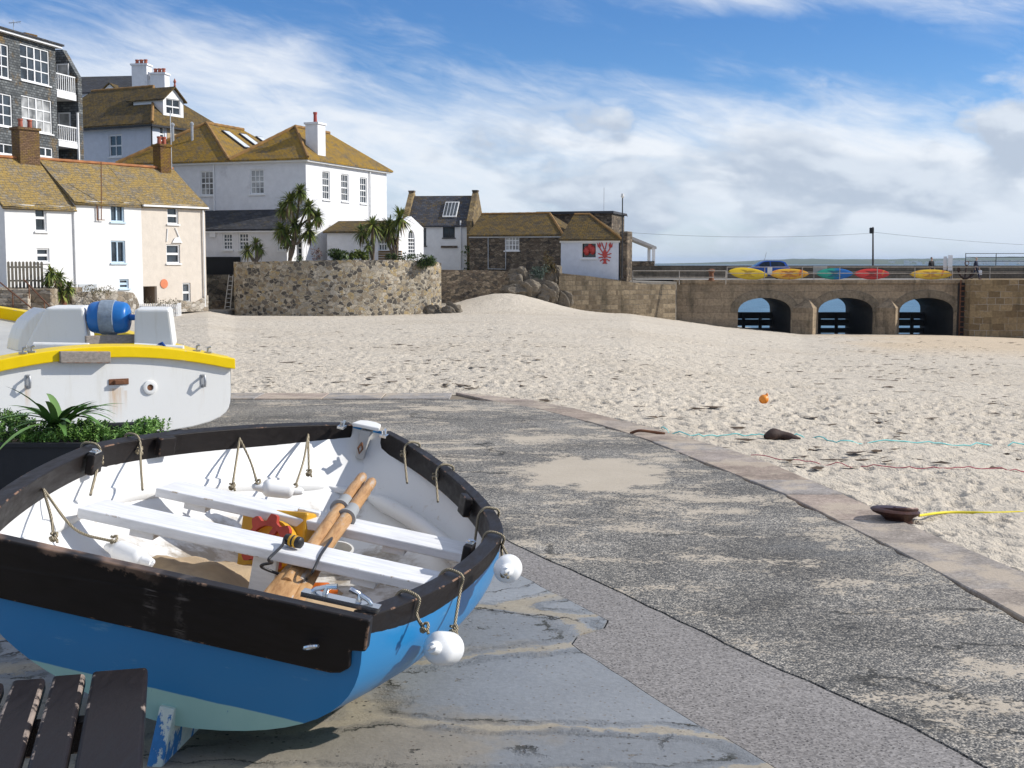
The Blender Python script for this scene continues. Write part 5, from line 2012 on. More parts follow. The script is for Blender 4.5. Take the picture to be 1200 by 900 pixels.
# balcony bay on the right, set back behind its railings
LB = 2.45
FE = Fac(FT.P(FT.L + LB, 0, -6.0), FT.P(FT.L + LB, 0, 0))       # end wall of the balconies, seen from the front
ze1, ze2 = FE.hit(70, 58)[1], FE.hit(90, 90)[1]
m = MB().prism([FE.P(0, gz), FE.P(FE.L + .1, gz), FE.P(FE.L + .1, ze2), FE.P(FE.L - 1.0, ze1), FE.P(0, ze1)], -FE.n * .5)
m.build('bay_wall', SLATEH, root)
m = MB().obox(FT.P(FT.L - .02, gz, -1.9), FT.u * (LB + .02), FT.n * .3, Vector((0, 0, ze1 - gz)))
m.build('bay_wall', SLATEH, root)
for (x0_, x1_, yt, yb, ys) in ((67, 88, 88, 108, 116), (69, 92, 148, 166, 173)):
    fb = FT.off(-.02)
    a, zb_b, c, zt_b = fb.rect(x0_, yt, x1_, yb)
    a = FT.L + .02
    c = a + 2.3
    zs_ = fb.hit((x0_ + x1_) / 2, ys)[1]
    m = MB().obox(fb.P(a, zs_, -1.45), fb.u * (c - a), fb.n * 1.5, Vector((0, 0, zb_b - zs_ - .03)))
    b_ = m.build('balcony', WHITE, root)
    m = MB()
    m.obox(fb.P(a, zt_b - .07, -.06), fb.u * (c - a), fb.n * .08, Vector((0, 0, .08)))
    m.obox(fb.P(a, zb_b, -.06), fb.u * (c - a), fb.n * .08, Vector((0, 0, .07)))
    n_ = 10
    for i in range(n_):
        m.obox(fb.P(a + (c - a - .06) * i / (n_ - 1), zb_b + .07, -.05), fb.u * .05, fb.n * .04, Vector((0, 0, zt_b - zb_b - .14)))
    m.obox(fb.P(c - .08, zb_b, -1.4), fb.u * .08, fb.n * 1.33, Vector((0, 0, .07))); m.obox(fb.P(c - .08, zt_b - .07, -1.4), fb.u * .08, fb.n * 1.33, Vector((0, 0, .08)))
    for i in range(8): m.obox(fb.P(c - .06, zb_b + .07, -1.3 + i * .16), fb.u * .04, fb.n * .05, Vector((0, 0, zt_b - zb_b - .14)))
    m.build('railing', WHITE, b_)
    m = MB().obox(FE.P(FE.L - 1.35, zb_b, .002), FE.u * .75, FE.n * .05, Vector((0, 0, 2.0)))
    m.build('balcony_door', GLASS_L, root)
    m = MB().obox(FE.P(FE.L - 1.43, zb_b, .003), FE.u * .075, FE.n * .09, Vector((0, 0, 2.1))).obox(FE.P(FE.L - .6, zb_b, .003), FE.u * .075, FE.n * .09, Vector((0, 0, 2.1))).obox(FE.P(FE.L - 1.35, zb_b + 2.005, .003), FE.u * .75, FE.n * .09, Vector((0, 0, .095)))
    m.build('door_frame', WHITE, root)
m = MB().obox(FT.P(FT.L + LB - .13, gz, -.02), FT.u * .12, FT.n * .12, Vector((0, 0, FT.hit(90, 132)[1] - gz)))
m.build('corner_post', WHITE, root)
p = FT.P(FT.hit(66, 60)[0] - .3, zt0 + .15, -2)
chimney(root, p, 1.0, .7, zt0 - .2, zt0 + .75, lichen_roof('mossy_brick', (.16, .09, .05), (.28, .17, .03), .6, .24, .09), 1.2, 0)
m = MB(); p2 = p - FT.u * 1.4
m.tube([p2, p2 + Vector((0, 0, 1.4))], .025, 6); m.tube([p2 + Vector((-.3, 0, 1.2)), p2 + Vector((.5, 0, 1.3))], .02, 6)
for i in range(4): m.tube([p2 + Vector((-.2 + .2 * i, -.25, 1.22)), p2 + Vector((-.2 + .2 * i, .25, 1.22))], .012, 5)
m.build('aerial', METAL, root)

# ================================================================== hip-roofed grey-white house with a dormer
FH = Fac.px(60, 103.5, 184, 98.5)
DEPH = 8.5
zeH = FH.hit(140, 146)[1]
root = empty('hip_roofed_house', FH.P(FH.L / 2, gz, -4), 'grey-white house with mossy hipped roof and white dormer, behind the villa', 'house')
holes = [FH.rect(127.5, 157.5, 143, 184)]
SH = FH.side(DEPH)
rh = [SH.rect(187, 148, 193, 166)]
m = MB()
body(m, FH, DEPH, gz, zeH, holes, rh)
m.build('wall', WWB, root)
m = MB().obox(SH.P(1.2, gz, .0), SH.u * (SH.L - 1.2), SH.n * .02, Vector((0, 0, zeH - gz - .02)))
for h, (f, c_, r_) in zip(holes + rh, ((FH, 2, 2), (SH, 1, 2))):
    window(f, root, h, c_, r_, WHITE, fw=.12)
MB().obox(SH.P(rh[0][2] + .25, gz, .002), SH.u * (SH.L - rh[0][2] - .25), SH.n * .03, Vector((0, 0, zeH - gz - .02))).build('end_cladding', OCHRE_END, root)
zrH = FH.off(-4.2).hit(150, 103.5)[1]
ov = .45
E_ = [FH.P(-ov, zeH - .05, ov), FH.P(FH.L + ov, zeH - .05, ov), FH.P(FH.L + ov, zeH - .05, -DEPH - ov), FH.P(-ov, zeH - .05, -DEPH - ov)]
r0, r1 = FH.P(1.0, zrH, -4.2), FH.P(FH.off(-4.2).hit(180, 108)[0], zrH, -4.2)
roof_part(root, [[E_[0], E_[1], r1, r0], [E_[1], E_[2], r1], [E_[2], E_[3], r0, r1], [E_[3], E_[0], r0]], ROOF_B)
ridge(root, [r0, r1, E_[1] + Vector((0, 0, .05))], RIDGE_Y, .13)
m = MB().obox(E_[0] - Vector((0, 0, .27)), FH.u * (FH.L + 2 * ov), FH.n * -.15, Vector((0, 0, .14))).obox(E_[1] - Vector((0, 0, .27)) - FH.n * .16, -FH.n * (DEPH + 2 * ov - .17), -FH.u * .15, Vector((0, 0, .14)))
m.build('gutter', BLACK, root)
m = MB(); pole(m, FH.P(FH.hit(179, 160)[0], zeH - .2, .1), FH.P(FH.hit(178, 160)[0], gz, .1), .06)
m.build('drain_pipe', BLACK, root)
# dormer facing right
uc_ = SH.off(-.5).hit(203, 120)[0]
SD = Fac(SH.P(uc_ - 1.15, 0, -.5), SH.P(uc_ + 1.15, 0, -.5))
zd0, zd1, zd2 = SD.hit(203, 141)[1], SD.hit(203, 116)[1], SD.hit(203, 103)[1]
dm = MB()
hd_ = [(.35, zd0 + .45, 1.95, zd1 - .02)]
wall_holes(dm, SD, 0, SD.L, zd0, zd1, hd_)
dm.poly([SD.P(0, zd1), SD.P(SD.L, zd1), SD.P(SD.L / 2, zd2)])
for uu in (0, SD.L): dm.quad(SD.P(uu, zd0), SD.P(uu, zd1), SD.P(uu, zd1, -3), SD.P(uu, zd0, -3))
dr_ = dm.build('dormer', WHITE, root)
window(SD, dr_.parent, hd_[0], 2, 2, WHITE, sill=False)
for (a_, b_) in ((-.15, SD.L / 2), (SD.L + .15, SD.L / 2)):
    pass
roof_part(root, [[SD.P(-.2, zd1 - .12, .25), SD.P(SD.L / 2, zd2 + .1, .25), SD.P(SD.L / 2, zd2 + .1, -3.6), SD.P(-.2, zd1 - .12, -3.6)],
                 [SD.P(SD.L + .2, zd1 - .12, .25), SD.P(SD.L / 2 + .002, zd2 + .1, .25), SD.P(SD.L / 2 + .002, zd2 + .1, -3.6), SD.P(SD.L + .2, zd1 - .12, -3.6)]], ROOF_B, 'dormer_roof', .1)
MB().lathe([(.1, 0), (.06, .2), (.12, .35), (.02, .6)], SD.P(SD.L / 2, zd2 + .1, .2), (0, 0, 1), 8).build('finial', TERRA, root)

# the dark slate house with big white stacks behind it
FX = Fac.px(70, 119, 156, 118)
root = empty('slate_roofed_house', FX.P(FX.L / 2, gz, -4), 'dark slate-roofed house with two large white chimney stacks, farthest back', 'house')
zx = FX.hit(120, 107)[1]
m = MB(); body(m, FX, 8, gz, zx, [])
m.build('wall', WWB, root)
zxr = FX.off(-4).hit(120, 89.5)[1]
roof_part(root, [[FX.P(-.3, zx - .1, .3), FX.P(FX.L + .3, zx - .1, .3), FX.P(FX.L + .3, zxr, -4), FX.P(-.3, zxr, -4)], [FX.P(-.3, zxr, -4.002), FX.P(FX.L + .3, zxr, -4.002), FX.P(FX.L + .3, zx - .1, -8.3), FX.P(-.3, zx - .1, -8.3)]], ROOF_DK)
fx2 = FX.off(1.0)
for x0_, x1_, yt in ((154.5, 172, 76.5), (176, 193, 87)):
    a, _, c, z_ = fx2.rect(x0_, yt, x1_, 110)
    o = MB().obox(fx2.P(a, gz, -1.1), fx2.u * (c - a), fx2.n * 1.1, Vector((0, 0, z_ - gz))).build('chimney', WWV, root)
    MB().obox(fx2.P(a - .1, z_, -1.2), fx2.u * (c - a + .2), fx2.n * 1.3, Vector((0, 0, .16))).build('cap', WWV, o)
    for k in range(3):
        MB().lathe([(.17, 0), (.14, .3), (.18, .32), (.18, .42)], fx2.P(a + .3 + k * (c - a - .6) / 2, z_ + .16, -.55), (0, 0, 1), 10).build('chimney_pot', TERRA, o, smooth=40)
a, z0_, c, z1_ = fx2.rect(171, 93, 178, 110)
MB().obox(fx2.P(a, gz, -.8), fx2.u * (c - a), fx2.n * .6, Vector((0, 0, z1_ - gz))).build('stack_wall', WWV, root)
# small gablet on the slate roof
q = fx2.hit(125, 104)
m = MB().prism([fx2.P(q[0] - .75, fx2.hit(125, 106)[1], -.6), fx2.P(q[0] + .75, fx2.hit(125, 106)[1], -.6), fx2.P(q[0], fx2.hit(125, 97.5)[1], -.6)], -fx2.n * 2.5)
m.build('gablet', WHITE, root)
qz0, qz1 = fx2.hit(125, 106)[1], fx2.hit(125, 97)[1]
roof_part(root, [[fx2.P(q[0] + .002, qz1 + .08, -.4), fx2.P(q[0] + 1.0, qz0 - .1, -.4), fx2.P(q[0] + 1.0, qz0 - .1, -3), fx2.P(q[0] + .002, qz1 + .08, -3)], [fx2.P(q[0], qz1 + .08, -.4), fx2.P(q[0] - 1.0, qz0 - .1, -.4), fx2.P(q[0] - 1.0, qz0 - .1, -3), fx2.P(q[0], qz1 + .08, -3)]], ROOF_B, 'gablet_roof', .08)

# ================================================================== the big white villa
FV = Fac.px(150, 91, 361, 86)
DEPV = 12.3
SV = FV.side(DEPV)
zg = -1.4
zeV = FV.hit(340, 186)[1]
root = empty('villa', FV.P(FV.L / 2, zg, -6), 'large white villa with twin mossy hipped roofs and a white chimney, above the stone wall', 'villa')
wf = [(234.5, 200.5, 250, 229), (293, 198.5, 309.5, 227.5)]
ws = [(378, 200.5, 386.5, 234), (400, 204, 408.5, 236), (422, 208, 430, 238.5), (385.5, 264.5, 393.5, 295), (405.5, 267, 413, 293)]
hf = [FV.rect(*w) for w in wf]; hs = [SV.rect(*w) for w in ws]
m = MB(); body(m, FV, DEPV, zg, zeV, hf, hs)
m.build('wall', WWV, root)
for h in hf: window(FV, root, h, 3, 4, WHITE, fw=.08, bar=.022, glass_=GLASS_L)
for h in hs: window(SV, root, h, 3, 4, WHITE, fw=.08, bar=.022)
# cornice
m = MB()
m.obox(FV.P(-.3, zeV - .22, -.02), FV.u * (FV.L + .6), FV.n * .30, Vector((0, 0, .2)))
m.obox(FV.P(FV.L - .02, zeV - .222, -.04), -FV.n * (DEPV + .3), FV.u * .30, Vector((0, 0, .2)))
m.build('cornice', WHITE, root)
uM = FV.hit(272, 186)[0]
zp = FV.off(-3.6).hit(335, 149)[1]
for (ua, ub, last) in ((0, uM, False), (uM, FV.L, True)):
    um = (ua + ub) / 2
    a, b = ua - (.35 if ua == 0 else 0), ub + (.38 if last else 0)
    inn_ = 3.7
    P0, P1 = FV.P(a, zeV, .38), FV.P(b, zeV, .38)
    P2, P3 = FV.P(b, zeV, -DEPV - .38), FV.P(a, zeV, -DEPV - .38)
    Q0, Q1 = FV.P(um, zp, -inn_), FV.P(um, zp, -DEPV + inn_)
    if not last: 
        dz = FV.off(-inn_).hit(237, 145)[1] - zp
        Q0.z += dz; Q1.z += dz
    rf = roof_part(root, [[P0, P1, Q0], [P1, P2, Q1, Q0], [P2, P3, Q1], [P3, P0, Q0, Q1]], ROOF_Y if last else ROOF_Y)
    ridge(root, [P0 + Vector((0, 0, .05)), Q0 + Vector((0, 0, .05)), Q1 + Vector((0, 0, .05))], RIDGE_Y, .12)
    ridge(root, [P1 + Vector((0, 0, .05)), Q0 + Vector((0, 0, .05))], RIDGE_Y, .12)
    if not last:
        # roof lights on the right-hand slope
        n = (P2 - P1).cross(Q0 - P1).normalized()
        n = n if n.z > 0 else -n
        e = (Q1 - Q0).normalized()
        sl = n.cross(e); sl = sl if sl.z > 0 else -sl
        for k, px_ in enumerate((268, 286, 298)):
            o_ = P1.lerp(Q0, .0)
            base_ = Q0 + e * (.7 + k * 2.3) - sl * 3.2
            sk = MB().obox(base_ + n * .03, e * .95, sl * 2.3, n * .09).build('roof_light', flat('dark_metal_frame', (.05, .05, .055), .5), root)
            MB().obox(base_ + n * .125 + e * .1 + sl * .1, e * .75, sl * 2.1, n * .012).build('pane', flat('sky_glass', (.62, .66, .70), .15), sk)
        for k in (0, 1):
            p = Q0 - FV.u * (1.6 - k * 1.6) + FV.n * 1.8; p.z = Q0.z - 2.0
            MB().lathe([(.1, 0), (.1, 1.7), (.14, 1.72), (.14, 1.85), (.02, 1.95)], p, (0, 0, 1), 8).build('flue', METAL, root, smooth=40)
# chimney on the right slope near the front corner
fc_ = SV.off(-.55)
a, _, c, zt_ = fc_.rect(360, 147, 376, 180)
a = max(a, .3)
p = fc_.P((a + c) / 2 + .2, 0)
chimney(root, (p.x, p.y), .95, 1.1, zeV - .3, fc_.hit(368, 146)[1], WWV, math.atan2(FV.u.y, FV.u.x), 1, flat('red_pot', (.33, .06, .045), .7), True, .75)
m = MB()
pole(m, FV.P(FV.hit(251, 200)[0], zeV - .25, .1), FV.P(FV.hit(251, 200)[0], FV.hit(251, 247)[1], .1), .06)
pole(m, SV.P(SV.hit(432.5, 220)[0], zeV - .25, .1), SV.P(SV.hit(432.5, 220)[0], 0, .1), .06)
for k in range(2): pass
m1 = MB(); pole(m1, FV.P(FV.hit(251, 200)[0], zeV - .25, .1), FV.P(FV.hit(251, 200)[0], FV.hit(251, 247)[1], .1), .06); m1.build('drain_pipe', WHITE, root)
m1 = MB(); pole(m1, SV.P(SV.hit(432.5, 220)[0], zeV - .25, .1), SV.P(SV.hit(432.5, 220)[0], 0, .1), .06); m1.build('drain_pipe', WHITE, root)
MB().obox(SV.P(SV.hit(399, 270)[0] - .13, SV.hit(399, 273)[1], 0), SV.u * .26, SV.n * .15, Vector((0, 0, .45))).build('wall_lamp', flat('brass', (.5, .35, .1), .4), root)
# single-storey annexe along the front with a slate lean-to roof
FA = Fac.px(243, 85.4, 359, 82.8)
FA = Fac(FV.P(FV.hit(243, 280)[0] - .9, 0, 2.6), FV.P(FV.L - .02, 0, 2.6))
zA = FA.hit(290, 267.5)[1]; zAt = FV.hit(290, 246)[1]
wa = [(261, 273.5, 272.5, 293, 3, 4), (279.5, 273, 291.5, 293, 3, 4), (326, 281, 337, 293.5, 3, 3), (347.5, 275, 354, 306, 1, 4)]
ha = [FA.rect(*w[:4]) for w in wa]
m = MB(); body(m, FA, 2.58, zg, zA, ha)
for uu in (0, FA.L):
    m.poly([FA.P(uu, zA), FA.P(uu, zA, -2.58), FA.P(uu, zAt - .1, -2.58)])
m.build('annexe_wall', WWV, root)
for h, w in zip(ha, wa): window(FA, root, h, w[4], w[5], WHITE, fw=.09, bar=.025, sill=w[0] < 340)
roof_part(root, [[FA.P(-.2, zA - .06, .25), FA.P(FA.L + .1, zA - .06, .25), FA.P(FA.L + .1, zAt, -2.56), FA.P(-.2, zAt, -2.56)]], ROOF_DK, 'annexe_roof')
MB().obox(FA.P(-.2, zA - .26, .0), FA.u * (FA.L + .3), FA.n * .24, Vector((0, 0, .09))).build('annexe_fascia', WHITE, root)
MB().obox(FA.P(FA.hit(250, 277)[0] - .2, FA.hit(250, 278)[1], 0), FA.u * .45, FA.n * .16, Vector((0, 0, .38))).build('alarm_box', WHITE, root)
# garden room with a white gable and an arched window, right of the villa
FG = Fac.px(408, 88.0, 468, 85.3)
SG_ = Fac(FG.B, FG.B + Vector((.3, .954, 0)) * 4.5)
FG = Fac(SG_.A - Vector((SG_.n.x, SG_.n.y, 0)).normalized() * 5.2, SG_.A)
zG = FG.hit(440, 270)[1]
groot = empty('garden_room', FG.P(FG.L / 2, zg, -2), 'low white garden room with arched window in its gable and mossy roof, right of the villa', 'building')
hw = [FG.rect(443, 278, 453.5, 294), FG.rect(432, 280, 438, 303)]
m = MB()
wall_holes(m, FG, 0, FG.L, zg, zG, hw)
L_ = SG_.L
zap = SG_.hit(478, 256)[1]
ar_ = SG_.rect(473, 269, 481.5, 301)
uc, hwid = L_ / 2, .62
zar0, zar1 = ar_[1], ar_[3]
wall_holes(m, SG_, 0, L_, zg, zar1 - hwid, [(uc - hwid, zar0, uc + hwid, zar1 - hwid)])
arc = [SG_.P(uc - hwid * math.cos(t), zar1 - hwid + hwid * math.sin(t)) for t in [math.pi * k / 12 for k in range(13)]]
zsp = zar1 - hwid
m.poly([SG_.P(0, zsp), SG_.P(0, zG + .1), SG_.P(uc, zap)] + [q for q in arc[:7]][::-1])
m.poly([SG_.P(uc, zap), SG_.P(L_, zG + .1), SG_.P(L_, zsp)] + [q for q in arc[6:]][::-1])
for a_, b_ in zip(arc[:-1], arc[1:]): m.quad(a_, b_, b_ - SG_.n * .16, a_ - SG_.n * .16)
m.quad(FG.P(0, zg), FG.P(0, zG), FG.P(0, zG, -L_), FG.P(0, zg, -L_)); m.quad(FG.P(0, zg, -L_), FG.P(FG.L, zg, -L_), FG.P(FG.L, zG, -L_), FG.P(0, zG, -L_))
m.build('wall', WWV, groot)
window(FG, groot, hw[0], 3, 2, WHITE, fw=.07, bar=.025)
window(FG, groot, hw[1], 1, 3, WHITE, fw=.07, bar=.025, sill=False, name='door')
m = MB()
q = lambda u, z, o=0: SG_.P(uc + u, z, -.12 + o)
for k in range(-1, 2): m.obox(q(k * .36 - .02, zar0), SG_.u * .04, SG_.n * .05, Vector((0, 0, zar1 - hwid * .35 - zar0)))
for k in range(6): m.obox(q(-hwid, zar0 + k * (zsp - zar0) / 5), SG_.u * 2 * hwid, SG_.n * .055, Vector((0, 0, .05)))
m.tube([p_ - SG_.n * .09 for p_ in arc], .05, 6)
aw = m.build('arched_window', WHITE, groot)
m = MB().poly([SG_.P(uc - hwid, zar0, -.14), SG_.P(uc + hwid, zar0, -.14)] + [p_ - SG_.n * .14 for p_ in arc[::-1]])
m.build('pane', GLASS, aw)
rp = [[FG.P(-.2, zG - .05, .25), FG.P(FG.L - .14, zG - .05, .25), FG.P(FG.L - .14, zap - .1, -L_ / 2), FG.P(-.2, zap - .1, -L_ / 2)], [FG.P(-.2, zG - .05, -L_ - .25), FG.P(FG.L - .14, zG - .05, -L_ - .25), FG.P(FG.L - .14, zap - .1, -L_ / 2 - .002), FG.P(-.2, zap - .1, -L_ / 2 - .002)]]
roof_part(groot, rp, ROOF_B)
m = MB()
for a_, b_ in (((0, zG + .1), (uc, zap)), ((uc, zap), (L_, zG + .1))):
    A_p, B_p = SG_.P(*a_), SG_.P(*b_)
    m.prism([A_p + Vector((0, 0, -.05)), B_p + Vector((0, 0, -.05)), B_p + Vector((0, 0, .16)), A_p + Vector((0, 0, .16))], -SG_.n * .3 + SG_.n * .0)
m.build('coping', WHITE, groot)

# ================================================================== white slate-roofed cottage beyond the garden room
FW_ = Fac.px(474, 105.0, 552, 104.2)
DW = 5.4
z0w, zw = -1.2, FW_.hit(515, 263)[1]
root = empty('white_cottage', FW_.P(FW_.L / 2, z0w, -3), 'white cottage with slate roof and stone gables, between garden room and stone store', 'house')
ww = [(489, 267, 499.5, 288, 1, 2), (519, 266, 533, 278.5, 2, 1)]
hw = [FW_.rect(*w[:4]) for w in ww]
SW = FW_.side(DW)
m = MB(); body(m, FW_, DW, z0w, zw, hw)
m.build('wall', WW, root)
window(FW_, root, hw[0], 1, 2, flat('dark_frame', (.05, .05, .05), .6), fw=.06)
window(FW_, root, hw[1], 2, 1, flat('dark_frame', (.05, .05, .05), .6), fw=.05)
zwr = FW_.off(-DW / 2).hit(512, 229.5)[1]
roof_part(root, [[FW_.P(.3, zw - .1, .2), FW_.P(FW_.L - .3, zw - .1, .2), FW_.P(FW_.L - .3, zwr, -DW / 2), FW_.P(.3, zwr, -DW / 2)], [FW_.P(.3, zw - .1, -DW - .2), FW_.P(FW_.L - .3, zw - .1, -DW - .2), FW_.P(FW_.L - .3, zwr, -DW / 2 - .002), FW_.P(.3, zwr, -DW / 2 - .002)]], ROOF_SL)
for k, u_0 in enumerate((-.12, FW_.L - .29)):
    m = MB().prism([FW_.P(u_0, z0w + .01, .03), FW_.P(u_0, zw + .25, .26), FW_.P(u_0, zwr + .3, -DW / 2 + .2), FW_.P(u_0, zwr + .3, -DW / 2 - .2), FW_.P(u_0, zw + .25, -DW - .26), FW_.P(u_0, z0w + .01, -DW - .03)], FW_.u * .42)
    m.build('gable', rubble('ochre_gable_stone', [(.24, .17, .08), (.30, .22, .11), (.2, .15, .09)], (.25, .19, .11), 2.6, .03, 1.5), root)
    MB().obox(FW_.P(u_0 - .03, zwr + .3, -DW / 2 - .3), FW_.u * .48, FW_.n * .6, Vector((0, 0, .14))).build('gable_stone', STONE_DK, root)
m = MB()
fr_ = FW_
e = FW_.u; sl = (FW_.P(0, zwr, -DW / 2) - FW_.P(0, zw - .1, .2)).normalized(); n = e.cross(sl); n = n if n.z > 0 else -n
b0_ = FW_.P(FW_.hit(517, 250)[0], zw - .1, .2) + sl * 1.0
o = MB().obox(b0_ + n * .03, e * 1.15, sl * 1.9, n * .1).build('roof_light', WHITE, root)
for k in range(4): MB().obox(b0_ + n * .131 + e * (.06 + k * .272) + sl * .1, e * .21, sl * 1.7, n * .012).build('pane', GLASS, o)
m = MB(); pole(m, FW_.P(FW_.hit(540, 280)[0], zw + .3, .12), FW_.P(FW_.hit(540, 280)[0], z0w + .3, .12), .06); m.build('drain_pipe', WHITE, root)
a, b, c, d = FW_.rect(517, 288, 536, 290.5)
MB().obox(FW_.P(a, b, .0), FW_.u * (c - a), FW_.n * .12, Vector((0, 0, d - b))).build('ledge', STONE_DK, root)
# climber on its right edge
m = MB(); rn = random.Random(4)
for i in range(160):
    p = FW_.P(FW_.hit(549, 300)[0] + rn.gauss(0, .22), rn.uniform(z0w + .6, FW_.hit(549, 291)[1] + .2), rn.uniform(.05, .25))
    leaf(m, p, Vector((rn.gauss(0, 1), -1, rn.gauss(0, 1))), .22, .07, .3, seg=2)
tag(m.build('climbing_plant', GREEN_BUSH, recalc=False, uv=False), 'thin green climber on the corner of the white slate-roofed cottage', 'plant')

# ================================================================== stone store with mossy roof
FS = Fac.px(550.5, 101.5, 659, 99)
zs0, zs1 = -1.3, FS.hit(610, 274)[1]
root = empty('stone_store', FS.P(FS.L / 2, zs0, -3), 'dark stone building with mossy brown roof and one white grid window', 'building')
hw = [FS.rect(591.5, 275.5, 608.5, 293.5)]
m = MB(); body(m, FS, 6, zs0, zs1, hw)
m.build('wall', STONE_DK, root)
window(FS, root, hw[0], 4, 3, WHITE, fw=.07, bar=.03, glass_=GLASS_L, sash=False)
zsr = FS.off(-3).hit(590, 250.5)[1]
r0, r1 = FS.P(-.1, zsr, -3), FS.P(FS.L - 2.0, zsr, -3)
E_ = [FS.P(-.1, zs1 - .08, .3), FS.P(FS.L + .1, zs1 - .08, .3), FS.P(FS.L + .1, zs1 - .08, -6.3), FS.P(-.1, zs1 - .08, -6.3)]
roof_part(root, [[E_[0], E_[1], r1, r0], [E_[1], E_[2], r1], [E_[2], E_[3], r0, r1]], ROOF_B)
ridge(root, [r0, r1, E_[1] + Vector((0, 0, .04))], RIDGE_Y, .11)
MB().obox(FS.P(0, zs1 - .3, .02), FS.u * FS.L, FS.n * .12, Vector((0, 0, .12))).build('gutter', METAL, root)
m = MB()
q = lambda x, y: FS.P(*FS.hit(x, y), .08)
m.tube([q(572.5, 315), q(572.5, 277), q(593, 275.5)], .045, 6); m.tube([q(572.5, 315), q(593, 315.5), q(593, 294)], .045, 6)
m.build('pipe_frame', METAL, root)

# flat-roofed building behind
FF = Fac.px(632, 109, 716, 107.4)
root = empty('flat_roofed_building', FF.P(FF.L / 2, -1, -3), 'low dark building with thin flat roof behind the fish shack', 'building')
zf = FF.hit(680, 250.5)[1]
m = MB(); body(m, FF, 6, -1, zf, [])
m.build('wall', STONE_DK, root)
MB().obox(FF.P(-.2, zf + .002, -6.2), FF.u * (FF.L + .4), FF.n * 6.5, Vector((0, 0, .2))).build('roof', flat('dark_felt', (.05, .05, .055), .8), root)
p = FF.P(FF.hit(705, 250)[0], zf + .2, -1)
m = MB().tube([p, p + Vector((0, 0, 2.0))], .02, 5); m.build('aerial', METAL, root)

# ================================================================== fish shack with lobster
FK = Fac.px(657, 98.3, 724, 97.3)
zk0, zk1 = -1.5, FK.hit(690, 279.5)[1]
root = empty('fish_shack', FK.P(FK.L / 2, zk0, -2), 'small white shack with mossy hipped roof and red lobster on its wall', 'shack')
hw = [FK.rect(681.5, 284.5, 699, 302.5)]
m = MB(); body(m, FK, 4.6, zk0, zk1, hw, (), .35)
m.build('wall', WWB, root)
a, b, c, d = hw[0]
o = MB()
for uu, zz, ll, hh in ((a, b, c - a, .06), (a, d - .06, c - a, .06)): o.obox(FK.P(uu, zz, -.1), FK.u * ll, FK.n * .06, Vector((0, 0, hh)))
for uu in (a, c - .06): o.obox(FK.P(uu, b + .06, -.1), FK.u * .06, FK.n * .06, Vector((0, 0, d - b - .12)))
wo = o.build('window', WHITE, root)
MB().obox(FK.P(a, b, -.35), FK.u * (c - a), FK.n * .03, Vector((0, 0, d - b))).build('pane', GLASS, wo)
MB().obox(FK.P(a - .1, b - .1, 0), FK.u * (c - a + .2), FK.n * .12, Vector((0, 0, .09))).build('sill', WHITE, wo)
REDP = flat('red_paint', (.44, .05, .04), .5, var=.25, scale=6)
for px_, py_, r_ in ((687, 294, .28), (694, 293, .27), (691, 289, .2)):
    u_, z_ = FK.hit(px_, py_)
    MB().lathe([(.02, -r_ * 1.3), (r_ * .6, -r_), (r_, 0), (r_ * .6, r_), (.02, r_ * 1.4)], FK.P(u_, z_, -.2 - .0), (0, 0, 1), 12).build('window_display', REDP, root, smooth=60)
zkr = FK.off(-2.3).hit(676, 251)[1]
E_ = [FK.P(-.1, zk1 - .05, .25), FK.P(FK.L + .25, zk1 - .05, .25), FK.P(FK.L + .25, zk1 - .05, -4.85), FK.P(-.1, zk1 - .05, -4.85)]
r0, r1 = FK.P(.6, zkr, -2.3), FK.P(FK.L - 2.6, zkr, -2.3)
roof_part(root, [[E_[0], E_[1], r1, r0], [E_[1], E_[2], r1], [E_[2], E_[3], r0, r1], [E_[3], E_[0], r0]], ROOF_B)
ridge(root, [r0, r1, E_[1] + Vector((0, 0, .04))], RIDGE_Y, .10)
MB().obox(FK.P(-.08, zk1 - .3, .002), FK.u * (FK.L + .2), FK.n * .13, Vector((0, 0, .2))).build('fascia', WHITE, root)
MB().prism([FK.P(0, zk0 + .01, .0), FK.P(FK.L, zk0 + .01, 0), FK.P(FK.L, FK.hit(724, 328)[1], 0), FK.P(0, FK.hit(657, 320)[1], 0)], FK.n * .06).build('plinth', STONE_DK, root)
# lobster emblem: body, tail, claws, legs
m = MB()
q = lambda x, y: FK.P(*FK.hit(x, y), .012)
def blob(pts): m.prism([q(*p_) for p_ in pts], FK.n * .05)
blob([(706, 296), (709, 291.5), (711.5, 296), (711.3, 301), (708.8, 303), (706.5, 301)])
blob([(706.6, 303.2), (711, 303.2), (710.2, 307), (712, 309), (706, 309), (707.4, 307)])
blob([(700.5, 289), (699.8, 284.5), (702, 287), (702.6, 283.5), (704.6, 287.5), (703.2, 291.5)])
blob([(714.5, 291), (713.2, 287), (715.5, 283.8), (716, 287), (718, 285), (717.6, 289.5)])
for a_, b_ in (((703, 291), (707, 297)), ((715, 291), (711, 297)), ((701, 297), (706.5, 299)), ((701.5, 302), (706.8, 301.5)), ((703, 306), (707, 303.5)), ((716.5, 297), (711, 299)), ((716, 302), (711, 301)), ((714.5, 306), (710.6, 303.5)), ((708, 292), (705, 284)), ((709.5, 292), (711, 283.5))):
    m.tube([q(*a_), q(*b_)], .045, 5)
m.build('lobster_emblem', REDP, root)
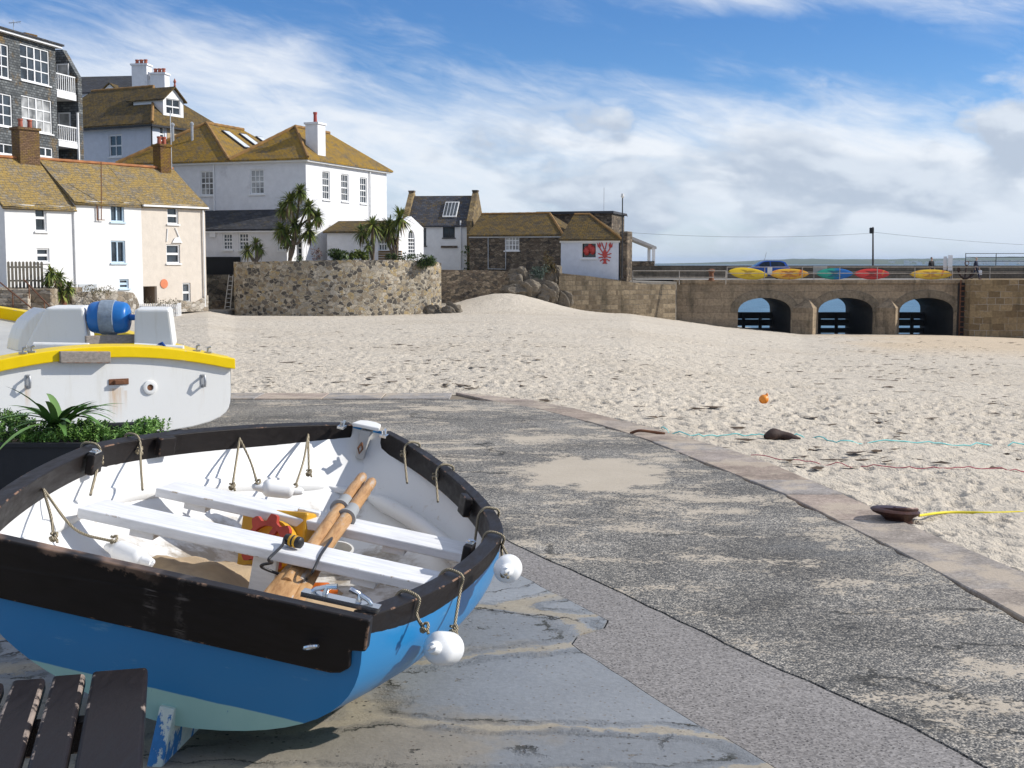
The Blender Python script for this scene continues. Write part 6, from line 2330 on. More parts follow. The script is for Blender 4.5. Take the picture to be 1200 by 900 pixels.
# stone buttress and open shelter to the right of the shack
m = MB(); f = Fac.px(725.5, 97.5, 734.5, 97.3)
zt_ = f.hit(730, 271)[1]
m.obox(f.P(0, -2, -1.5), f.u * f.L, f.n * 1.5, Vector((0, 0, zt_ + 2)))
tag(m.build('stone_pillar', STONE_DK, bevel=.05, seg=1), 'square dark stone pillar between the fish shack and the open shelter', 'pillar')
fs = Fac.px(735.5, 100, 768, 100)
sh = empty('shelter', fs.P(fs.L / 2, -.3, -2), 'open-fronted shelter with sloping white-edged roof beside the fish shack', 'shelter')
q = lambda x, y, o=0: fs.P(*fs.hit(x, y), o)
MB().prism([q(735.5, 275), q(769.5, 289), q(769.5, 291.8), q(735.5, 278.5)], -fs.n * 4).build('roof', flat('pale_board', (.5, .48, .45), .7), sh)
for o_ in (-.3, -3.7): MB().obox(q(764.5, 310, o_), fs.u * .22, fs.n * .22, Vector((0, 0, fs.hit(765, 290)[1] - fs.hit(765, 310)[1]))).build('post', WHITE, sh)
MB().prism([q(736, 306), q(767, 306), q(767, 312), q(736, 312)], -fs.n * .3).build('low_wall', STONE_DK, sh)
# lamp post by the shack
p = at_y(729, 300, 95)
m = MB(); z0_, z1_ = at_y(729, 326, 95).z, at_y(729, 232, 95).z
lp = empty('lamp_post', (p.x, 95, z0_), 'slim dark lamp post standing at the right corner of the fish shack', 'lamp post')
MB().tube([(p.x, 95, z0_), (p.x, 95, z1_)], [.06, .04], 8).build('post', BLACK, lp)
MB().lathe([(.05, 0), (.13, .1), (.1, .3), (.03, .34)], (p.x, 95, z1_), (0, 0, 1), 10).build('lamp_head', flat('frosted_glass', (.6, .6, .58), .3), lp, smooth=40)
MB().tube([(p.x, 95, at_y(729, 252, 95).z), (p.x + .35, 95, at_y(729, 252, 95).z), (p.x + .35, 95, at_y(729, 254, 95).z)], .03, 6).build('bracket', BLACK, lp)
# ------------------------------------------------------------------ ground behind the town, terrace, walls
TG = flat('town_ground', (.22, .2, .17), .95, var=.3)
m = MB()
m.prism([(-90, 63, -1.3), (-27, 63.5, -1.3), (-17.5, 79, -1.3), (-17.5, 86.5, -1.3), (-5.5, 90, -1.3), (-.5, 96.2, -1.3), (4, 97.5, -1.3), (9, 99, -1.3), (13.5, 101, -1.3), (13.5, 112, -1.3), (-20, 160, -1.3), (-110, 160, -1.3)], (0, 0, -3.5))
tag(m.build('town_ground', TG, uv=False), kind='structure')


def wall_path(name, pts, th, mat, label, cat='wall', bevel=.05):
    """free-standing wall along (px, depth, ytop, ybase) stations"""
    m = MB()
    rows = []
    for i, (px, d, yt, zb) in enumerate(pts):
        a = at_y(px, yt, d)
        p0 = pts[max(0, i - 1)]; p1 = pts[min(len(pts) - 1, i + 1)]
        t = Vector(((p1[0] - 600) / F * p1[1] - (p0[0] - 600) / F * p0[1], p1[1] - p0[1], 0)).normalized()
        n = Vector((-t.y, t.x, 0)) * th
        b = Vector((a.x, a.y, zb))
        rows.append([b, a, a + n, b + n])
    m.grid([r + [r[0]] for r in rows]); m.poly(rows[0]); m.poly(rows[-1])
    return tag(m.build(name, mat, weld=True, smooth=35), label, cat)


gpts = [(274, 80.5), (276, 79.6), (300, 78.9), (330, 78.3), (360, 77.9), (390, 77.9), (420, 78.3), (450, 79.2), (480, 80.4), (505, 81.8), (517, 83)]
rnw = random.Random(6)
dense = [(q.x, q.y) for q in curve([(p, d, 0) for p, d in gpts], 6)]
dense = [(p, d, np.interp(p, [270, 330, 430, 500, 517], [307.5, 306, 304.5, 305.5, 308]) + rnw.uniform(-.5, .5), -3.0) for p, d in dense]
wall_path('garden_wall', dense, .55, STONE_LT, 'tall curved pale rubble stone wall below the villa terrace')
m = MB()
tz = 1.47
tp = [(((p - 600) / F * d), d + .5) for p, d, _, _ in dense]
m.prism([(x, y, tz) for x, y in tp] + [(-5.2, 88, tz), (-5.6, 93, tz), (-17.3, 93, tz)], (0, 0, -4))
tag(m.build('terrace', flat('terrace_paving', (.3, .27, .23), .9, var=.25)), kind='structure')
# right-hand return of the garden wall
wall_path('garden_wall', [(517.2, 83.4, 308, -3), (516.5, 88, 309, -3), (515.5, 93, 310, -3)], .5, STONE_LT, 'short return of the pale stone wall going back beside the sand mound')
wall_path('retaining_wall', [(512, 93.5, 316, -3), (545, 94.2, 316.5, -3), (575, 95, 317, -3), (600, 95.6, 318, -3)], .6, STONE_DK, 'dark stone retaining wall between the sand mound and the white slate-roofed cottage')
m = MB().prism([(-5.2, 94, .75), (-.2, 96.5, .75), (4.2, 97, .75), (4.5, 103, .75), (-8, 104, .75)], (0, 0, -3))
tag(m.build('yard', TG, uv=False), kind='structure')
m = MB().prism([(3.2, 96.9, .45), (9.3, 97.7, .15), (12.75, 99.4, .17), (12.75, 112, .17), (3.2, 112, .45)], (0, 0, -3.6))
tag(m.build('quay_road', TG, uv=False), kind='structure')
GRAN = ashlar('harbour_granite', (.20, .155, .10), (.34, .265, .17), (.30, .25, .18), 1.0, .48)
GRAN2 = ashlar('pier_granite', (.24, .185, .125), (.35, .27, .18), (.24, .2, .15), 1.3, .55, .008)
VAULT = flat('near_black_stone', (.035, .03, .024), .95, var=.4, scale=2)  # arch barrels, near black throughout and darker than the pier faces
GRAN_R = ashlar('pier_end_granite', (.165, .115, .06), (.30, .22, .12), (.36, .33, .28), .95, .5, .02)
wall_path('harbour_wall', [(655, 95, 320, -4), (690, 95.6, 323.5, -4), (724, 96.1, 328.5, -4), (745, 96.7, 331.5, -4), (768, 97.6, 333.5, -4), (792, 98.6, 333, -5)], .9, ashlar('harbour_blocks', (.17, .13, .085), (.33, .26, .17), (.20, .165, .12), .75, .36, .03), 'rough brown stone harbour wall under the fish shack')

# ------------------------------------------------------------------ pier with three arches
PYF = 100.0
X = lambda px, d=PYF: (px - 600) / F * d
zD = .30
pier = empty('pier', (X(1000), PYF + 4, SEA_Z), 'long brown granite pier with three dark arches', 'pier')
arch_px = [(864.5, 926.5), (958.5, 1022.5), (1053.5, 1117)]
zc_, zsprg = at_y(900, 349, PYF).z, at_y(900, 366, PYF).z
TH = 8.2
def arch_pts(x0, x1, n=18, k=0.0):
    xc, hw_ = (x0 + x1) / 2, (x1 - x0) / 2 + k
    return [(xc - hw_ * math.cos(math.pi * i / n), zsprg + (zc_ - zsprg + k) * math.sin(math.pi * i / n) ** .85) for i in range(n + 1)]
m = MB()
zb = -5.5
def vq(x0, x1, z0, z1, y): m.quad((x0, y, z0), (x1, y, z0), (x1, y, z1), (x0, y, z1))
xs = [X(790)] + [X(p) for a in arch_px for p in a] + [X(1137)]
for y in (PYF, PYF + TH):
    for i in range(0, len(xs), 2):
        vq(xs[i], xs[i + 1], zb, zD, y)
    for a in arch_px:
        ap = arch_pts(X(a[0]), X(a[1]))
        for p, q in zip(ap[:-1], ap[1:]):
            m.quad((p[0], y, p[1]), (q[0], y, q[1]), (q[0], y, zD), (p[0], y, zD))
m_wall = m
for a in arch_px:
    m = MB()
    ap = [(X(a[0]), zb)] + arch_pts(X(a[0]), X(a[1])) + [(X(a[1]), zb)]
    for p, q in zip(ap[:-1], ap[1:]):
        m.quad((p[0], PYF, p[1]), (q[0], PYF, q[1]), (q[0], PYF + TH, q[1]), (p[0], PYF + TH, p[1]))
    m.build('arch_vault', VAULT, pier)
m = m_wall
m.quad((xs[0], PYF, zD), (xs[-1], PYF, zD), (xs[-1], PYF + TH, zD), (xs[0], PYF + TH, zD))
m.quad((xs[0], PYF, zb), (xs[0], PYF, zD), (xs[0], PYF + TH, zD), (xs[0], PYF + TH, zb))
m.build('pier_wall', GRAN2, pier)
for a in arch_px:
    m = MB()
    o_, i_ = arch_pts(X(a[0]), X(a[1]), 14, .62), arch_pts(X(a[0]), X(a[1]), 14, .0)
    for k in range(14):
        m.prism([(i_[k][0], PYF - .05, i_[k][1]), (i_[k + 1][0], PYF - .05, i_[k + 1][1]), (o_[k + 1][0], PYF - .05, o_[k + 1][1]), (o_[k][0], PYF - .05, o_[k][1])], (0, .10, 0))
    m.build('arch_ring', ashlar('voussoir_granite', (.19, .155, .11), (.25, .2, .14), (.2, .17, .13), 9, 9, .001), pier, bevel=.02, seg=1)
for pc, pl_, pr_ in ((943.5, 928.5, 958.5), (1039, 1025.5, 1053)):
    m = MB()
    xl, xr, xm = X(pl_) - .05, X(pr_) + .0, X(pc) + .25
    zt = at_y(pc, 349.5, PYF).z; zm = at_y(pc, 360.5, PYF).z
    yn = PYF - 1.45
    B_l, B_r, B_n = Vector((xl, PYF + .02, zb)), Vector((xr, PYF + .02, zb)), Vector((xm, yn, zb))
    M_l, M_r, M_n = Vector((xl, PYF + .02, zm)), Vector((xr, PYF + .02, zm)), Vector((xm, yn, zm))
    T_ = Vector((xm - .05, PYF - .06, zt))
    m.add([B_l, B_n, B_r, M_l, M_n, M_r, T_], [(0, 1, 4, 3), (1, 2, 5, 4), (3, 4, 6), (4, 5, 6), (0, 3, 6, 5, 2)])
    m.build('cutwater', GRAN2, pier)
MB().obox((X(792), PYF - .14, zD - .26), (X(1136) - X(792), 0, 0), (0, .9, 0), (0, 0, .27)).build('coping', GRAN2, pier, bevel=.02, seg=1)
# right-hand end block, set forward
m = MB()
xr0, xr1 = X(1136, 98.6), 78.0
m.obox((xr0, 98.6, zb), (xr1 - xr0, 0, 0), (0, TH + 1.4, 0), (0, 0, zD - zb + .03))
m.build('end_block', GRAN_R, pier)
# ladder; its dark recess is painted as a flat near-black strip
lx0, lx1 = X(1121), X(1134)
m = MB().obox((lx0, PYF - .16, -4.3), (lx1 - lx0, 0, 0), (0, .158, 0), (0, 0, zD + 4.1))
m.build('ladder_recess_strip', flat('black_timber_and_recess', (.03, .025, .02), .8, var=.3), pier)
lad = empty('pier_ladder', (X(1127), PYF - .2, -4), 'rusty iron ladder fixed to the pier right of the last arch', 'ladder')
for xx in (X(1123), X(1132)): MB().obox((xx - .04, PYF - .30, -4), (.08, 0, 0), (0, .10, 0), (0, 0, zD + 4)).build('rail', RUST, lad)
for k in range(10):
    MB().obox((X(1123) + .04, PYF - .28, -3.8 + k * .40), (X(1132) - X(1123) - .08, 0, 0), (0, .07, 0), (0, 0, .09)).build('rung', RUST, lad)
WET = flat('black_timber_and_recess', (.03, .025, .02), .8, var=.3)
for a, w in zip(arch_px, ('left', 'middle', 'right')):
    xa, xb = X(a[0]) + .03, X(a[1]) - .03
    bo = empty('timber_boom', ((xa + xb) / 2, PYF + 7.2, -4), 'dark horizontal timbers closing the far side of the %s pier arch' % w, 'timber boom', 'timber booms in the pier arches')
    for z0, hh in ((-3.02, .54), (-3.60, .52), (-4.20, .40)):
        MB().obox((xa, PYF + 7.0, z0), (xb - xa, 0, 0), (0, .35, 0), (0, 0, hh)).build('beam', WET, bo)
    for k in (.38, .72):
        MB().obox((xa + (xb - xa) * k, PYF + 6.78, -4.4), (.25, 0, 0), (0, .215, 0), (0, 0, 1.9)).build('upright', WET, bo)
# deck surface and seaward parapet
m = MB().obox((X(792) - 3, PYF + .78, zD + .004), (80, 0, 0), (0, TH - .7, 0), (0, 0, .02))
tag(m.build('pier_deck', flat('pier_concrete', (.30, .285, .26), .9, var=.2, scale=1.5)), kind='structure')
yp = 108.3
zP = at_y(950, 311, yp).z
PARA = ashlar('parapet_stone', (.12, .10, .075), (.21, .175, .13), (.15, .13, .1), 1.4, .34, .03)
pw = empty('sea_wall', (20, yp, 0), 'low dark stone sea wall along the far side of the pier', 'wall')
MB().obox((X(737, yp), yp, zD - .2), (90, 0, 0), (0, .9, 0), (0, 0, zP - zD + .2)).build('upper_wall', PARA, pw, bevel=.03, seg=1)
MB().obox((X(737, yp), yp - .62, zD - .2), (90, 0, 0), (0, .60, 0), (0, 0, at_y(950, 318, yp).z - zD + .2)).build('lower_ledge', PARA, pw, bevel=.03, seg=1)


# ------------------------------------------------------------------ railings, boards, bollards, wires
def railing(name, x0, x1, y, z0, hs, step, label, mat, r=.032):
    o = empty(name, ((x0 + x1) / 2, y, z0), label, 'railing')
    for h in hs:
        MB().tube([(x0, y, z0 + h), (x1, y, z0 + h)], r * .8, 6).build('rail', mat, o)
    n = max(1, int(round((x1 - x0) / step)))
    for i in range(n + 1):
        x = x0 + (x1 - x0) * i / n
        MB().tube([(x, y, z0), (x, y, z0 + hs[-1] + .03)], r, 6).build('post', mat, o)
    return o


GREYM = flat('weathered_rail_metal', (.42, .38, .33), .6, metal=.3, var=.3, scale=4)
railing('pier_railing', X(742, 97.3), X(850, 97.9), 98.0, -.02, (.55, 1.05), 3.0, 'thin grey railing beside the quay road left of the first arch', GREYM)
railing('pier_railing', X(852), 52, PYF + .35, zD, (.52, 1.0), 3.05, 'thin grey two-bar railing along the front edge of the pier before the kayaks', GREYM)
railing('sea_wall_railing', X(1131, yp), X(1131, yp) + 18, yp + .4, zP, (.35, .68, 1.0), 2.6, 'dark three-bar railing on top of the sea wall at the right', flat('dark_rail_metal', (.06, .065, .07), .6))


def board(px0, py0, px1, py1, d, name, label, col, legs=True):
    a, b = at_y(px0, py1, d), at_y(px1, py0, d)
    o = empty(name, ((a.x + b.x) / 2, d, zD), label, 'sign board')
    MB().obox((a.x, d, a.z), (b.x - a.x, 0, 0), (0, .06, 0), (0, 0, b.z - a.z)).build('panel', flat('board_' + name, col, .6), o)
    if legs and a.z > zD + .1:
        for x in (a.x + .05, b.x - .11):
            MB().obox((x, d + .062, zD + .02), (.06, 0, 0), (0, .05, 0), (0, 0, b.z - zD - .1)).build('leg', GREYM, o)
    return o


board(953, 311.5, 969.5, 321.5, 101.2, 'notice_board', 'blank grey notice board on legs between the orange-yellow and the green kayak', (.33, .34, .33))
board(1105.5, 300.5, 1110, 316, 101.9, 'display_board', 'narrower left white display board standing near the right end of the kayaks', (.72, .73, .76))
board(1110.8, 299, 1116.5, 317, 101.6, 'display_board', 'wider right white display board beside the rusty anchor', (.78, .79, .80))
board(899.5, 313, 905, 321.5, 100.7, 'small_board', 'small white board hung on the railing in front of the blue car', (.72, .72, .7), False)
p = at_y(835, 331, 99)
bl = empty('bollard', (p.x, 99.6, zD), 'small rusty iron bollard on the pier left of the kayaks', 'bollard')
MB().lathe([(.26, 0), (.2, .12), (.17, .6), (.27, .72), (.27, .84), (.1, .92)], (p.x, 99.6, zD - .05), (0, 0, 1), 14).build('bollard_body', RUST, bl, smooth=40)
# anchor
ax_ = X(1130, 101)
IRON = flat('dark_iron', (.05, .03, .022), .9, var=.5, scale=9)
an = empty('anchor', (ax_, 101, zD), 'big rusty anchor with curved arms standing on the pier near the white display boards', 'anchor')
m = MB().tube([(ax_ - .1, 101, zD + .05), (ax_ + .12, 101.2, zD + 1.15)], .07, 8)
m.build('shank', IRON, an)
m = MB().tube(curve([(ax_ - .62, 101, zD + .95), (ax_ - .50, 101, zD + .45), (ax_ - .1, 101, zD + .08), (ax_ + .35, 101, zD + .28), (ax_ + .45, 101, zD + .6)]), .085, 8)
m.build('arms', IRON, an, smooth=60)
for sx, cz in ((-.6, .9), (.45, .55)):
    MB().prism([(ax_ + sx - .16, 100.9, zD + cz - .2), (ax_ + sx + .16, 100.9, zD + cz - .2), (ax_ + sx, 100.9, zD + cz + .22)], (0, .2, 0)).build('fluke', IRON, an)
MB().tube([(ax_ + .12 + .16 * math.cos(t), 101.2, zD + 1.3 + .16 * math.sin(t)) for t in [i * math.pi / 8 for i in range(17)]], .03, 6).build('ring', RUST, an)
# pole and wires
p0, p1 = at_y(1023, 311, 108.7), at_y(1023, 266, 108.7)
po = empty('utility_pole', (p0.x, 108.7, zP), 'tall dark utility pole rising from the sea wall behind the red kayak', 'pole')
MB().tube([(p0.x, 108.7, zP), (p1.x, 108.7, p1.z)], [.085, .06], 8).build('post', flat('dark_wood_pole', (.05, .045, .045), .9), po)
MB().box((p1.x - .1, 108.7, p1.z - .3), (.35, .25, .5)).build('fixture', BLACK, po, bevel=.05)
def wire(a, b, sag, label):
    a, b = Vector(a), Vector(b)
    m = MB().tube([a.lerp(b, i / 24) - Vector((0, 0, sag * 4 * (i / 24) * (1 - i / 24))) for i in range(25)], .012, 4)
    tag(m.build('overhead_wire', BLACK), label, 'wire')
wire(at_y(729, 272, 95), at_y(1023, 273, 108.7), .35, 'overhead wire sagging between the shack lamp post and the utility pole')
wire(at_y(1023, 272, 108.7), at_y(1420, 290, 112), .5, 'overhead wire running from the utility pole out to the right')


# ------------------------------------------------------------------ kayaks on edge behind the railing
def m_kayak(nm, kind):
    g = G(nm, .35, .5)
    v = g.co(); x, y, z = g.sep(v)
    n = g.noise(v, 1.7, 4, .6, 1.2)
    if kind == 'yellow': c = g.mix(g.step(n, .62, .72), (.70, .47, .01), (.62, .33, .01))
    elif kind == 'flame': c = g.ramp(n, [(.38, (.68, .45, .02)), (.52, (.70, .34, .02)), (.66, (.55, .12, .015))])
    elif kind == 'sunset': c = g.ramp(n, [(.42, (.70, .48, .02)), (.56, (.68, .36, .02)), (.70, (.5, .14, .02))])
    elif kind == 'red': c = g.mix(g.step(n, .60, .72), (.55, .03, .02), (.62, .22, .02))
    else: c = g.mix(g.step(g.ma('ADD', x, g.ma('MULTIPLY', g.ma('SUBTRACT', n, .5), .9)), -.25, .35), (.01, .27, .19), (.01, .13, .40))
    return g.put(col=c)


def kayak(px0, px1, py0, py1, kind, label, tilt=0.0, d=101.1):
    a, b = at_y(px0, (py0 + py1) / 2, d), at_y(px1, (py0 + py1) / 2, d)
    L = b.x - a.x
    hb = (py1 - py0) / F * d / 2
    c = (a + b) / 2
    c.z = zD + .024 + hb * math.cos(.25)
    o = empty('kayak', c, label, 'kayak', 'sit-on-top kayaks on edge along the pier')
    mt = m_kayak('kayak_plastic_' + kind, kind)
    lean = Matrix.Rotation(R(-16), 3, 'X')
    spin = Matrix.Rotation(tilt, 3, 'Y')
    tf = lambda x, y, z: c + spin @ (lean @ Vector((x, y, z)))
    m = MB()
    rows = []
    for i in range(33):
        t = -1 + 2 * i / 32
        w = max(.02, hb * (1 - abs(t) ** 2.3) ** .75)
        bend = -.10 * t * t
        r_ = []
        for k in range(20):
            q = 2 * math.pi * k / 20
            yy = math.sin(q)
            dep = .20 * (1 - abs(t) ** 4) + .02
            r_.append(tf(t * L / 2, bend + (dep * yy if yy > 0 else dep * .35 * yy), w * math.cos(q)))
        rows.append(r_ + [r_[0]])
    m.grid(rows); m.poly(rows[0][:-1]); m.poly(rows[-1][:-1])
    m.build('hull', mt, o, smooth=60, weld=True)
    dk = flat('kayak_well_shade_' + kind, {'yellow': (.42, .26, .01), 'flame': (.40, .15, .02), 'sunset': (.42, .2, .02), 'red': (.25, .02, .015)}.get(kind, (.01, .10, .15)), .6)  # wells are flat discs; the darkness of the recess is in their colour
    for f, lw, hh in ((-.28, .42, .55), (.22, .42, .55), (.62, .22, .4), (-.68, .18, .35)):
        m = MB()
        pts = [tf(f * L / 2 + lw * math.copysign(abs(math.cos(q)) ** .6, math.cos(q)), -.078, hb * hh * math.copysign(abs(math.sin(q)) ** .6, math.sin(q))) for q in [k * math.pi / 10 for k in range(20)]]
        m.prism(pts, lean @ Vector((0, .03, 0)))
        m.build('seat_well' if abs(f) < .5 else 'hatch', dk, o)
    for f in (-.95, .95):
        m = MB().tube([tf(f * L / 2 - .05, -.10, .03), tf(f * L / 2, -.15, .0), tf(f * L / 2 + .05, -.10, -.03)], .015, 6)
        m.build('handle', BLACK, o)
    return o


kayak(853, 899.5, 318.5, 332.5, 'yellow', 'plain yellow kayak at the left end of the row, in front of the blue car', .10)
kayak(901, 948, 318.5, 331.5, 'flame', 'orange and yellow kayak second from the left, under the boot of the blue car')
kayak(956, 999.5, 318, 331.5, 'sea', 'green and blue kayak in the middle of the row')
kayak(1000.5, 1042.5, 318, 331, 'red', 'red kayak below the utility pole')
kayak(1065.5, 1116.5, 317.5, 329.5, 'sunset', 'yellow kayak with orange flecks standing apart at the right end of the row')

# ------------------------------------------------------------------ blue hatchback
def car(x0, x1, y, z0, label):
    L = x1 - x0
    s = L / 3.95
    o = empty('parked_car', ((x0 + x1) / 2, y, z0), label, 'car')
    T = lambda x, yy, z: Vector((x0 + x * s, y + yy * s, z0 + z * s))
    paint = flat('blue_car_paint', (.01, .07, .33), .22, .6, var=.04)
    low = [(.02, .35), (.05, .62), (.12, .74), (.95, .93), (1.15, .97), (3.72, 1.0), (3.88, .92), (3.93, .6), (3.90, .3), (.2, .22)]
    def loft(prof, half, inset):
        m = MB(); n = len(prof)
        L_ = [T(px, -half(px, pz), pz) for px, pz in prof]; R__ = [T(px, half(px, pz), pz) for px, pz in prof]
        m.add(L_ + R__, [list(range(n))[::-1], [n + i for i in range(n)]] + [(i, (i + 1) % n, n + (i + 1) % n, n + i) for i in range(n)])
        return m
    hw = lambda px, pz: .80 - .07 * abs((px - 2) / 2) ** 4 - (.03 if pz < .4 else 0)
    loft(low, hw, 0).build('body', paint, o, bevel=.05 * s, seg=3, smooth=50)
    top = [(1.0, .94), (1.72, 1.38), (2.1, 1.46), (3.2, 1.44), (3.5, 1.36), (3.78, .99)]
    hw2 = lambda px, pz: .76 - .17 * max(0, (pz - .95) / .5)
    loft(top, hw2, 0).build('cabin', paint, o, bevel=.04 * s, seg=3, smooth=50)
    gl = glass('car_glass', (.02, .025, .03), .05)
    for sgn in (-1, 1):
        for w in ([(1.28, 1.0), (1.80, 1.34), (2.30, 1.385), (2.30, 1.0)], [(2.40, 1.0), (2.40, 1.385), (3.12, 1.365), (3.40, 1.28), (3.52, 1.02)]):
            pts = [T(px, sgn * (hw2(px, pz) + .006), pz) for px, pz in w]
            MB().prism(pts, Vector((0, sgn * .008, 0))).build('side_window', gl, o)
        for wx in (.72, 3.18):
            wc = T(wx, sgn * .70, .30)
            wl = MB().lathe([(.20, -.10), (.30, -.09), (.31, 0), (.30, .09), (.20, .10)], wc, (0, 1, 0), 24).build('wheel', flat('tyre_rubber', (.02, .02, .02), .9), o, smooth=40)
            MB().lathe([(.2, -.02), (.19, .105), (.05, .11)], wc, (0, sgn, 0), 20).build('rim', METAL, wl, smooth=30)
        MB().box(T(.16, sgn * .55, .68), (.10, .30 * s, .13)).build('headlight', flat('headlamp', (.6, .62, .65), .15), o, bevel=.02)
        MB().box(T(3.87, sgn * .62, .82), (.09, .22 * s, .24)).build('tail_light', flat('red_lens', (.4, .02, .02), .2), o, bevel=.02)
        MB().box(T(1.36, sgn * .88, 1.0), (.18, .14, .12)).build('wing_mirror', paint, o, bevel=.03)
        MB().box(T(2.36, sgn * .806, .80), (.16, .03, .03)).build('door_handle', BLACK, o)
    MB().prism([T(1.10, -.62, .985), T(1.10, .62, .985), T(1.70, .56, 1.352), T(1.70, -.56, 1.352)], Vector((-.012, 0, .015))).build('windscreen', gl, o)
    MB().prism([T(3.74, -.58, 1.05), T(3.74, .58, 1.05), T(3.56, .54, 1.31), T(3.56, -.54, 1.31)], Vector((.012, 0, .015))).build('rear_window', gl, o)
    MB().box(T(.03, 0, .42), (.06, 1.0 * s, .14)).build('bumper', BLACK, o, bevel=.02)
    MB().tube([T(2.0, 0, 1.46), T(2.15, 0, 2.1)], .012, 5).build('aerial', BLACK, o)
car(X(865, 104.3), X(923, 104.3), 104.3, zD + .024, 'small blue hatchback parked on the pier behind the yellow kayaks')


# ------------------------------------------------------------------ people on the pier
def skin_body(name, V, E, rad, mat, parent, lv=1):
    me = bpy.data.meshes.new(name)
    me.from_pydata([tuple(v) for v in V], E, [])
    ob = bpy.data.objects.new(name, me)
    COL.objects.link(ob)
    md = ob.modifiers.new('skin', 'SKIN')
    for i, r in enumerate(rad):
        sv = me.skin_vertices[0].data[i]
        sv.radius = (r, r * .85) if isinstance(r, float) else r
        sv.use_root = (i == 0)
    ob.modifiers.new('sub', 'SUBSURF').levels = lv
    ob.modifiers['sub'].render_levels = lv
    if mat: me.materials.append(mat)
    ob.parent = parent
    return ob


def person(px, d, z0, face, label, jacket, trousers, hair, stride=0.0, arms=((.0, 0), (.0, 0)), ht=1.78, bag=None):
    x = X(px, d)
    o = empty('person', (x, d, z0), label, 'person')
    o.rotation_euler = (0, 0, face)          # faces local -Y
    k = ht / 1.78
    S = lambda *p: Vector(p) * k
    def legs(sg):
        f = stride * sg
        hip = S(.10 * sg, 0, .90)
        knee = S(.105 * sg, -.25 * f - .03, .48)
        ank = S(.11 * sg, -.48 * f + (.10 if f < 0 else 0), .09 + (.06 if f < 0 else 0))
        toe = ank + S(0, -.17, -.05)
        return hip, knee, ank, toe
    def arm(sg, a):
        sh = S(.19 * sg, 0, 1.42)
        el = S(.25 * sg, -.18 * a[0] + .03, 1.14)
        wr = S(.24 * sg, -.34 * a[0] - .08 - .1 * a[1], .90 + .12 * a[1])
        hd = wr + S(0, -.03, -.09)
        return sh, el, wr, hd
    skin = flat('skin', (.50, .31, .23), .6)
    Lr, Ll, Ar, Al = legs(1), legs(-1), arm(1, arms[0]), arm(-1, arms[1])
    V = [S(0, 0, .95), S(0, .01, 1.12), S(0, .01, 1.34), S(0, 0, 1.48), S(0, -.01, 1.55), S(0, -.02, 1.64), S(0, -.01, 1.74)]
    rad = [.13, .125, .14, .055, .06, .092, .06]
    E = [(0, 1), (1, 2), (2, 3), (3, 4), (4, 5), (5, 6)]
    for P, r, root_i in ((Lr, (.085, .06, .042, .035), 0), (Ll, (.085, .06, .042, .035), 0), (Ar, (.055, .042, .032, .035), 2), (Al, (.055, .042, .032, .035), 2)):
        prev = root_i
        for p_, rr in zip(P, r):
            V.append(p_); rad.append(rr); E.append((prev, len(V) - 1)); prev = len(V) - 1
    # fingers and thumb, nose
    for hd, wr in ((Ar[3], Ar[2]), (Al[3], Al[2])):
        hi = min(range(len(V)), key=lambda i: (V[i] - hd).length)
        for dx in (-.025, -.008, .009, .026):
            V.append(hd + S(0, dx - .005, -.08)); rad.append(.009); E.append((hi, len(V) - 1))
    V.append(S(0, -.115, 1.63)); rad.append(.014); E.append((5, len(V) - 1))
    skin_body('body', V, E, [r * k for r in rad], skin, o)
    jk, tr = flat(label[:8] + '_jacket', jacket, .8), flat(label[:8] + '_trousers', trousers, .85)
    V = [S(0, 0, .86), S(0, .01, 1.10), S(0, .01, 1.34), S(0, 0, 1.45)]
    rad = [.165, .155, .165, .085]; E = [(0, 1), (1, 2), (2, 3)]
    for P in (Ar, Al):
        prev = 2
        for p_, rr in zip(P[:3], (.078, .062, .05)):
            V.append(p_); rad.append(rr); E.append((prev, len(V) - 1)); prev = len(V) - 1
    skin_body('jacket', V, E, [r * k for r in rad], jk, o)
    V = [S(0, 0, .93)]; rad = [.145]; E = []
    for P in (Lr, Ll):
        prev = 0
        for p_, rr in zip(P[:3], (.105, .078, .062)):
            V.append(p_); rad.append(rr); E.append((prev, len(V) - 1)); prev = len(V) - 1
    skin_body('trousers', V, E, [r * k for r in rad], tr, o)
    for P in (Lr, Ll):
        m = MB().tube([P[2] + S(0, .06, -.045), P[2] + S(0, -.02, -.04), P[3] + S(0, 0, -.015)], [.045, .05, .035], 8)
        m.build('shoe', BLACK, o, True, smooth=60)
    m = MB()
    rows = []
    for i in range(7):
        t = i / 6 * 1.75
        rows.append([S(.088 * math.sin(t) * math.cos(q) * 1.02, .02 + .105 * math.sin(t) * math.sin(q) * (1 if math.sin(q) > 0 else .72), 1.665 + .10 * math.cos(t)) for q in [j * math.pi / 8 for j in range(17)]])
    m.grid(rows)
    m.build('hair', hair, o, True, smooth='all')
    if bag:
        # pose and hand are known: the bag hangs from the hand
        h = o.location + Matrix.Rotation(face, 3, 'Z') @ Ar[3]
        b = empty('bag', h - Vector((0, 0, .45)), bag, 'bag')
        m = MB().prism([h + Vector((-.17, -.04, -.12)), h + Vector((.17, -.04, -.10)), h + Vector((.19, -.04, -.46)), h + Vector((-.19, -.04, -.44))], (0, .09, 0))
        m.build('bag_body', flat('white_bag', (.75, .75, .76), .5), b, bevel=.02)
        for dx in (-.08, .08):
            MB().tube([h + Vector((dx, 0, -.12)), h + Vector((dx * .4, 0, -.04)), h], .008, 5).build('handle', WHITE, b)
    return o


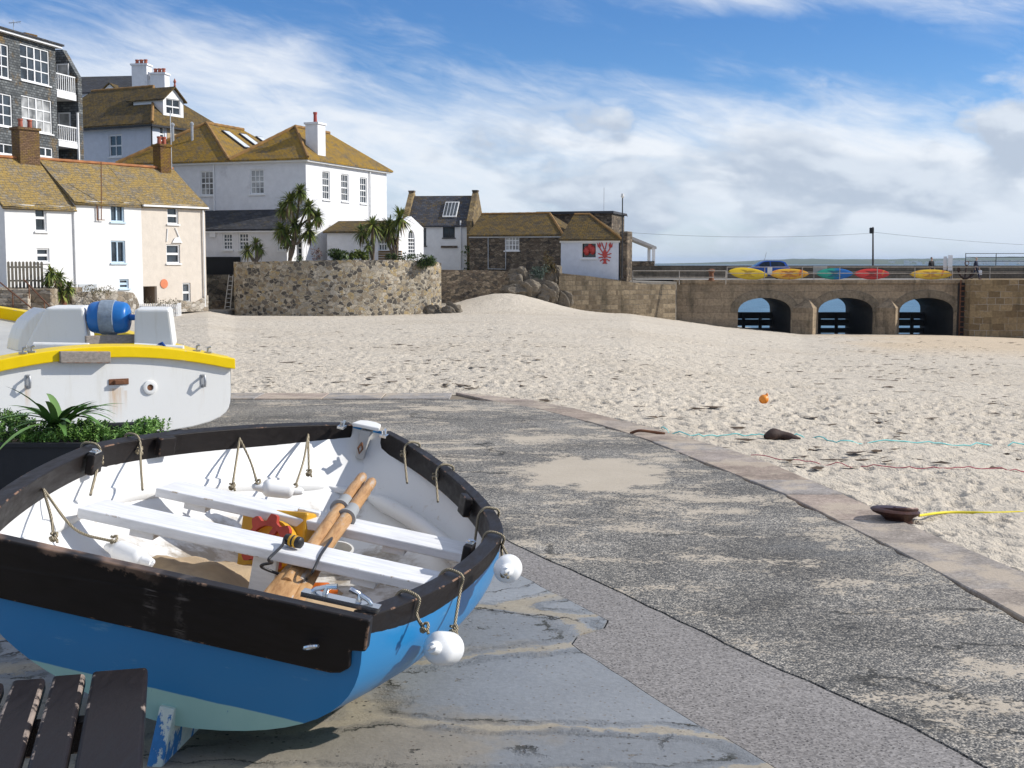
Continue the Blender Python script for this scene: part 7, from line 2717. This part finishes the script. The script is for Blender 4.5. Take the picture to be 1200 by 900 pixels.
HAIR_D = flat('dark_hair', (.04, .03, .025), .8)
HAIR_G = flat('grey_hair', (.30, .27, .25), .8)
person(1089.5, 102.5, zD + .024, R(25), 'person in black jacket standing on the pier behind the yellow kayak at the right end', (.015, .015, .018), (.03, .03, .04), HAIR_D, .1)
person(1141.5, 101.6, zD + .024, R(55), 'person in navy coat walking on the pier with a white carrier bag', (.012, .018, .045), (.025, .03, .06), HAIR_G, .55, ((.35, .0), (-.3, 0)), bag='white carrier bag held by the walking person in the navy coat')

# ------------------------------------------------------------------ boulders below the store
def m_bould():
    g = G('boulder_stone', .9, .2)
    v = g.co()
    c = g.mix(g.noise(v, 1.1, 6, .7), (.12, .10, .075), (.32, .275, .215))
    c = g.mix(g.ma('MULTIPLY', g.step(g.noise(v, 2.5, 8, .75), .54, .66), .8), c, (.075, .062, .045))
    c = g.mix(g.ma('MULTIPLY', g.step(g.noise(v, 3.5, 6, .7), .62, .68), .7), c, (.5, .46, .38))
    return g.put(col=c, normal=g.bump(g.noise(v, 2.2, 9, .75), 1.0, .25))


BOULD = m_bould()


from mathutils import noise as nz


def boulder(px0, px1, py0, py1, d, label, seed, group='boulders below the stone store'):
    a, b = at_y(px0, py1, d), at_y(px1, py0, d)
    c = (a + b) / 2
    rx, rz = (b.x - a.x) / 2, (b.z - a.z) / 2 + .25
    bm = bmesh.new()
    bmesh.ops.create_icosphere(bm, subdivisions=5, radius=1)
    rs = np.random.RandomState(seed)
    dirs = [Vector(rs.normal(size=3)).normalized() for _ in range(9)]
    for v in bm.verts:
        p = v.co.copy()
        k = 1.0
        for q in dirs:
            dd_ = p.dot(q)
            if dd_ > .66: k = min(k, .66 / dd_ + .02)
        n = sum(math.sin(p.x * (3 + j) * 1.7 + p.y * (2 + j) * 2.3 + p.z * 4.1 + seed + j) for j in range(4)) * .05
        n += .19 * (nz.fractal(p * 1.6 + Vector((seed, 0, 0)), .9, 2.2, 5) )
        p = p * (k + n)
        v.co = Vector((p.x * rx * 1.12, p.y * max(rx, rz) * .8, p.z * rz * 1.12))
    me = bpy.data.meshes.new('boulder'); bm.to_mesh(me); bm.free()
    for pl_ in me.polygons: pl_.use_smooth = True
    me.set_sharp_from_angle(angle=R(35))
    me.materials.append(BOULD)
    o = bpy.data.objects.new('boulder', me); COL.objects.link(o)
    o.location = (c.x, d + .3, c.z - .2)
    tag(o, label, 'boulder', group)


boulder(597, 622, 314, 338, 93.6, 'tall pale boulder below the stone store, left of the bushes', 1)
boulder(592, 632, 328, 345, 92.6, 'broad low boulder on the crest of the sand mound', 2)
boulder(625, 657, 333, 351, 92.8, 'flat brown boulder right of the mound crest', 3)
boulder(650, 671, 340, 356, 93.2, 'small dark boulder at the foot of the harbour wall', 5)
boulder(639, 660, 310, 330, 95.2, 'squarish boulder against the left edge of the fish shack', 7)
for px0, px1, py0, py1, d, lab, sd_ in ((496, 520, 358, 367, 80.3, 'dark flat rock at the foot of the garden wall end', 9), (519, 543, 357.5, 367.5, 80, 'small brown rock on the sand just right of the garden wall', 12)):
    boulder(px0, px1, py0, py1, d, lab, sd_, 'rocks at the foot of the garden wall')


# ------------------------------------------------------------------ plants of the town
def bush(name, px, py, d, rx, rz, n, ls, mat, label, cat='bush', ry=None, seed=0, flat_=.0):
    c = at_y(px, py, d)
    rn = random.Random(seed)
    m = MB()
    lumps = [(c + Vector((rn.uniform(-.65, .65) * rx, rn.uniform(-.6, .6) * (ry or rx), rn.uniform(-.45, .5) * rz)), rn.uniform(.35, .6)) for _ in range(9)]
    for i in range(n):
        l, s = rn.choice(lumps)
        v = Vector((rn.gauss(0, 1), rn.gauss(0, 1), rn.gauss(0, 1))).normalized()
        rr = rn.random() ** .33
        p = l + Vector((v.x * rx * s, v.y * (ry or rx) * s, v.z * rz * s)) * rr
        dv = (v + Vector((rn.gauss(0, .6), rn.gauss(0, .6), rn.gauss(.2, .6))))
        leaf(m, p, dv, ls * rn.uniform(.7, 1.4), ls * .28, .25, seg=2)
    o = m.build(name, mat, recalc=False, uv=False)
    return tag(o, label, cat)


def cordyline(base, heads, label, d, trunk_r=.14, leaves=95, ll=.85, seed=0, fork=None, group=None):
    """cabbage palm: base pixel, list of head pixels"""
    rn = random.Random(seed)
    B = at_y(base[0], base[1], d); B.z -= .1
    o = empty('cabbage_palm', B, label, 'palm', group)
    mt = MB(); ml = MB(); md = MB()
    for i, (hx_, hy_, sc, *vi) in enumerate(heads):
        dd_ = d + rn.uniform(-.5, .5)
        Hh = at_y(hx_, hy_, dd_)
        if vi:
            f = at_y(vi[0], vi[1], d + rn.uniform(-.15, .15))
        else:
            f = B.lerp(Hh, .5) + Vector((rn.uniform(-.15, .15), 0, 0))
        pts = curve([B, f, Hh], 7)
        if fork:
            k_ = at_y(fork[0] + (1.5 if i % 2 else -1.5), fork[1], d)
            pts = curve([B + (k_ - B) * .0, k_, f, Hh], 6)
        n = len(pts)
        mt.tube(pts, [trunk_r * (1 - .5 * k / (n - 1)) * (1.0 + .06 * math.sin(k * 2.2)) for k in range(n)], 9)
        for k in range(int(leaves * (.8 + .4 * sc))):
            a = rn.uniform(0, 2 * math.pi); e = rn.uniform(-.7, 1.0) if k % 6 else rn.uniform(-1.3, -.5)
            dr = Vector((math.cos(a) * math.cos(e * 1.2), math.sin(a) * math.cos(e * 1.2), math.sin(e * 1.4)))
            tgt = md if (k % 6 == 0 and rn.random() < .6) else ml
            leaf(tgt, Hh + dr * .08 - Vector((0, 0, rn.uniform(0, .25 * sc))), dr, ll * sc * rn.uniform(.75, 1.1), .044 * (.7 + .5 * sc), rn.uniform(.15, .45), seg=4)
    mt.build('trunk', BARK, o, smooth=60, recalc=True)
    c_ = ml.build('crown', GREEN_CORD, o, recalc=False, uv=False)
    if md.v: md.build('dry_leaves', GREEN_DEAD, o, recalc=False, uv=False)
    return o


cordyline((339, 306), [(340, 233, 1.1, 345, 268), (362, 241, .95, 352, 262), (352, 222, .8, 348, 255), (331, 243, .8, 343, 266), (345, 262, .9, 346, 275), (336, 273, 1.0, 338, 285), (329, 267, .85, 337, 284), (362, 268, 1.0, 350, 284), (372, 252, .8, 354, 263)],
          'tallest cabbage palm, many-headed, in front of the villa corner', 81.5, .11, 150, .80, 1, (343, 288))
cordyline((299, 306), [(300, 284, .75), (290, 292, .7), (305, 290, .6)], 'small dusky cabbage palm in front of the annexe windows', 81.2, .12, 80, .8, 2)
cordyline((437, 304), [(437, 262, .95, 438, 285), (424, 270, .75, 432, 288)], 'thin-stemmed cabbage palm, left one of the two right of the villa corner', 81.0, .09, 110, .95, 3)
cordyline((464, 304), [(469, 253, 1.0, 466, 280), (456, 263, .95, 460, 285), (448, 266, .7, 456, 288), (460, 276, .7, 462, 290)], 'broad cabbage palm with several stems in front of the garden room', 81.6, .11, 110, .95, 4)
cordyline((432, 305), [(431, 286, .5)], 'dwarf cabbage palm low down beside the wooden crate', 80.6, .07, 60, .8, 9)
bush('shrub', 399, 299, 79.6, .75, .42, 900, .17, GREEN_BUSH, 'dark green shrub on the garden wall top at the villa corner', seed=1)
bush('shrub', 419, 299, 80.0, .75, .38, 800, .17, foliage('yellow_green_leaves', (.07, .11, .02), (.13, .17, .03), (.2, .22, .06)), 'yellow-green shrub on the wall top between villa corner and cabbage palms', seed=2)
bush('shrub', 371, 299, 79.2, .45, .55, 160, .12, foliage('red_twigs', (.14, .07, .05), (.2, .1, .07), (.12, .12, .05)), 'thin reddish twiggy shrub on the wall below the villa corner', seed=3)
bush('shrub', 500, 307, 81.0, .62, .55, 1300, .13, GREEN_BUSH, 'round green shrub spilling over the right end of the garden wall', seed=4)
bush('shrub', 478, 302, 81.0, .7, .28, 500, .12, GREEN_BUSH, 'low green shrub on the wall top below the arched window', seed=5)
bush('shrub', 459, 301, 80.6, .4, .25, 300, .12, GREEN_BUSH, 'small green shrub at the foot of the broad cabbage palm', seed=6)
bush('shrub', 632, 318, 94.0, .75, .62, 900, .12, foliage('grey_green_leaves', (.05, .08, .06), (.08, .12, .09), (.12, .16, .12)), 'blue-green bush among the boulders below the stone store', seed=7)
bush('shrub', 645, 309, 95.0, .55, 1.1, 500, .14, foliage('rusty_leaves', (.10, .07, .02), (.16, .10, .03), (.09, .10, .03)), 'tall rusty-brown bush left of the fish shack', seed=8)
bush('shrub', 120, 340, 63.6, 1.0, .32, 420, .09, foliage('straw_leaves', (.09, .09, .04), (.14, .12, .06), (.2, .16, .09)), 'straggly brown bush on the limewashed wall before the middle cottage', seed=9)
bush('shrub', 190, 356, 68.5, .9, .4, 350, .09, foliage('straw_leaves', (.09, .09, .04), (.14, .12, .06), (.2, .16, .09)), 'dry grassy bush at the foot of the cream cottage behind the white picket fence', seed=10)
bush('shrub', 352, 303, 79.6, .4, .2, 160, .1, GREEN_BUSH, 'small green tuft on the wall at the foot of the tallest cabbage palm', seed=11)
# crate-like planter by the palms
a, b = at_y(441, 304.5, 81), at_y(468, 293, 81)
o = empty('wooden_crate', ((a.x + b.x) / 2, 81, tz), 'brown slatted timber planter among the cabbage palms by the garden room', 'planter')
for k in range(4):
    zz_ = a.z + (b.z - a.z) * k / 4
    MB().obox((a.x, 82.2, zz_), (b.x - a.x, 0, 0), (0, .9, 0), (0, 0, (b.z - a.z) / 4 - .03)).build('board', flat('brown_boards', (.26, .17, .08), .8, var=.3), o)

# ------------------------------------------------------------------ alley by the villa wall
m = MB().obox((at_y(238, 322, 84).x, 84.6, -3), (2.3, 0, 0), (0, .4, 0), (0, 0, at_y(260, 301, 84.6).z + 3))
tag(m.build('void_shade_panel', DARKH), 'black panel painted as the dark void at the head of the alley beside the cream cottage', 'void_shade_panel')  # flat panel; the shade of the void is put into its black
m = MB().obox((at_y(236, 322, 83).x, 83.5, -3), (2.5, 0, 0), (0, .8, 0), (0, 0, at_y(258, 322, 83.5).z + 3))
tag(m.build('alley_wall', rubble('alley_stone', [(.10, .09, .07), (.16, .14, .11), (.06, .055, .045), (.2, .18, .14)], (.14, .125, .1), 2.2, .04, 1.4)), 'dark stone wall closing the alley between cream cottage and garden wall', 'wall')
st = empty('alley_steps', at_y(252, 358, 82), 'worn stone steps in the dark alley beside the cream cottage', 'steps')
for k in range(4):
    xs0 = at_y(246, 345, 82).x
    MB().obox((xs0, 81.2 + k * .45, -2.2), (1.0, 0, 0), (0, .44, 0), (0, 0, .75 + k * .22)).build('step', STONE_DK, st)
ld = empty('leaning_ladder', at_y(266, 358, 80.9), 'grey ladder leaning in the alley against the pale stone wall', 'ladder')
a0, a1, b0_, b1 = at_y(263.5, 362, 80.9), at_y(268.5, 322, 81.2), at_y(270, 362, 80.9), at_y(273.3, 322, 81.2)
for p, q in ((a0, a1), (b0_, b1)): MB().tube([p, q], .04, 6).build('rail', METAL, ld)
for k in range(8):
    t = (k + .5) / 8
    MB().tube([a0.lerp(a1, t), b0_.lerp(b1, t)], .025, 6).build('rung', METAL, ld)

# ------------------------------------------------------------------ left foreground of the cottages: steps, fences, pot
PALE = rubble('pale_step_stone', [(.38, .32, .24), (.30, .24, .17), (.44, .38, .30), (.24, .19, .13)], (.36, .31, .24), 1.8, .03, 2.0)
zpl = at_y(30, 338.5, 61).z
m = MB().obox((-34, 61, -3), (34 + at_y(60, 340, 61).x, 0, 0), (0, 4.5, 0), (0, 0, zpl + 3))
tag(m.build('platform', PALE, bevel=.05, seg=1), 'pale stone platform carrying the grey picket fence, left of the white cottage', 'wall')
st = empty('stone_steps', at_y(15, 370, 59), 'worn pale stone steps going down to the sand from the platform at far left', 'steps')
ns = 7
for k in range(ns):
    xL, xR = at_y(-6, 355, 60).x, at_y(27, 355, 60).x
    zt = zpl - (k + 1) * (zpl + 1.25) / (ns + .3)
    MB().obox((xL + .02 * k, 61 - (k + 1) * .34, -3), (xR - xL + .10 * k, 0, 0), (0, .338, 0), (0, 0, zt + 3)).build('step', PALE, st, bevel=.02, seg=1)
for (a, b, posts, lab) in (((0, 331, 60.8), (43, 366, 58.4), (15,), 'left rusty handrail beside the stone steps'), ((28, 328, 61), (60, 361, 58.8), (34, 52), 'right rusty handrail beside the stone steps')):
    A_p, B_p = at_y(*a), at_y(*b)
    hr = empty('handrail', Vector((B_p.x, B_p.y, -1.2)), lab, 'handrail')
    MB().tube([A_p, B_p], .035, 6).build('rail', RUST, hr)
    for pp in posts:
        t = (pp - a[0]) / (b[0] - a[0])
        p = A_p.lerp(B_p, t)
        MB().tube([p, Vector((p.x, p.y, -1.1))], .03, 6).build('post', RUST, hr)


def pickets(name, A, B, z0, h, step, w, mat, label, point=.06, rails=(.25, .75)):
    A, B = Vector(A), Vector(B)
    o = empty(name, (A + B) / 2, label, 'fence')
    o_ = ROOT[o]; o.location.z = z0; ROOT[o] = Vector((o_.x, o_.y, z0))
    u = (B - A); u.z = 0; L = u.length; u.normalize(); n = Vector((u.y, -u.x, 0))
    for r in rails:
        m = MB().obox(Vector((A.x, A.y, z0 + h * r)) - n * .05, u * L, n * .04, Vector((0, 0, .08))); m.build('rail', mat, o)
    k = int(L / step)
    for i in range(k + 1):
        p = Vector((A.x, A.y, z0)) + u * (i * (L - w) / k)
        m = MB().prism([p, p + u * w, p + u * w + Vector((0, 0, h - point)), p + u * w / 2 + Vector((0, 0, h)), p + Vector((0, 0, h - point))], n * .025)
        m.build('picket', mat, o)
    return o


GREYP = flat('grey_picket_wood', (.17, .15, .115), .9, var=.3)
pa_, pb_ = at_y(9, 331, 62), at_y(51, 331, 62.6)
pickets('picket_fence', (pa_.x, 62, 0), (pb_.x, 62.6, 0), zpl, at_y(30, 306, 62.3).z - zpl, .165, .12, GREYP, 'weathered grey picket fence on the platform by the white cottage')
zw_ = float(beach_z((185 - 600) / F * 69, 69, False))
pa_, pb_ = at_y(161, 365, 69.5), at_y(207, 365, 67.3)
pickets('picket_fence', (pa_.x, 69.5, 0), (pb_.x, 67.3, 0), zw_ - .15, .92, .17, .085, WHITE, 'white picket fence on the sand before the cream cottage')
pc_ = at_y(212, 365, 69)
pickets('picket_fence', (pb_.x + .02, 67.32, 0), (pc_.x, 69, 0), zw_ - .15, .95, .17, .085, WHITE, 'short white picket return at the right end of the fence before the cream cottage')
wall_path('limewashed_wall', [(58, 62.2, 357, -3), (84, 63, 356, -3), (85, 63.05, 344, -3), (100, 63.6, 342.5, -3), (120, 64.4, 341, -3), (145, 65.6, 341.5, -3), (156, 66.2, 343, -3), (160, 66.5, 348, -3), (163, 66.7, 356, -3)], .45, STONE_WW, 'low patchy limewashed wall before the middle cottage')
# potted palm
pb_ = at_y(73.5, 359, 62.5)
pt = empty('plant_pot', (pb_.x, 62.5, pb_.z), 'rust-coloured pot on the low wall below the grey picket fence', 'plant pot')
MB().lathe([(.16, 0), (.2, .02), (.21, .40), (.19, .42), (.17, .36)], (pb_.x, 62.5, pb_.z), (0, 0, 1), 14).build('pot', RUST, pt, smooth=40)
cordyline((73, 350), [(60, 318, .8, 66, 336), (70, 323, .85, 70, 338), (80, 334, .75, 76, 342), (72, 340, .8), (56, 326, .6, 66, 338)], 'bushy potted cabbage palm beside the grey picket fence', 62.5, .045, 85, .62, 8)

# ------------------------------------------------------------------ things on the beach
def on_beach(px, py):
    """where the line of sight meets the sand"""
    r = ray(px, py)
    lo = None
    for i in range(1500):
        d = 5 + i * .07
        P = EYE + r * (d / r.y)
        if P.z <= float(beach_z(P.x, P.y, False)): return P
    return P


p = on_beach(895, 472)
b = empty('buoy', p, 'round orange buoy lying on the beach', 'buoy')
rr = 5.6 / F * p.y
bm_ = MB().lathe([(rr * math.sin(t) + .001, -rr * math.cos(t)) for t in [math.pi * k / 16 for k in range(17)]], p + Vector((0, 0, rr * .75)), (.5, 0, 1), 24)
bm_.build('float', flat('orange_buoy', (.80, .27, .03), .4), b, smooth=60)
bm_ = MB().tube([p + Vector((rr * .4, 0, rr * 1.55)), p + Vector((rr * .65, 0, rr * 1.95)), p + Vector((rr * .8, 0, rr * 1.5))], .014, 6)
bm_.build('eye', flat('orange_buoy', (.80, .27, .03), .4), b)
p = on_beach(915, 514)
m = MB()
rows = []
for i in range(13):
    t = i / 12
    r_ = .055 * math.sin(math.pi * min(1, .15 + t * .8)) * (1 + .25 * math.sin(t * 9))
    c_ = p + Vector((-.16 + .34 * t, -.03 + .06 * math.sin(t * 3), .02 + .02 * math.sin(t * 5)))
    rows.append([c_ + Vector((0, math.cos(q) * r_ * 1.3, math.sin(q) * r_)) for q in [k * math.pi / 6 for k in range(13)]])
m.grid(rows)
tag(m.build('driftwood', flat('dark_driftwood', (.045, .026, .02), .8, var=.4, scale=14, bump=.8), smooth='all'), 'dark lump of driftwood on the sand beside the cyan rope', 'driftwood')
p = at_z(1054, 613, .0)
p.z = float(beach_z(p.x, p.y, False)) - .02
bo = empty('mooring_bollard', p, 'rusty iron mooring bollard with broad flared head on the sand beside the kerb', 'bollard')
m = MB()
rows = []
sc_ = p.y / F
for z, rx, ry in ((-.05, .09, .085), (.03, .085, .08), (.06, .10, .09), (.085, .145, .12), (.105, .155, .13), (.118, .14, .115), (.124, .10, .08), (.127, .01, .01)):
    z *= .8
    rows.append([p + Vector((math.cos(q) * rx - z * .35, math.sin(q) * ry, z + math.cos(q) * rx * -.06)) for q in [k * math.pi / 14 for k in range(29)]])
m.grid(rows)
g_rust = G('wet_rusty_iron', .45, .4, .3)
v = g_rust.co()
g_rust.put(col=g_rust.mix(g_rust.noise(v, 18, 6, .7), (.018, .010, .012), (.10, .038, .022)), normal=g_rust.bump(g_rust.noise(v, 30, 5), .6, .006))
m.build('bollard_body', g_rust.m, bo, smooth=50)
m = MB().tube(curve([p + Vector((-.13, -.02, .094)), p + Vector((-.06, -.07, .101)), p + Vector((.03, -.075, .103)), p + Vector((.10, -.03, .095))], 5), .012, 6)
m.build('horn', g_rust.m, bo, smooth=60)


def ground_rope(pix, r, mat, label, lift=.012):
    pts = [on_beach(*q) for q in pix]
    P = curve(pts, 10)
    P = [Vector((q.x, q.y, float(beach_z(q.x, q.y, True)) + lift + .01 * math.sin(i * .9))) for i, q in enumerate(P)]
    tag(MB().tube(P, r, 6).build('rope', mat, smooth=60), label, 'rope')


ground_rope([(775, 503), (800, 511), (850, 512), (890, 511), (950, 514), (985, 519), (1060, 521), (1130, 523), (1200, 524), (1260, 527)], .006, flat('cyan_rope', (.22, .62, .60), .8), 'thin pale cyan rope lying across the sand past the driftwood')
ground_rope([(880, 537), (950, 543), (1010, 547), (1080, 549), (1150, 551), (1230, 554)], .0042, flat('red_rope', (.40, .10, .12), .8), 'thin faded red rope on the sand between cyan and yellow ropes')
P = curve([p + Vector((.12, 0, .05)), on_beach(1110, 604) + Vector((0, 0, .02)), on_beach(1160, 604.5) + Vector((0, 0, .02)), on_beach(1215, 604) + Vector((0, 0, .02)), on_beach(1270, 606)], 10)
tag(MB().tube(P, .0085, 6).build('rope', flat('yellow_rope', (.72, .60, .03), .7), smooth=60), 'yellow rope running right from the rusty mooring bollard', 'rope')
q = at_z(759, 508, .03)
tag(MB().tube(curve([q + Vector((-.16, .02, .0)), q + Vector((-.08, -.02, .03)), q + Vector((.05, -.01, .015)), q + Vector((.16, -.03, .0))]), .014, 6).build('iron_bar', RUST, smooth=60), 'bent rusty iron bar on the granite kerb', 'iron bar')
# scattered weed along the old tide lines
m = MB(); rn = random.Random(21)
for i in range(620):
    k = rn.random()
    if k < .35: px, py = rn.gauss(1080, 90), 392 + abs(rn.gauss(0, 1)) * 30
    elif k < .6: px, py = rn.uniform(290, 640), rn.uniform(385, 455)
    else: px, py = rn.uniform(400, 1250), rn.uniform(380, 560)
    if px > 1300: continue
    yy = 14 + (460 - py) * .0
    c_ = on_beach(px, py)
    if c_.y > 92 or c_.y < 7: continue
    c_.z = float(beach_z(c_.x, c_.y, True)) + .008
    s = rn.uniform(.02, .055) * (1 + c_.y / 50) * (1.5 if rn.random() < .12 else 1)
    n = rn.randint(4, 6)
    m.poly([c_ + Vector((math.cos(t) * s * rn.uniform(.6, 2.2), math.sin(t) * s * rn.uniform(.4, 1), rn.uniform(.0, .02))) for t in [j * 2 * math.pi / n for j in range(n)]])
tag(m.build('seaweed', flat('dry_seaweed', (.07, .045, .025), .95, var=.5, scale=2), recalc=False, uv=False), 'dark scraps of dry seaweed strewn over the beach', 'seaweed', kind='stuff')
for im in ():
    pass
# ------------------------------------------------------------------ the air between here and the far coast
hz = bpy.data.materials.new('sea_air')
hz.use_nodes = True
nt_ = hz.node_tree
nt_.nodes.remove(nt_.nodes['Principled BSDF'])
pv = nt_.nodes.new('ShaderNodeVolumePrincipled')
pv.inputs['Color'].default_value = (.62, .78, 1.0, 1)
pv.inputs['Density'].default_value = .00007
nt_.links.new(pv.outputs[0], nt_.nodes['Material Output'].inputs['Volume'])
hb_ = MB().obox((-15000, -1500, SEA_Z - 1), (30000, 0, 0), (0, 17000, 0), (0, 0, 60))
tag(hb_.build('haze', hz, uv=False), 'thin sea haze in the air over the bay', 'haze', kind='stuff')
SC.cycles.volume_bounces = 0
